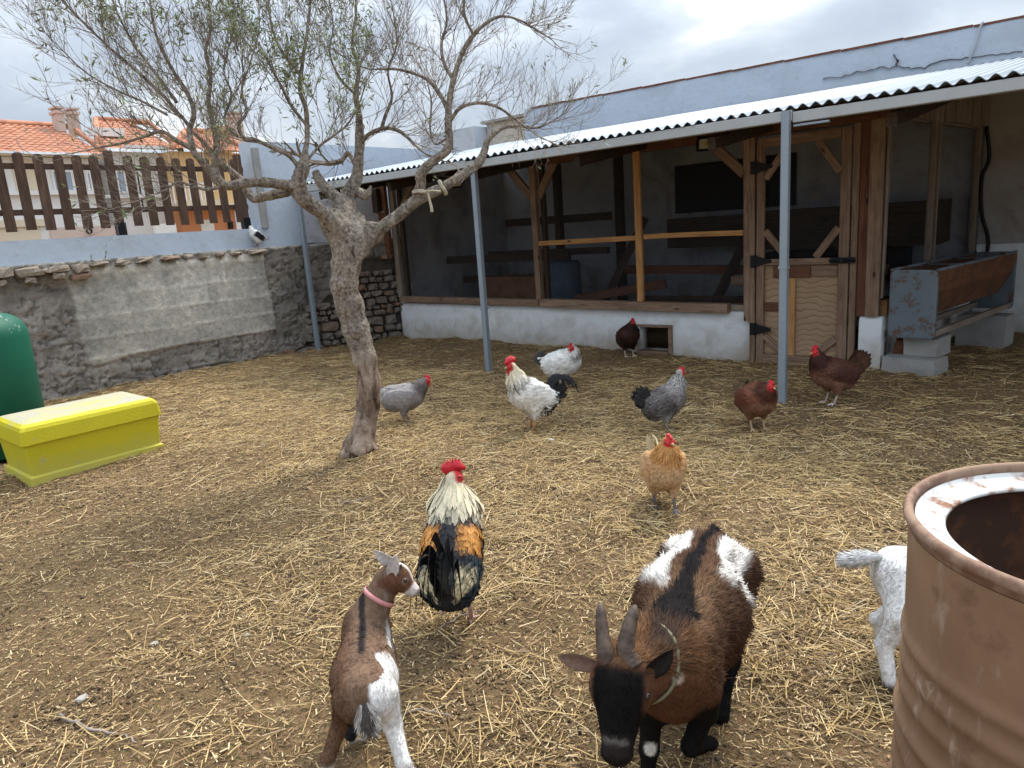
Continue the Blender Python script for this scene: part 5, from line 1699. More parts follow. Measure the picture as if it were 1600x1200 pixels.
XH = -30.0
y0, ze = hp(-170, 239, XH); y1, _ = hp(158, 240, XH)
ha = thing('cream_house', 'cream house with a wide terracotta roof and twin chimneys behind the picket fence', 'house', (XH, 9, 0))
g = MB(); g.box((XH - 8, y0, -1), (XH, y1 - 0.3, ze - 0.02)); g.build('wall', MT['hwhite'], ha)
g = MB(); g.box((XH - 8, y0, ze - 0.018), (XH + 0.35, y1 - .1, ze + 0.05)); g.build('eave', MT['hcream'], ha)
yr0, zr = hp(-170, 190, XH - 5); yr1, _ = hp(108, 199, XH - 5)
tile_roof(ha, y0, y1, XH + 0.5, ze + 0.05, y0, hp(112, 199, XH - 4)[0], XH - 4.0, hp(60, 197, XH - 4)[1])
chimney(ha, 85, 103, 168, 206, XH - 3.0, MT['hpink']); chimney(ha, 108, 127, 170, 212, XH - 3.4, MT['hpink'])
hbox(ha, 'ledge', -170, 300, 155, 304, XH, 0.1, MT['hwhite'], 0.18)
hbox(ha, 'ledge', -170, 350, 75, 353, XH, 0.1, MT['hcream'], 0.12)
hbox(ha, 'lower_wall', -170, 353, 74, 420, XH, 0.1, MT['hcream'], 0.04)
hbox(ha, 'upper_panel', 16, 250, 72, 299, XH, 0.05, MT['hcream'], 0.03)
for a in ((-40, 262, 12, 299), (78, 266, 118, 300), (132, 268, 152, 300)): hwindow(ha, *a, XH)
hbox(ha, 'cornice', -170, 243, 155, 249, XH, 0.1, MT['hwhite'], 0.14)

hb_ = thing('white_house', 'white house with a terracotta roof in the middle of the row behind the fence', 'house', (XH - 1, 12, 0))
y0, ze = hp(160, 236, XH - 1); y1, _ = hp(264, 236, XH - 1)
g = MB(); g.box((XH - 9, y0, -1), (XH - 1, y1, ze)); g.build('wall', MT['hwhite'], hb_)
tile_roof(hb_, y0 - .3, hp(276, 236, XH - 1)[0], XH - 0.6, ze + 0.02, hp(150, 190, XH - 5)[0], hp(232, 190, XH - 5)[0], XH - 5, hp(180, 190, XH - 5)[1])
hbox(hb_, 'parapet', 140, 198, 196, 214, XH - 2.0, 0.25, MT['hwhite'])
hbox(hb_, 'parapet', 196, 226, 262, 233, XH - 0.5, 0.25, MT['hwhite'])
for a in ((166, 266, 200, 302), (210, 266, 226, 330), (238, 268, 256, 318)): hwindow(hb_, *a, XH - 1)
hbox(hb_, 'ledge', 160, 305, 262, 309, XH - 1, 0.1, MT['hwhite'], 0.25)
hbox(hb_, 'lower_wall', 78, 356, 205, 420, XH + 2.5, 0.2, MT['hpink'], 0.0)
hbox(hb_, 'garden_wall', 242, 350, 286, 420, XH + 3.0, 0.2, MT['hwhite'])
g = MB(); yv, zv = hp(139, 361, XH + 2.5); V, F = lathe([(0.10, 0), (0.10, .05), (0.06, .05), (0.06, 0)], (0, 0, 0), 16); V = np.stack([V[:, 2] + XH + 2.503, V[:, 0] + yv, V[:, 1] + zv], 1); g.add(V, F); g.build('vent', MT['black'], hb_)

hc = thing('orange_house', 'orange and yellow house with a white railed balcony behind the right end of the fence', 'house', (XH, 16, 0))
y0, ze = hp(265, 236, XH); y1, _ = hp(392, 236, XH)
ym, zm = hp(392, 326, XH)
g = MB(); g.box((XH - 8, y0, zm), (XH, y1, ze)); g.build('wall', MT['hyellow'], hc)
g = MB(); g.box((XH - 8, y0, -1), (XH + 0.05, y1, zm - .003)); g.build('lower_wall', MT['horange'], hc)
tile_roof(hc, hp(262, 237, XH)[0], hp(380, 237, XH)[0], XH + 0.4, ze + 0.02, hp(290, 207, XH - 4)[0], hp(345, 207, XH - 4)[0], XH - 4, hp(320, 207, XH - 4)[1])
hbox(hc, 'tower', 340, 196, 366, 238, XH - 2.5, 1.5, MT['hyellow']); chimney(hc, 362, 384, 176, 236, XH - 2, MT['hpink'])
hbox(hc, 'balcony_slab', 258, 316, 330, 325, XH, 0.1, MT['hcream'], 1.1)
hbox(hc, 'balcony_slab', 330, 318, 392, 325, XH, 0.1, MT['hcream'], 0.5)
g = MB(); Xb = XH + 1.0
ya, zt = hp(258, 288, XH + 1.1); yb, zb = hp(330, 317, XH + 1.1)
n = int((yb - ya) / 0.16)
for k in range(n + 1): yy = ya + (yb - ya) * k / n; g.box((Xb, yy - .025, zb), (Xb + .04, yy + .025, zt))
g.box((Xb - .01, ya, zt), (Xb + .05, yb, zt + .07)); g.build('balcony_railing', MT['hwhite'], hc)
for a in ((298, 262, 312, 312), (322, 264, 334, 300), (250 + 20, 262, 284, 312)): hwindow(hc, *a, XH)
hbox(hc, 'garage_door', 311, 344, 343, 420, XH, 0.02, MT['hwhite'], 0.10)
hbox(hc, 'door_frame', 373, 330, 377, 420, XH, 0.02, MT['hwhite'], 0.12)
g = MB(); yv, zv = hp(358, 352, XH); g.box((XH + .05, yv - .09, zv - .16), (XH + .2, yv + .09, zv + .16)); g.build('wall_lamp', MT['black'], hc)

# ------------------------------------------------------------------ animals: shared pieces
MT['coat'] = col_mat('animal_coat', 0.85, 90, 0.3, 0.08, 0.0)
MT['plumage'] = col_mat('plumage', 0.65, 160, 0.25, 0.18, 0.0)
m, nt, b = new_mat('eye', 0.08, 0, 0.8); setc(nt, b, (0.012, 0.009, 0.007)); MT['eye'] = m
m, nt, b = new_mat('comb', 0.5, 0, 0.35); setc(nt, b, ramp(nt, noise(nt, tcoord(nt, 'Object'), 70, 4), [(0.3, (0.42, 0.008, 0.018)), (0.7, (0.66, 0.03, 0.045))])); b.inputs['Subsurface Weight'].default_value = 0.0; MT['comb'] = m
MT['beak'] = mat_flat('beak', (0.42, 0.31, 0.16), 0.45)
m, nt, b = new_mat('horn', 0.6, 0, 0.3)
hn = noise(nt, tcoord(nt, 'Object'), 40, 5, 0.6)
setc(nt, b, ramp(nt, hn, [(0.3, (0.035, 0.025, 0.019)), (0.7, (0.135, 0.095, 0.07))])); bump(nt, b, hn, 0.3, 0.003); MT['horn'] = m
MT['pinkcollar'] = mat_flat('pink_collar', (0.62, 0.27, 0.27), 0.6)
MT['olivecollar'] = mat_flat('olive_cord', (0.22, 0.20, 0.12), 0.7)


def blob(c, r, n=10, R=None):
    u = np.linspace(0, math.pi, n); v = np.linspace(0, 2 * math.pi, 2 * n, endpoint=False)
    V = np.array([[math.sin(a) * math.cos(b_), math.sin(a) * math.sin(b_), math.cos(a)] for a in u for b_ in v]) * np.asarray(r)
    if R is not None: V = V @ np.asarray(R).T
    i = np.arange(n - 1)[:, None] * 2 * n; j = np.arange(2 * n)[None]; j2 = (j + 1) % (2 * n)
    return V + np.asarray(c, float), [np.stack([i + j, i + 2 * n + j, i + 2 * n + j2, i + j2], -1).reshape(-1, 4)]


def hair_coat(name, parent, V, F, sdf, n, length, width, flow, colour, rng, keep=None, lift=0.35, clump=0.5, cj=1.0):
    """short hairs: bent two-piece blades lying along `flow`, one mesh"""
    p = sample_surface(V, F, n, rng)
    if keep is not None: p = p[keep(p)]
    nr = sdf_normals(sdf, p)
    fl = flow(p); fl = unit(fl - nr * np.sum(fl * nr, 1, keepdims=True))
    cl = np.stack([fbm(p * 38, 2, s) - 0.5 for s in (400, 401, 402)], 1) * clump * 2
    d = unit(fl + cl + rng.normal(0, .22, p.shape) + nr * lift)
    L = (length(p) * rng.uniform(.6, 1.25, len(p)))[:, None]
    s = unit(np.cross(d, nr)) * (width * rng.uniform(.7, 1.3, (len(p), 1)))
    p0 = p - nr * 0.001
    p1 = p0 + d * L * .55; d2 = unit(d - nr * lift * 0.8 + np.array([0, 0, -.12])); p2 = p1 + d2 * L * .45
    V_ = np.stack([p0 - s, p0 + s, p1 - s * .75, p1 + s * .75, p2], 1).reshape(-1, 3)
    k = np.arange(len(p)) * 5
    q = np.stack([k, k + 1, k + 3, k + 2], 1); t = np.stack([k + 2, k + 3, k + 4], 1)
    c = colour(p) * (1 + cj * (rng.uniform(-.4, .3, (len(p), 1)) + .56 * (fbm(p * np.array([45, 45, 45]), 2, 415) - .5)[:, None]))
    me = make_mesh(name, V_, [q, t], np.repeat(np.clip(c, 0, 1), 5, 0), True, np.repeat(unit(nr * 1.0 + d * 0.25 + rng.normal(0, .22, p.shape)), 5, 0))
    return link(name, me, MT['coat'], parent, 'stuff')


def leaf_ear(base, tip, width, nrm, cup, col_in, col_out, n=9):
    """a goat's ear: cupped leaf with two skins"""
    base = np.asarray(base, float); tip = np.asarray(tip, float); ax_ = tip - base; L = np.linalg.norm(ax_); ax_ = ax_ / L
    nrm = unit(np.asarray(nrm, float) - ax_ * np.dot(nrm, ax_)); sd_ = np.cross(ax_, nrm)
    V, C = [], []
    ts = np.linspace(0, 1, n); us = np.linspace(-1, 1, 7)
    prof = np.interp(ts, [0, .12, .4, .7, .9, 1], [.45, .75, 1, .8, .42, .03]) * width
    for lay, cc in ((0, col_in), (1, col_out)):
        for t, w in zip(ts, prof):
            for u in us:
                V.append(base + ax_ * L * t + sd_ * u * w + nrm * (cup * w * u * u - (0.004 * lay) * (1 - .7 * t)) - nrm * 0.06 * L * t * t)
                C.append(cc)
    F = grid_faces(n, 7); m_ = n * 7
    e0 = np.arange(n - 1) * 7
    rim = [np.stack([e0, e0 + m_, e0 + 7 + m_, e0 + 7], 1), np.stack([e0 + 6, e0 + 13, e0 + 13 + m_, e0 + 6 + m_], 1)]
    return np.array(V), [F, F[:, ::-1] + m_, *rim], np.array(C)


def horn_geo(path, r0, n=12):
    S = smooth_path(path, 8); k = len(S); t = np.linspace(0, 1, k)
    r_ = r0 * (1 - 0.55 * t ** 1.5) * (1 + 0.035 * np.sin(t * 60)); r_[-1] *= 0.3; r_[-2] *= .75
    return tube_geo(S, r_, n)


# ------------------------------------------------------------------ adult goat
A0 = np.array([-0.80, 1.52, 0.0])
goat = thing('goat', 'large horned brown goat with a black face and white patches on its back', 'goat', A0)
g_rump, g_mid, g_ch = np.array([-.885, 1.885, .375]), np.array([-.838, 1.675, .322]), np.array([-.757, 1.405, .345])
g_neck0, g_poll, g_nose = np.array([-.745, 1.345, .395]), np.array([-.790, 1.235, .405]), np.array([-.752, 1.135, .268])
gf = unit(g_ch - g_rump); gl = unit(np.cross([0, 0, 1.0], gf))     # gl = the goat's left = right in the picture
hx = unit(g_nose - g_poll); hl = unit(np.cross([0, 0, 1.0], hx)); hz = np.cross(hx, hl)
HR = np.stack([hx, hl, hz], 1)


def H(x, y, z): return g_poll + HR @ np.array([x, y, z])


FLg = [g_ch + gl * .075 + np.array([0, 0, -.06]), np.array([-.700, 1.47, .185]), np.array([-.725, 1.435, .095]), np.array([-.735, 1.515, .045])]     # lifted foreleg
FRg = [g_ch - gl * .075 + np.array([0, 0, -.06]), np.array([-.800, 1.375, .19]), np.array([-.800, 1.362, .10]), np.array([-.798, 1.352, .035])]
BLg = [g_rump + gl * .08 + np.array([0, 0, -.03]), np.array([-.775, 1.755, .215]), np.array([-.775, 1.80, .125]), np.array([-.762, 1.70, .035])]
BRg = [g_rump - gl * .08 + np.array([0, 0, -.03]), np.array([-.955, 1.76, .215]), np.array([-.96, 1.86, .125]), np.array([-.955, 1.84, .035])]


def goat_sdf(P):
    d = sd_cap(P, g_rump, g_mid, .074, .130)
    d = smin(d, sd_cap(P, g_mid, g_ch, .130, .097), .05)
    d = smin(d, sd_ell(P, g_mid + np.array([0, 0, -.01]), (.18, .150, .148), axes(gf)), .05)
    d = smin(d, sd_ell(P, g_rump + gl * .035 + np.array([0, 0, -.03]), (.075, .052, .105), axes(gf)), .04)
    for s in (-1, 1): d = smin(d, sd_ell(P, g_rump + gl * s * .058 + gf * .05 + np.array([0, 0, .062]), (.035, .02, .02), axes(gf)), .03)      # hip bones
    d = smin(d, sd_ell(P, g_rump - gl * .035 + np.array([0, 0, -.03]), (.075, .052, .105), axes(gf)), .04)
    d = smin(d, sd_ell(P, g_ch + np.array([0, 0, -.03]), (.10, .10, .135), axes(gf)), .05)
    d = smin(d, sd_cap(P, g_ch + gf * .02 + np.array([0, 0, .03]), g_poll + hx * .02 - hz * .03, .092, .058), .05)
    h = sd_ell(P, H(.03, 0, -.012), (.075, .064, .058), HR)
    h = smin(h, sd_cap(P, H(.04, 0, -.012), H(.168, 0, -.016), .056, .030), .03)
    h = smin(h, sd_cap(P, H(.05, 0, -.04), H(.15, 0, -.034), .040, .023), .025)
    h = smin(h, sd_ell(P, H(.178, 0, -.020), (.024, .036, .028), HR), .02)
    for s in (-1, 1):
        h = smin(h, sd_ell(P, H(.045, s * .053, .006), (.026, .014, .018), HR), .018)
        n_ = sd_ell(P, H(.190, s * .011, -.006), (.007, .004, .004), HR); h = -smin(-h, n_, .006)
    h = -smin(-h, sd_cap(P, H(.20, -.03, -.030), H(.20, .03, -.030), .0025, .0025), .006)
    d = smin(d, h, .035)
    for leg, ra in ((FLg, (.050, .028, .021, .019)), (FRg, (.050, .029, .023, .020)), (BLg, (.072, .040, .026, .022)), (BRg, (.072, .040, .026, .022))):
        q = None
        for k in range(3):
            c = sd_cap(P, leg[k], leg[k + 1], ra[k], ra[k + 1]); q = c if q is None else smin(q, c, .014)
        tip = leg[3]; toe = unit(np.array([gf[0], gf[1], 0])) * .018
        if leg is FLg: q = smin(q, sd_cap(P, tip, tip + np.array([.012, .035, -.018]), .022, .020), .012)
        else: q = smin(q, sd_cap(P, tip + toe * .3, tip + toe + np.array([0, 0, -.018]), .022, .024), .012)
        d = smin(d, q, .03)
    d = smin(d, sd_cap(P, g_rump - gf * .09 + np.array([0, 0, .04]), g_rump - gf * .135 + np.array([0, 0, .02]), .022, .012), .03)
    return d + 0.012 * (fbm(P * 13, 2, 410) - .5)


def goat_col(P):
    P = np.asarray(P)
    ax_ = g_ch - g_rump; s = ((P - g_rump) @ ax_) / (ax_ @ ax_)
    q = P - (g_rump + np.clip(s, -.3, 1.3)[:, None] * ax_)
    lat = q @ gl; up = q[:, 2]
    phi = np.degrees(np.arctan2(lat, up + .02))
    nz = fbm(P * 18, 3, 420) - .5; nz2 = fbm(P * 7, 3, 421) - .5
    ph = phi + nz * 22; ss = s + nz * .16
    c = np.tile(np.array([.088, .047, .029]), (len(P), 1))
    def mx(m_, col): nonlocal c; c = c * (1 - m_[:, None]) + np.array(col) * m_[:, None]
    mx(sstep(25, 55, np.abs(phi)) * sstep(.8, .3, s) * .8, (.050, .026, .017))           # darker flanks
    mx(sstep(.35, .7, s) * sstep(60, 20, np.abs(phi)) * .8, (.165, .098, .056))              # tawny shoulders
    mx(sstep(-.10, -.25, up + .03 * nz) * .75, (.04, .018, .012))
    stripe = sstep(10, 4, np.abs(ph) - 3 - 15 * sstep(.55, .8, s) + 2 * sstep(.9, 1.0, s)) * (up > 0)
    mx(stripe * .96, (.007, .007, .009))
    wl = sstep(-68, -58, ph) * sstep(-20, -27, ph) * sstep(-.35, -.2, ss) * sstep(.66, .54, ss - .004 * (ph + 40))
    wr = sstep(26, 33, ph) * sstep(86, 72, ph - 60 * (ss - .2)) * sstep(-.14, -.02, ss) * sstep(.50, .40, ss + .0018 * (ph - 50))
    wr = wr * (1 - sstep(.35, .2, np.abs((ph - 62) / 15)) * sstep(.16, .22, ss) * .9)
    mx(np.maximum(wl, wr), (.78, .76, .72))
    neck = sstep(1.02, 1.15, s + .25 * nz2)
    hd = (P - g_poll) @ HR
    mx(neck * .9, (.145, .072, .035))
    mx(neck * sstep(.045, .02, np.abs(lat)) * (up > 0) * sstep(1.3, 1.1, s) * .9, (.03, .025, .024))
    inh = sstep(-.02, .015, hd[:, 0])
    mx(inh, (.115, .053, .028))
    mx(inh * sstep(.066, .052, np.abs(hd[:, 1]) + .25 * np.clip(-hd[:, 2] - .01, 0, 1) + .015 * nz) * sstep(-.05, -.03, hd[:, 2] + .25 * np.abs(hd[:, 1]) * 0), (.007, .006, .006))
    mx(inh * sstep(.13, .15, hd[:, 0]), (.02, .015, .014))
    mx(inh * sstep(.142, .15, hd[:, 0]) * sstep(.162, .154, hd[:, 0]) * sstep(.0, .01, hd[:, 2]) * .35, (.25, .22, .2))
    leg = sstep(.29, .24, P[:, 2] + .05 * nz2)
    legd = np.full(len(P), 9.)
    for L in (FLg, FRg, BLg, BRg):
        for k in range(3): legd = np.minimum(legd, sd_cap(P, L[k], L[k + 1], .03, .03))
    mx(leg * sstep(.045, .018, legd), (.009, .008, .008))
    w1 = sstep(.020, .014, np.linalg.norm(P - (FRg[2] + np.array([.015, -.02, .02])), axis=1)); mx(w1, (.6, .56, .5))
    w2 = sstep(.024, .018, np.linalg.norm(P - (g_ch + gl * .06 + np.array([0, -.105, .03])), axis=1)); mx(w2 * .8, (.62, .52, .45))
    return c


V, F = surface_nets(goat_sdf, A0 + np.array([-.40, -.48, -.005]), A0 + np.array([.34, .58, .56]), .0068)
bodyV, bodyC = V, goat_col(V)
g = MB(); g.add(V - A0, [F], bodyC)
for s in (-1, 1):
    base = H(.005, s * .056, -.005)
    side_ = (-hl * 1.0 + np.array([0, 0, .12])) if s < 0 else (hl * .62 + hx * -.25 + np.array([0, 0, .42]))
    L = .098 if s < 0 else .082
    Ve, Fe, Ce = leaf_ear(base, base + unit(side_) * L, .019 if s < 0 else .023, CAMR[:, 2] + np.array([0, 0, .25 if s < 0 else -.2]), .55, (.15, .09, .065) if s < 0 else (.02, .016, .015), (.05, .03, .02))
    g.add(Ve - A0, Fe, Ce)
gb = link('body', g.mesh('body', True), MT['coat'], goat)
for s in (-1, 1):
    hp0 = H(-.005, s * .027, .035)
    if s < 0: path = [hp0 - hz * .02, gz(946, 1020, .445), gz(941, 985, .485), gz(938, 942, .535)]
    else: path = [hp0 - hz * .02, gz(978, 1018, .447), gz(982, 985, .487), gz(993, 945, .530)]
    V_, F_ = horn_geo(path, .0225 if s < 0 else .0255); g = MB(); g.add(V_, F_); g.build('horn', MT['horn'], goat, True)
    V_, F_ = blob(H(.052, s * .062, .008), (.011, .008, .010), 8, HR); g = MB(); g.add(V_, F_); g.build('eye', MT['eye'], goat, True)
# collar cord round the neck
cc = g_ch + (g_poll - g_ch) * .52 + np.array([0, 0, .006]); ca = unit(g_poll - g_ch + np.array([0, 0, .03]))
A_ = axes(ca); t = np.linspace(0, 2 * math.pi, 40)


def wrap(c, A_, sdf, r0, extra, n=48):
    """ring that lies on the body's surface"""
    out = []
    for t_ in np.linspace(0, 2 * math.pi, n):
        d = A_[:, 1] * math.cos(t_) + A_[:, 2] * math.sin(t_); r_ = np.linspace(.01, r0, 60)
        v = sdf(c + r_[:, None] * d); k = np.argmax(v > 0) if (v > 0).any() else 59
        out.append(c + d * (r_[k] + extra))
    out = np.array(out); o2 = out.copy()
    for _ in range(3): o2[1:-1] = (o2[:-2] + o2[1:-1] * 2 + o2[2:]) / 4
    return o2


P = wrap(cc, A_, lambda q: sd_cap(q, g_ch + gf * .02 + np.array([0, 0, .03]), g_poll + hx * .02 - hz * .03, .092, .058), .2, .007)
g = MB(); g.tube(P, .0042, 6); g.build('collar', MT['olivecollar'], goat, True)
# wattle of skin under the throat
P = smooth_path([H(.02, .035, -.06), H(.02, .05, -.10), H(.03, .052, -.135)], 5); g = MB(); g.tube(P, np.interp(np.linspace(0, 1, len(P)), [0, .6, 1], [.006, .009, .005]), 8, (.42, .33, .26)); g.build('wattle', MT['coat'], goat, True, True)


def goat_flow(P):
    f = -gf + np.array([0, 0, -.55])
    hd = (P - g_poll) @ HR
    inh = sstep(-.03, .03, hd[:, 0])[:, None]
    leg = sstep(.24, .18, P[:, 2])[:, None]
    f = np.broadcast_to(f, P.shape) * (1 - inh) + (hx * .9)[None] * inh
    return f * (1 - leg) + np.array([0, 0, -1.0]) * leg


def goat_len(P):
    hd = (P - g_poll) @ HR
    L = .019 + .017 * fbm(P * 9, 2, 411)
    L = np.where(hd[:, 0] > -.01, .007, L); L = np.where((P[:, 2] < .2) & (hd[:, 0] < 0), .012, L)
    return L


off_p = goat
o = hair_coat('coat', None, V, F, goat_sdf, 60000, goat_len, .0011, goat_flow, goat_col, np.random.default_rng(11), lift=.24, clump=.7)
o.parent = goat; o.location = (-A0).tolist()

# ------------------------------------------------------------------ brown kid
K0 = np.array([-1.45, 1.02, 0.0])
kid = thing('goat_kid', 'small brown and white goat kid with a pink collar beside the rooster', 'goat', K0)
k_r, k_m, k_c = np.array([-1.35, .93, .298]), np.array([-1.445, 1.00, .268]), np.array([-1.575, 1.115, .285])
kf = unit((k_c - k_r) * np.array([1, 1, 0])); kl = np.cross([0, 0, 1.0], kf)
k_n1 = gz(606, 908, .415); k_poll = gz(616, 893, .455); k_nose = gz(655, 921, .395)
kx = unit(k_nose - k_poll); ky = unit(np.cross([0, 0, 1.0], kx)); kz = np.cross(kx, ky); KR = np.stack([kx, ky, kz], 1)
KL = float(np.linalg.norm(k_nose - k_poll))


def KH(x, y, z): return k_poll + KR @ (np.array([x, y, z]) * KL)


kBL = [k_r + kl * .045 + np.array([0, 0, -.02]), np.array([-1.43, .905, .195]), np.array([-1.432, .850, .115]), np.array([-1.447, .850, .02])]
kBR = [k_r - kl * .045 + np.array([0, 0, -.02]), np.array([-1.315, .975, .19]), np.array([-1.262, .955, .115]), np.array([-1.245, .985, .02])]
kFL = [k_c + kl * .045 + np.array([0, 0, -.06]), np.array([-1.60, 1.06, .15]), np.array([-1.575, 1.035, .08]), np.array([-1.56, 1.01, .025])]
kFR = [k_c - kl * .045 + np.array([0, 0, -.06]), np.array([-1.56, 1.17, .15]), np.array([-1.57, 1.18, .09]), np.array([-1.57, 1.18, .02])]


def kid_sdf(P):
    d = sd_cap(P, k_r, k_m, .066, .077); d = smin(d, sd_cap(P, k_m, k_c, .077, .066), .03)
    d = smin(d, sd_ell(P, k_m + np.array([0, 0, -.018]), (.13, .082, .085), axes(kf)), .03)
    d = smin(d, sd_ell(P, k_c + np.array([0, 0, -.025]), (.06, .058, .085), axes(kf)), .03)
    for s in (-1, 1): d = smin(d, sd_ell(P, k_r + kl * s * .03 + np.array([0, 0, -.018]), (.054, .036, .060), axes(kf)), .03)
    d = smin(d, sd_cap(P, k_c + kf * .02 + np.array([0, 0, .03]), k_n1, .056, .037), .03)
    h = sd_ell(P, KH(.15, 0, -.02), np.array([.40, .33, .35]) * KL, KR)
    h = smin(h, sd_cap(P, KH(.2, 0, -.05), KH(.90, 0, -.12), .31 * KL, .18 * KL), .022)
    h = smin(h, sd_cap(P, KH(.3, 0, -.22), KH(.86, 0, -.20), .24 * KL, .15 * KL), .016)
    h = -smin(-h, sd_cap(P, KH(1.05, -.2, -.20), KH(.93, .2, -.22), .012 * KL, .012 * KL), .005)
    d = smin(d, h, .022)
    d = smin(d, sd_cap(P, k_n1, KH(.1, 0, -.1), .037, .034), .02)
    for leg, ra in ((kBL, (.036, .023, .017, .0155)), (kBR, (.036, .024, .0175, .016)), (kFL, (.03, .02, .016, .0155)), (kFR, (.03, .02, .016, .0155))):
        q = None
        for k in range(3):
            c = sd_cap(P, leg[k], leg[k + 1], ra[k], ra[k + 1]); q = c if q is None else smin(q, c, .01)
        q = smin(q, sd_cap(P, leg[3], leg[3] + kf * .012 + np.array([0, 0, -.006]), .0165, .018), .008)
        d = smin(d, q, .02)
    return d


def kid_col(P):
    ax_ = k_c - k_r; s = ((P - k_r) @ ax_) / (ax_ @ ax_); q = P - (k_r + np.clip(s, -.4, 1.4)[:, None] * ax_)
    lat = q @ kl; up = q[:, 2]
    nz = fbm(P * 30, 3, 430) - .5
    c = np.tile(np.array([.172, .108, .072]), (len(P), 1))
    def mx(m_, col): nonlocal c; c = c * (1 - m_[:, None]) + np.array(col) * m_[:, None]
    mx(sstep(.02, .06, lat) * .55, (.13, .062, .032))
    st = sstep(.012, .007, np.abs(lat - .003 + .006 * nz)) * (up > .02) * sstep(.18, .30, s + .06 * nz)
    hd = ((P - k_poll) @ KR) / KL
    inh = sstep(-.30, -.12, hd[:, 0]) * (P[:, 2] > .33) * sstep(.75, .55, np.linalg.norm(hd * np.array([.6, 1, 1]), axis=1))
    mx(st * (1 - inh) * .95, (.018, .017, .02))
    # white: right thigh and flank (right in the picture is -lat)
    r_ = -lat + .012 * nz
    wh = sstep(.024, .034, r_ + .014 * sstep(.35, .1, s) - .035 * sstep(.2, .5, s)) * sstep(.62, .5, s) * sstep(.40, .2, s + .1 * nz) * (P[:, 2] < .345)
    fl_ = sstep(.055, .066, r_ + .4 * np.maximum(-up, 0) * .25) * sstep(1.0, .85, s)
    gapb = sstep(.34, .40, s + .12 * nz) * sstep(.62, .55, s) * (up > -.02)
    mx(np.clip(np.maximum(wh, fl_ * (1 - gapb)), 0, 1), (.80, .79, .77))
    low = sstep(.12, .10, P[:, 2] + .015 * nz)
    mx(low, (.72, .70, .67))
    dL = sd_cap(P, kFL[2], kFL[3], .02, .02); mx(sstep(.012, .004, dL) * sstep(.085, .07, P[:, 2]), (.02, .02, .022))
    mx((lat > .0) * sstep(-.1, -.24, s) * sstep(-.015, -.04, up) * sstep(.045, .03, lat) * .9, (.03, .02, .018))
    # head
    mx(inh, (.14, .068, .04))
    mx(sstep(.0, .25, -hd[:, 0] + .3) * inh * sstep(.1, .3, hd[:, 2]) * .7, (.05, .032, .026))
    mx(inh * sstep(.66, .74, hd[:, 0] + .1 * np.clip(-hd[:, 2], 0, 1)) * .9, (.66, .60, .56))
    mx(inh * sstep(.95, 1.0, hd[:, 0]) * .8, (.06, .05, .05))
    mx(inh * sstep(.09, .05, np.abs(hd[:, 1])) * sstep(.1, .2, hd[:, 2]), (.6, .56, .52))
    eye = np.minimum(np.linalg.norm(hd - np.array([.40, .26, .10]), axis=1), np.linalg.norm(hd - np.array([.40, -.26, .10]), axis=1))
    mx(sstep(.135, .10, eye) * .55, (.40, .31, .25))
    return c


V, F = surface_nets(kid_sdf, K0 + np.array([-.26, -.24, -.005]), K0 + np.array([.28, .34, .56]), .0052)
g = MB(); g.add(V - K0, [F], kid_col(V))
for s, L, dirv in ((1, .072, ky * .60 + np.array([0, 0, .75]) - kx * .25), (-1, .080, -ky * .22 + np.array([0, 0, .85]) + kx * .30)):
    base = KH(-.02, s * .29, .04 if s > 0 else -.03)
    if s > 0: tipp = gz(585, 862, .53)
    else: tipp = base + unit(dirv) * L
    Ve, Fe, Ce = leaf_ear(base, tipp, .0185, -ky * s * .2 - CAMR[:, 2] * -1.0, .5, (.60, .56, .54), (.56, .52, .50)); g.add(Ve - K0, Fe, Ce)
kb = link('body', g.mesh('body', True), MT['coat'], kid)
for s in (-1, 1):
    V_, F_ = blob(KH(.40, s * .295, .11), np.array([.09, .055, .078]) * KL * 1.0, 8, KR); g = MB(); g.add(V_, F_); g.build('eye', MT['eye'], kid, True)
    pth = [KH(.10, s * .12, .20), KH(.05, s * .14, .33), KH(.0, s * .15, .42)]; V_, F_ = horn_geo(pth, .006, 8); g = MB(); g.add(V_, F_); g.build('horn', MT['horn'], kid, True)
cn = k_c + kf * .02 + np.array([0, 0, .03]); ncc = cn + (k_n1 - cn) * .60
P = wrap(ncc, axes(unit(k_n1 - cn)), kid_sdf, .12, .002)
g = MB(); A_ = unit(k_n1 - cn)
Vc = np.concatenate([P - A_ * .0065, P + A_ * .0065, P - A_ * .0065 + (P - ncc) * .05, P + A_ * .0065 + (P - ncc) * .05]); n = len(P); i = np.arange(n - 1)
g.add(Vc, [np.stack([2 * n + i, 2 * n + i + 1, 3 * n + i + 1, 3 * n + i], 1), np.stack([n + i, 3 * n + i, 3 * n + i + 1, n + i + 1], 1), np.stack([i, i + 1, 2 * n + i + 1, 2 * n + i], 1)])
col_o = g.build('collar', MT['pinkcollar'], kid, True)
for k in (4, 10, 40, 44):
    V_, F_ = blob(P[k] + (P[k] - ncc) * .08, (.003,) * 3, 5); g = MB(); g.add(V_ - K0, F_); link('stud', g.mesh('stud', True, False), MT['galv'], col_o)


def kid_flow(P):
    leg = sstep(.20, .14, P[:, 2])[:, None]
    hd = ((P - k_poll) @ KR) / KL; inh = ((hd[:, 0] > -.2) & (P[:, 2] > .35))[:, None]
    f = np.broadcast_to(-kf + np.array([0, 0, -.4]), P.shape)
    f = np.where(inh, -kx[None], f)
    return f * (1 - leg) + np.array([0, 0, -1.0]) * leg


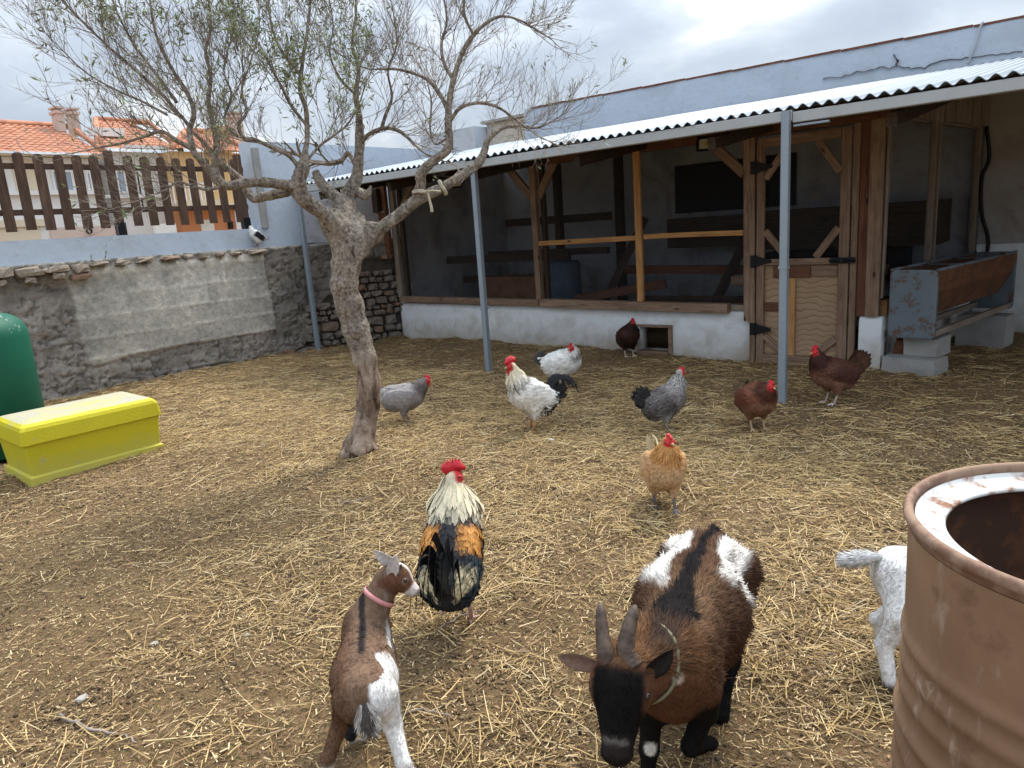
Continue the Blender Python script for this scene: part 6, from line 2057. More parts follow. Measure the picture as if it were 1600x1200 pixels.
o = hair_coat('coat', None, V, F, kid_sdf, 36000, lambda p: np.where(p[:, 2] > .36, .006, .011), .0008, kid_flow, kid_col, np.random.default_rng(12), lift=.22, clump=.35, cj=.6)
o.parent = kid; o.location = (-K0).tolist()


def tail_tuft(parent, off, base, tip, r, n, col_fn, rng, spread=.35, L=.05):
    """fluffy tail: a core with long hairs"""
    base = np.asarray(base, float); tip = np.asarray(tip, float)
    ax_ = unit(tip - base); T = np.linalg.norm(tip - base)
    t = rng.random(n) ** .8; d0 = unit(rng.normal(0, 1, (n, 3))); d0 = unit(d0 - ax_ * (d0 @ ax_)[:, None])
    p = base + ax_ * (t * T)[:, None] + d0 * (r * (.35 + .65 * np.sin(math.pi * np.clip(t * .85 + .1, 0, 1))))[:, None] * .55
    d = unit(ax_ + d0 * spread + rng.normal(0, .18, (n, 3)) + np.array([0, 0, -.06])); l = (L * rng.uniform(.5, 1.1, n))[:, None]
    s = unit(np.cross(d, d0)) * .0013
    V = np.stack([p - s, p + s, p + d * l * .6 + s * .7, p + d * l * .6 - s * .7, p + d * l], 1).reshape(-1, 3) - off
    k = np.arange(n) * 5
    me = make_mesh('tail', V, [np.stack([k, k + 1, k + 2, k + 3], 1), np.stack([k + 3, k + 2, k + 4], 1)], np.repeat(np.clip(col_fn(p, t, d0) * rng.uniform(.75, 1.15, (n, 1)), 0, 1), 5, 0), True, np.repeat(unit(d0 + d * .2), 5, 0))
    return link('tail', me, MT['coat'], parent, 'stuff')


def kt_col(p, t, d0):
    edge = np.abs(d0 @ kl)
    c = np.where((edge > .55)[:, None], np.array([.62, .60, .58]), np.array([.12, .105, .10])); return c


tb_ = k_r - kf * .062 + np.array([0, 0, .012])
tail_tuft(kid, K0, tb_, tb_ - kf * .014 + np.array([.004, .003, -.05]), .032, 2600, kt_col, np.random.default_rng(13), .4, .035)

# ------------------------------------------------------------------ white kid behind the drum
W0 = np.array([-0.30, 2.30, 0.0])
wk = thing('goat_kid', 'white goat kid half hidden behind the rusty drum with its tail sticking out', 'goat', W0)
wf = unit(np.array([.80, .60, 0])); wl_ = np.cross([0, 0, 1.0], wf)
w_r = gz(1402, 892, .295); w_c = w_r + wf * .30 + np.array([0, 0, .01])
wBR = [gz(1408, 905, .285), gz(1410, 968, .20), gz(1381, 1008, .118), gz(1391, 1070, .02)]
wBL = [w_r + wl_ * .035 + np.array([0, 0, -.03]), gz(1405, 945, .19), gz(1370, 968, .135), gz(1388, 1022, .02)]
wF1 = [w_c - wl_ * .04 + np.array([0, 0, -.05]), w_c - wl_ * .045 + np.array([0, 0, -.14]), w_c - wl_ * .045 + np.array([0, 0, -.22]), w_c - wl_ * .045 + np.array([0, 0, -.275])]
wF2 = [p + wl_ * .09 for p in wF1]
w_h = w_c + wf * .17 + np.array([0, 0, .15])


def wk_sdf(P):
    m_ = (w_r + w_c) / 2
    d = sd_cap(P, w_r, m_, .066, .078); d = smin(d, sd_cap(P, m_, w_c, .078, .07), .03)
    for s in (-1, 1): d = smin(d, sd_ell(P, w_r + wl_ * s * .03 + np.array([0, 0, -.025]), (.062, .042, .085), axes(wf)), .03)
    d = smin(d, sd_cap(P, w_c + np.array([0, 0, .02]), w_h, .055, .037), .03)
    d = smin(d, sd_ell(P, w_h, (.05, .04, .042), axes(wf)), .02); d = smin(d, sd_cap(P, w_h, w_h + wf * .085 + np.array([0, 0, -.03]), .036, .02), .02)
    for leg, ra in ((wBR, (.066, .044, .024, .019)), (wBL, (.048, .029, .020, .017)), (wF1, (.03, .02, .017, .017)), (wF2, (.03, .02, .017, .017))):
        q = None
        for k in range(3):
            c = sd_cap(P, leg[k], leg[k + 1], ra[k], ra[k + 1]); q = c if q is None else smin(q, c, .012)
        d = smin(d, q, .022)
    return d


def wk_col(P):
    nz = fbm(P * 14, 3, 440)
    c = np.array([.80, .80, .79]) * (.90 + .16 * nz)[:, None]
    lo = sstep(.04, .02, P[:, 2])[:, None]
    return c * (1 - lo) + np.array([.10, .085, .07]) * lo


V, F = surface_nets(wk_sdf, np.array([-.62, 2.0, -.004]), np.array([.18, 2.72, .56]), .0062)
g = MB(); g.add(V - W0, [F], wk_col(V))
for s in (-1, 1):
    bs = w_h + wl_ * s * .035 + np.array([0, 0, .02]); Ve, Fe, Ce = leaf_ear(bs, bs + wl_ * s * .06 + np.array([0, 0, .02]), .018, wf, .5, (.7, .6, .58), (.78, .77, .76)); g.add(Ve - W0, Fe, Ce)
link('body', g.mesh('body', True), MT['coat'], wk)
for s in (-1, 1):
    V_, F_ = blob(w_h + wl_ * s * .036 + wf * .03 + np.array([0, 0, .006]), (.008,) * 3, 7); g = MB(); g.add(V_, F_); g.build('eye', MT['eye'], wk, True)
o = hair_coat('coat', None, V, F, wk_sdf, 26000, lambda p: np.full(len(p), .012), .0009, lambda p: np.broadcast_to(-wf * .7 + np.array([0, 0, -.7]), p.shape), wk_col, np.random.default_rng(14), lift=.2, clump=.5, cj=.2)
o.parent = wk; o.location = (-W0).tolist()
tb_ = w_r - wf * .05 + np.array([0, 0, .05])
tail_tuft(wk, W0, tb_, tb_ - wf * .10 + np.array([0, 0, -.006]), .03, 3000, lambda p, t, d0: np.tile(np.array([.78, .78, .77]), (len(p), 1)), np.random.default_rng(15), .22, .04)

# ------------------------------------------------------------------ poultry
def feather_batch(p, d, n, L, W, c_mid, c_edge, c_tip, curl=0.12):
    """broad vanes: base pair, two rows of three, tip; arrays (k,3)/(k,)"""
    s = unit(np.cross(d, n)); L = L[:, None]; W = W[:, None]
    r0 = p; r1 = p + d * L * .42 + n * L * .05; r2 = p + d * L * .80 + n * L * (.05 - curl * .3); r3 = p + d * L + n * L * (.02 - curl)
    ed = -n * W * .18
    V = np.stack([r0 - s * W * .35, r0 + s * W * .35, r1 - s * W * .5 + ed, r1 + n * W * .05, r1 + s * W * .5 + ed, r2 - s * W * .42 + ed, r2 + n * W * .05, r2 + s * W * .42 + ed, r3], 1)
    k = (np.arange(len(p)) * 9)[:, None]
    Q = np.concatenate([k + np.array([2, 3, 6, 5]), k + np.array([3, 4, 7, 6])])
    T = np.concatenate([k + np.array([0, 3, 2]), k + np.array([0, 1, 3]), k + np.array([1, 4, 3]), k + np.array([5, 6, 8]), k + np.array([6, 7, 8])])
    C = np.stack([c_mid, c_mid, c_edge, c_mid, c_edge, (c_edge + c_tip) / 2, (c_mid + c_tip) / 2, (c_edge + c_tip) / 2, c_tip], 1)
    Nn = np.stack([n, n, unit(n - s * .25), n, unit(n + s * .25), unit(n - s * .25), n, unit(n + s * .25), unit(n + d * .25)], 1)
    return V.reshape(-1, 3), [Q, T], C.reshape(-1, 3), Nn.reshape(-1, 3)


def comb_geo(base, fwd, up, L, H_, nsp, th):
    """serrated blade"""
    s_ = unit(np.cross(fwd, up)); pts = [(-.5, 0), (-.62, .35)]
    for k in range(nsp):
        x = -.52 + 1.02 * (k + .5) / nsp; hgt = .62 + .38 * math.sin(math.pi * (k + .8) / (nsp + .6))
        pts += [(x - .02, hgt), (x + .5 / nsp, hgt * .34)]
    pts += [(.56, .18), (.5, 0)]
    pts = np.array(pts); n = len(pts)
    P = np.array(base)[None] + pts[:, :1] * L * np.asarray(fwd) + pts[:, 1:] * H_ * np.asarray(up)
    c = P.mean(0); taper = (1 - .55 * np.clip(pts[:, 1:], 0, 1)) * th / 2
    V = np.concatenate([P - s_ * taper, P + s_ * taper, [c - s_ * th * .62], [c + s_ * th * .62]])
    i = np.arange(n); j = (i + 1) % n
    return V, [np.stack([i, j, n + j, n + i], 1), np.concatenate([np.stack([j, i, np.full(n, 2 * n)], 1), np.stack([n + i, n + j, np.full(n, 2 * n + 1)], 1)])]


def fowl(name, label, cat, loc, heading, colour, rng_seed, s=1.0, pitch=14, head=(.155, 0, .375), neck0=(.085, 0, .255), head_yaw=0, head_pitch=0, fat=1.0, comb=(.045, .035), wattle=.02,
         legc=(.55, .47, .38), tail=None, tail_dir=(-.7, 0, .7), tail_len=.11, tail_n=9, tail_col=((.02, .02, .02), (.02, .02, .02)), step=0.0, nfe=1900, hackle=.042, fs=.85, group='hens and cockerels in the yard', leg_h=1.0, lift_leg=None, facec=(.45, .03, .03), tail_spread=1.0, sickles=0, nf=1.0):
    t = thing(name, label, cat, loc, heading, group)
    rng = np.random.default_rng(rng_seed)
    zc = .205 * (0.55 + 0.45 * leg_h) + 0.0
    cB = np.array([-.01, 0, zc]); pt = math.radians(pitch)
    bx = np.array([math.cos(pt), 0, math.sin(pt)]); BR = axes(bx)
    nb = np.array(neck0, float); hd = np.array(head, float)
    hy, hp_ = math.radians(head_yaw), math.radians(head_pitch)
    hf = np.array([math.cos(hy) * math.cos(hp_), math.sin(hy) * math.cos(hp_), math.sin(hp_)]); HA = axes(hf)
    tb = cB - bx * .13 + np.array([0, 0, .045]); td_ = unit(tail_dir)
    ft = [np.array([.012 + step, .042, 0]), np.array([.012 - step, -.042, 0])]

    def sdf(P):
        d = sd_ell(P, cB, (.150, .088 * fat, .092 * fat), BR)
        d = smin(d, sd_ell(P, cB + bx * .055 + np.array([0, 0, -.012]), (.085, .078 * fat, .083 * fat), BR), .04)
        d = smin(d, sd_ell(P, cB - bx * .055 + np.array([0, 0, -.02]), (.085, .078 * fat, .078 * fat), BR), .04)
        d = smin(d, sd_cap(P, cB - bx * .09 + np.array([0, 0, .03]), tb + td_ * .045, .058, .022), .04)
        d = smin(d, sd_cap(P, nb - np.array([.02, 0, .02]), nb + (hd - nb) * .45, .066 * fat * nf, .043 * nf), .045)
        d = smin(d, sd_cap(P, nb + (hd - nb) * .35, hd - hf * .008, .044 * nf, .0235), .03)
        d = smin(d, sd_ell(P, hd, (.030, .0225, .0245), HA), .012)
        for sy in (-1, 1):
            d = smin(d, sd_ell(P, cB + np.array([-.015, sy * .070 * fat, .012]), (.115, .026, .056), BR), .018)
            d = smin(d, sd_cap(P, np.array([.005, sy * .042, zc - .055]), np.array([ft[0 if sy > 0 else 1][0] * .6 - .01, sy * .044, zc - .125]), .042, .017), .025)
        return d

    lo = np.array([-.30, -.18, .02]); hi2 = np.array([.26, .18, max(hd[2] + .05, .34)])
    V, F = surface_nets(sdf, lo, hi2, .0072)

    def zones(P):
        a = hd - nb; u = np.clip(((P - nb) @ a) / (a @ a), 0, 1); dist = np.linalg.norm(P - (nb + u[:, None] * a), axis=1)
        nk = sstep(.085, .055, dist) * sstep(-.12, .25, ((P - nb) @ a) / (a @ a))
        q = (P - cB) @ BR
        wg = sstep(.055, .072, np.abs(q[:, 1]) / fat) * sstep(-.055, -.025, q[:, 2]) * sstep(.075, .05, q[:, 2]) * sstep(.10, .07, q[:, 0]) * (1 - nk)
        bk = sstep(.02, .05, q[:, 2]) * (1 - nk) * (1 - wg)
        be = sstep(-.02, -.05, q[:, 2]) * (1 - nk)
        return dict(nk=nk, wg=wg, bk=bk, be=be, u=u, q=q, hd=np.linalg.norm(P - hd, axis=1))

    z = zones(V); cm, ce, ct = colour(V, z, rng)
    C = cm * .55 + ce * .45
    face = sstep(.036, .028, z['hd']) * sstep(-.012, .004, (V - hd) @ hf)
    C = C * (1 - face[:, None]) + np.array(facec) * face[:, None]
    g = MB(); g.add(V, [F], np.clip(C, 0, 1))
    # shanks and toes belong to the body
    for k, sy in ((0, 1), (1, -1)):
        hip = np.array([ft[k][0] * .6 - .01, sy * .044, zc - .120]); f = ft[k].copy()
        if lift_leg == sy: f = f + np.array([-.03, 0, .05])
        knee = (hip + f) / 2 + np.array([-.012, 0, .02])
        g.tube([hip + np.array([0, 0, .03]), hip, knee, f + np.array([0, 0, .012])], [.014, .0095, .0068, .0072], 7, legc)
        for ang_, L in ((-.55, .042), (0, .05), (.55, .042), (math.pi, .02)):
            d = np.array([math.cos(ang_), math.sin(ang_), 0]); a = f + np.array([0, 0, .012])
            g.tube([a, a + d * L * .5 + np.array([0, 0, -.004]), a + d * L + np.array([0, 0, -.010])], [.0058, .0046, .0022], 6, legc)
    bo = link('body', g.mesh('body', True), MT['plumage'], t); bo.scale = (s,) * 3

    def child(nm, V_, F_, mat, C_=None, kind=None, N_=None):
        me = make_mesh(nm, V_, F_, C_, True, N_); o = link(nm, me, mat, t, kind); o.scale = (s,) * 3; return o

    # contour feathers
    p = sample_surface(V, F, nfe * 2, rng)
    p = p[np.linalg.norm(p - hd, axis=1) > .032]; p = p[p[:, 2] > zc - .12][:nfe]
    n_ = sdf_normals(sdf, p); z = zones(p); a = unit(nb - hd)
    fl = np.array([-1.0, 0, -.35]) * (1 - z['nk'][:, None]) + (a + np.array([-.25, 0, -.1])) * z['nk'][:, None] * 1.2
    fl = fl + np.array([0.2, 0, -.8]) * (z['be'] * (1 - z['wg']))[:, None]
    fl = fl + np.array([-.3, 0, .25]) * z['wg'][:, None]
    d = unit(fl - n_ * np.sum(fl * n_, 1, keepdims=True)); d = unit(d + n_ * .10 + rng.normal(0, .10, p.shape))
    L = .030 + .022 * z['wg'] + (hackle - .030) * z['nk'] + .008 * z['bk'] ; L = fs * L * rng.uniform(.75, 1.25, len(p))
    W = L * (.50 - .27 * z['nk'] - .12 * z['wg'])
    cm, ce, ct = colour(p, z, rng); jit = rng.uniform(.82, 1.16, (len(p), 1))
    Vf, Ff, Cf, Nf = feather_batch(p + n_ * .001, d, n_, L, W, cm * jit, ce * jit, ct * jit)
    child('feathers', Vf, Ff, MT['plumage'], np.clip(Cf, 0, 1), 'stuff', Nf)
    # folded wing quills
    q0 = []
    for sy in (-1, 1):
        for k in range(9):
            base = cB + BR @ np.array([.045 - .012 * k, sy * (.090 + .003 * math.sin(k)) * fat, .022 - .008 * k])
            q0.append((base, unit(np.array([-1, -sy * .16, .10 - .05 * k * .3])), np.array([0, sy, .25])))
    p = np.array([b_ for b_, _, _ in q0]); d = np.array([b_ for _, b_, _ in q0]); n2 = unit(np.array([b_ for _, _, b_ in q0])); n2 = unit(n2 - d * np.sum(n2 * d, 1, keepdims=True))
    z = zones(p); z['wg'] = np.ones(len(p)); z['nk'] = z['nk'] * 0; z['quill'] = np.tile(np.arange(9) / 8, 2); cm, ce, ct = colour(p, z, rng)
    Vf, Ff, Cf, Nf = feather_batch(p, d, n2, np.full(len(p), .088), np.full(len(p), .024), cm, ce, ct, .05)
    child('wing_feathers', Vf, Ff, MT['plumage'], np.clip(Cf, 0, 1), 'stuff', Nf)
    # tail
    p, d, n3, L, W = [], [], [], [], []
    for k in range(tail_n):
        f = (k / (tail_n - 1) - .5) * 2
        sy = 1 if k % 2 else -1; tu = np.array([-td_[2], 0, td_[0]]) * -1      # tent shaped: the vanes fan out up and down, half on each side
        fan = unit(td_ + tu * f * .42 * tail_spread + np.array([0, sy * .16 * tail_spread, 0]))
        p.append(tb + td_ * .01 + tu * f * .016 + np.array([0, sy * .010, 0])); d.append(fan); n3.append([0, sy, .15]); L.append(tail_len * (1.1 - .18 * abs(f))); W.append(tail_len * .34)
        p.append(tb - td_ * .012 + tu * f * .022 + np.array([0, -sy * .014, -.004])); d.append(unit(fan + np.array([0, -sy * .32 * tail_spread, 0]))); n3.append([0, -sy, .15]); L.append(tail_len * (.80 - .1 * abs(f))); W.append(tail_len * .32)
    p, d = np.array(p), np.array(d); n3 = np.array(n3, float); n3 = unit(n3 - d * np.sum(n3 * d, 1, keepdims=True)); m_ = len(p)
    c0 = np.tile(np.array(tail_col[0]), (m_, 1)) * rng.uniform(.8, 1.2, (m_, 1)); c1 = np.tile(np.array(tail_col[1]), (m_, 1))
    Vf, Ff, Cf, Nf = feather_batch(p, d, n3, np.array(L), np.array(W), c0, c0, c1, .1)
    child('tail', Vf, Ff, MT['plumage'], np.clip(Cf, 0, 1), 'stuff', Nf)
    if sickles:
        g = MB()
        for k in range(sickles):
            f = (k / max(1, sickles - 1) - .5) * 2; b0 = tb + np.array([.01, f * .022, .01])
            h_ = tail_len * rng.uniform(1.0, 1.6) * (1 - .25 * abs(f))
            pts = smooth_path([b0, b0 + np.array([-.03, f * .012, h_ * .62]), b0 + np.array([-.075, f * .028, h_ * .92]), b0 + np.array([-.135, f * .045, h_ * .72]), b0 + np.array([-.175, f * .055, h_ * (.25 - .3 * abs(f))])], 5)
            T_, _, _ = frames(pts); sd_ = np.array([0, 1.0, 0]); w = .013 * np.sin(np.linspace(.35, math.pi, len(pts))) ** .6 + .001
            nn = unit(np.cross(T_, sd_)); sdv = sd_ * .35 + nn * .94
            Vq = np.concatenate([pts - sdv * w[:, None], pts + sd_ * .002, pts + sdv * w[:, None]]); m_ = len(pts); i = np.arange(m_ - 1)
            g.add(Vq, [np.stack([i, i + 1, m_ + i + 1, m_ + i], 1), np.stack([m_ + i, m_ + i + 1, 2 * m_ + i + 1, 2 * m_ + i], 1)], np.array(tail_col[0]) * rng.uniform(.7, 1.5))
        o = link('sickle_feathers', g.mesh('sickle_feathers', True), MT['plumage'], t, 'stuff'); o.scale = (s,) * 3
    # head furniture
    hu = HA[:, 2]
    if comb:
        V_, F_ = comb_geo(hd + hu * .018 + hf * .006, hf, unit(hu - hf * .15), comb[0], comb[1], 5 if comb[0] < .06 else 7, .009 if comb[0] < .06 else .012); child('comb', V_, F_, MT['comb'])
        for sy in (-1, 1):
            V_, F_ = blob(hd + hf * .017 + HA[:, 1] * sy * .008 - hu * (.012 + wattle * .7), (.0075, .0045, wattle), 7, HA); child('wattle', V_, F_, MT['comb'])
            V_, F_ = blob(hd + hf * .012 + HA[:, 1] * sy * .0185 - hu * .001, (.013, .006, .012), 7, HA); child('face_skin', V_, F_, MT['comb'])
    b0 = hd + hf * .022 - hu * .003
    V_, F_ = tube_geo([b0, b0 + hf * .012 - hu * .0, b0 + hf * .024 - hu * .006], [.0095, .0068, .0012], 8); child('beak', V_, F_, MT['beak'])
    for sy in (-1, 1):
        V_, F_ = blob(hd + hf * .012 + HA[:, 1] * sy * .0235 + hu * .006, (.0042,) * 3, 6); child('eye', V_, F_, MT['eye'])
    return t


def K(*c): return np.array(c)


def full(P, c): return np.tile(np.asarray(c, float), (len(P), 1))


def lerp(a, b_, m_): return a * (1 - m_[:, None]) + np.asarray(b_) * m_[:, None]


def col_plain(base, neck=None, belly=None, wing=None, edge=1.0, back=None, tip=1.0):
    def f(P, z, rng):
        nz = fbm(P * 20 + 3.3, 3, 500)[:, None]
        c = full(P, base) * (.75 + .5 * nz)
        if belly is not None: c = lerp(c, belly, z['be'])
        if back is not None: c = lerp(c, back, z['bk'])
        if wing is not None: c = lerp(c, wing, z['wg'])
        if neck is not None: c = lerp(c, neck, z['nk'])
        return c, c * edge, c * tip
    return f


def col_sussex(P, z, rng):
    """white with a black striped neck, some black on the saddle and tail"""
    c = full(P, (.78, .77, .74)); e = c.copy()
    nk = z['nk'] * sstep(.85, .45, z['u'])
    c = lerp(c, (.025, .025, .03), nk * .95); e = lerp(e, (.60, .58, .52), nk)
    return c, e, lerp(e, (.10, .10, .11), nk * .6)


def col_cockerel(P, z, rng):
    c = full(P, (.78, .77, .73)); e = c.copy()
    nk = z['nk']; lo = nk * sstep(.62, .2, z['u']); hi3 = nk * sstep(.4, .8, z['u'])
    c = lerp(c, (.72, .64, .47), hi3); e = lerp(e, (.75, .68, .50), hi3)
    c = lerp(c, (.03, .03, .035), lo * .95); e = lerp(e, (.42, .40, .33), lo)
    bk = sstep(-.02, -.07, z['q'][:, 0]) * (1 - z['wg']) * (1 - nk)
    rnd = rng.random(len(P))
    c = lerp(c, (.03, .03, .035), bk * (rnd < .65)); 
    bl = sstep(-.055, -.10, z['q'][:, 0]); c = lerp(c, (.02, .022, .025), bl * (rnd < .8)); e = lerp(e, (.03, .03, .033), bl * (rnd < .6))
    if 'quill' in z: c = lerp(c, (.03, .03, .03), (z['quill'] > .55).astype(float)); e = lerp(e, (.05, .05, .05), (z['quill'] > .7).astype(float))
    return c, e, e


def col_silver(P, z, rng):
    nz = fbm(P * 16, 3, 510)
    c = full(P, (.060, .055, .057)) * (.6 + .8 * nz)[:, None]; e = full(P, (.17, .155, .15)) * (.6 + .7 * nz)[:, None]
    br = sstep(.02, .07, z['q'][:, 0]) * (1 - z['nk']); c = lerp(c, (.24, .21, .205), br * .8); e = lerp(e, (.33, .30, .29), br * .8)
    fl = sstep(-.04, -.075, z['q'][:, 2]) * sstep(.02, -.05, z['q'][:, 0]); c = lerp(c, (.36, .35, .34), fl); e = lerp(e, (.42, .41, .40), fl)
    c = lerp(c, (.03, .03, .033), z['nk']); e = lerp(e, (.66, .64, .60), z['nk'])
    return c, e, e * .8


def col_lavender(P, z, rng):
    nz = fbm(P * 14, 3, 520)
    c = full(P, (.235, .215, .215)) * (.75 + .45 * nz)[:, None]
    c = lerp(c, (.145, .125, .12), z['nk']); c = lerp(c, (.33, .32, .32), z['wg'] * .6 + z['bk'] * .35); c = lerp(c, (.33, .28, .24), sstep(-.05, -.08, z['q'][:, 2]) * sstep(.0, -.06, z['q'][:, 0]))
    e = c * 1.22
    if 'quill' in z: c = lerp(c, (.13, .125, .13), (z['quill'] > .6).astype(float)); e = lerp(e, (.17, .16, .17), (z['quill'] > .6).astype(float))
    return c, e, e


def col_rooster(P, z, rng):
    q = z['q']; u = z['u']
    c = full(P, (.016, .017, .02)); e = full(P, (.028, .030, .036))
    bluew = z['wg'] * sstep(.02, -.02, q[:, 0]); c = lerp(c, (.022, .036, .052), bluew); e = lerp(e, (.04, .06, .08), bluew)
    sh = sstep(.0, .025, q[:, 0]) * sstep(.11, .09, q[:, 0]) * sstep(-.02, .015, q[:, 2]) * (1 - z['nk'] * .6) * sstep(.02, .05, np.abs(q[:, 1]))
    c = lerp(c, (.36, .13, .025), sh); e = lerp(e, (.60, .30, .09), sh)
    cream = np.clip(z['nk'] * 1.3, 0, 1)
    rnd = rng.random(len(P)); c = lerp(c, (.12, .11, .09), cream); c = lerp(c, (.60, .53, .37), cream * np.maximum(sstep(.35, .6, u), (rnd < .5 - .3 * sstep(.4, .1, u)))); e = lerp(e, (.70, .63, .46), cream)
    sad = sstep(-.02, -.06, q[:, 0]) * sstep(.02, .04, q[:, 2]) * sstep(.030, .045, np.abs(q[:, 1])) * (1 - z['nk'])
    c = lerp(c, (.60, .50, .30), sad * (rnd < .75)); e = lerp(e, (.68, .60, .38), sad)
    if 'quill' in z:
        w = (np.abs(z['quill'] - .5) < .12).astype(float); e = lerp(e, (.55, .55, .52), w * .7)
    return c, e, e * (.85 + .3 * rnd[:, None] * 0 + .15)


RT = math.atan2(CAMR[1, 0], CAMR[0, 0])          # heading of "to the right in the picture"


def at(px, py): p = gz(px, py); return (float(p[0]), float(p[1]), float(gh(p[0], p[1])))


fowl('hen', 'lavender grey hen with a red comb standing just right of the tree trunk', 'hen', at(634, 657), RT + .10, col_lavender, 21, s=1.02, pitch=4, head=(.185, 0, .315), neck0=(.105, 0, .245), tail_dir=(-.93, 0, .18), tail_len=.10, tail_col=((.27, .26, .26), (.36, .35, .35)), comb=(.042, .028), legc=(.34, .27, .26), step=.01, head_pitch=-4)
fowl('cockerel', 'white cockerel with a black streaked neck and black tail standing left of the white hen', 'cockerel', at(833, 671), RT + math.pi + .45, col_cockerel, 22, s=1.16, pitch=30, head=(.120, 0, .415), neck0=(.075, 0, .285), tail_dir=(-.9, 0, .28), tail_len=.11, tail_n=7, sickles=4, tail_col=((.02, .021, .025), (.02, .02, .022)), comb=(.062, .050), wattle=.030, legc=(.56, .30, .14), hackle=.062, step=.012, leg_h=1.12)
fowl('hen', 'white hen with a black flecked neck turning its head back, by the whitewashed base', 'hen', at(881, 601), RT - .25, col_sussex, 23, s=1.10, pitch=16, head=(.085, -.055, .335), neck0=(.085, 0, .26), head_yaw=-115, tail_dir=(-.75, 0, .62), tail_len=.10, tail_col=((.03, .03, .033), (.12, .12, .12)), comb=(.036, .024), legc=(.55, .42, .37), step=.015, fat=1.08)
fowl('hen', 'very dark brown hen standing beside the small square hatch in the whitewashed base', 'hen', at(983, 560), RT - math.pi / 2 + .18, col_plain((.045, .018, .012), (.030, .012, .009), (.035, .015, .010), edge=1.3), 24, s=1.0, pitch=30, head=(.085, .02, .36), neck0=(.07, 0, .27), head_yaw=38, tail_dir=(-.9, 0, .2), tail_col=((.02, .012, .01), (.02, .015, .012)), comb=(.036, .03), legc=(.62, .52, .47), fat=1.08)
fowl('hen', 'silver grey hen with a black and white striped neck and dark raised tail', 'hen', at(1040, 671), RT + .35, col_silver, 25, s=1.0, pitch=20, head=(.125, 0, .385), neck0=(.085, 0, .265), tail_dir=(-.62, 0, .80), tail_len=.125, tail_col=((.022, .021, .023), (.05, .05, .052)), comb=(.040, .022), legc=(.42, .38, .32), step=.02)
fowl('hen', 'rounded chestnut brown hen facing forward beside the foot of the right steel post', 'hen', at(1183, 671), RT - math.pi / 2 + .12, col_plain((.150, .056, .031), (.075, .027, .017), (.20, .10, .065), wing=(.125, .045, .026), edge=1.15), 26, s=1.0, pitch=18, head=(.135, .02, .315), neck0=(.085, 0, .25), head_yaw=28, tail_dir=(-.72, .35, .5), tail_len=.10, tail_col=((.03, .02, .016), (.03, .02, .016)), comb=(.034, .028), legc=(.60, .46, .28), fat=1.12, head_pitch=-8)
fowl('hen', 'chestnut hen with a fanned dark tail in front of the coop door', 'hen', at(1299, 630), RT + math.pi + .25, col_plain((.105, .042, .026), (.045, .017, .012), (.24, .125, .085), wing=(.07, .027, .019), edge=1.2, back=(.09, .038, .027)), 27, s=1.10, pitch=16, head=(.130, 0, .355), neck0=(.095, 0, .265), tail_dir=(-.80, 0, .55), tail_len=.145, tail_n=11, tail_col=((.10, .042, .022), (.014, .012, .014)), comb=(.040, .034), legc=(.62, .54, .48), step=.0, fat=1.02)
fowl('hen', 'pale buff hen with a cream tail walking towards the camera, behind the horned goat', 'hen', at(1038, 792), RT - math.pi / 2 - .02, col_plain((.50, .295, .145), (.47, .235, .08), (.55, .38, .23), wing=(.55, .37, .20), edge=1.12), 28, s=1.02, pitch=26, head=(.095, .01, .365), neck0=(.075, 0, .27), head_yaw=24, tail_dir=(-.58, -.20, .80), tail_len=.135, tail_n=7, tail_col=((.66, .56, .37), (.72, .64, .46)), comb=(.034, .026), legc=(.20, .19, .20), step=.035, tail_spread=.6)
fowl('rooster', 'large rooster with a cream neck, orange shoulders and black tail, seen from behind', 'rooster', at(716, 972), RT + math.pi / 2 - .10, col_rooster, 29, s=1.13, pitch=44, head=(.110, -.006, .462), neck0=(.080, 0, .325), head_yaw=-62, head_pitch=5, tail_dir=(-.50, .10, .86), tail_len=.135, tail_n=11, sickles=9, tail_col=((.010, .011, .013), (.016, .018, .02)), comb=(.068, .052), wattle=.028, legc=(.50, .33, .29), hackle=.100, nfe=4200, lift_leg=1, fat=.92, tail_spread=.55, leg_h=1.30, fs=.72, nf=1.22)


# pigeon on the ledge
def col_pigeon(P, z, rng):
    c = full(P, (.78, .78, .78)); w = np.clip(z['wg'] * 1.3, 0, 1); c = lerp(c, (.018, .02, .028), w); return c, c, c


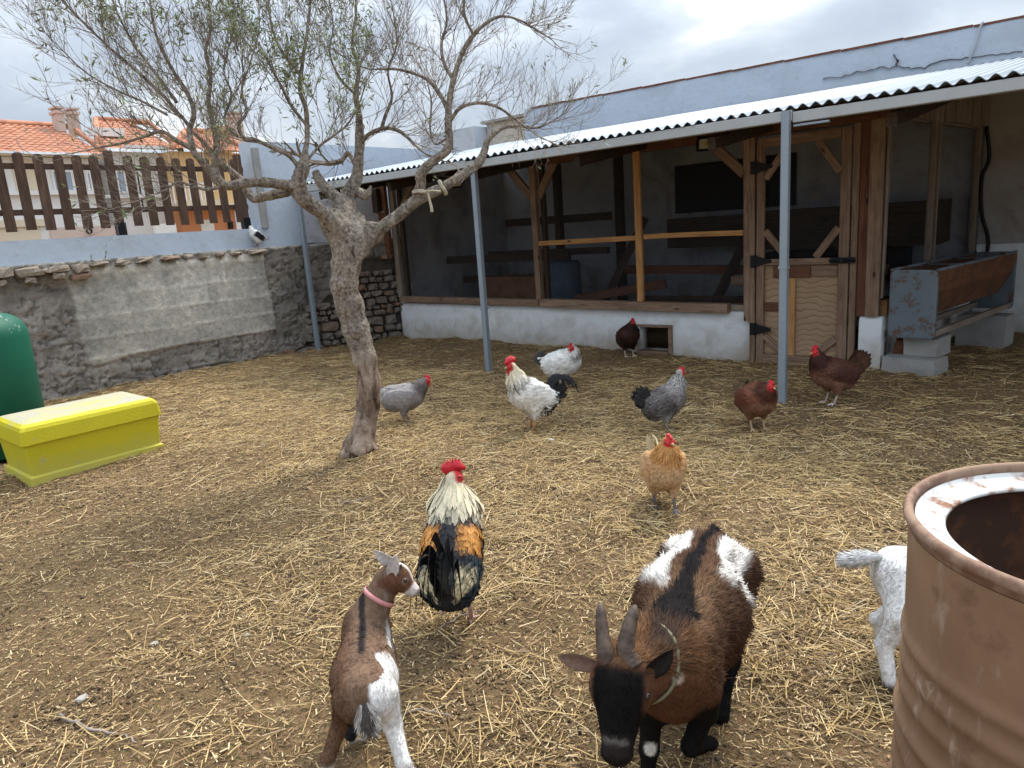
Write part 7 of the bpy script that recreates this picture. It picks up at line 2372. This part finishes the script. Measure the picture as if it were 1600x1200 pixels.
pp = gx(399, 381, XW - 0.02)
fowl('pigeon', 'white pigeon with black wings standing on the ledge below the end of the picket fence', 'pigeon', (XW + 0.03, float(pp[1]), ZT + .002), -math.pi / 2 - .25, col_pigeon, 30, s=.60, pitch=40, head=(.095, 0, .385), neck0=(.075, 0, .285), tail_dir=(-.95, 0, -.10), tail_len=.12, tail_col=((.62, .62, .63), (.10, .10, .11)), comb=None, legc=(.35, .10, .09), nfe=700, group=None, tail_spread=.4, facec=(.75, .75, .75))

# ------------------------------------------------------------------ small things lying about
def twig(px, label, r0=.006):
    P = smooth_path([np.array([*gz(*p)[:2], float(gh(*gz(*p)[:2])) + .012]) for p in px], 5)
    P = P + np.random.default_rng(len(px)).normal(0, .003, P.shape)
    g = MB(); g.tube(P, np.linspace(r0, r0 * .4, len(P)), 6); tag(g.build('stick', MT['twig'], smooth=True), label, 'stick', 'sticks on the ground')


twig([(535, 786), (558, 780), (583, 775)], 'dark stick lying on the straw left of the rooster')
twig([(548, 1158), (580, 1140), (640, 1112), (672, 1108), (705, 1122)], 'thin curved stick on the ground beside the hind leg of the kid', .005)
twig([(95, 1118), (140, 1142), (190, 1150), (214, 1165)], 'curved stick in the bottom left corner of the yard', .006)
twig([(685, 985), (720, 965), (760, 955)], 'thin stick on the straw at the foot of the large rooster', .004)
for k, (px, py, s_, lab) in enumerate([(862, 688, .035, 'small white scrap on the straw below the white cockerel'), (240, 1002, .02, 'pale pebble in the lower left of the yard'), (386, 990, .022, 'pale grey pebble left of the brown kid'), (1427, 776, .03, 'dark lump of earth beside the rim of the drum'), (128, 1090, .025, 'flat pale stone near the curved stick'), (490, 965, .025, 'dark brown clod left of the head of the kid')]):
    p = gz(px, py); o = link('pebble' if k else 'scrap', stone_mesh('pebble', (s_ * 1.4, s_, s_ * .6), 60 + k, .2, .4), mat_flat('pebble_%s' % 'abcdef'[k], ((.62, .62, .6), (.42, .39, .34), (.36, .34, .31), (.05, .035, .03), (.40, .38, .34), (.09, .045, .03))[k], .9))
    o.location = (p[0], p[1], float(gh(p[0], p[1])) + s_ * .2); o.rotation_euler = (0, .1, k * 1.3); tag(o, lab, 'pebble' if k else 'scrap')

for o in bpy.data.objects:
    if '_wpos' in o: del o['_wpos']
bpy.context.view_layer.update()
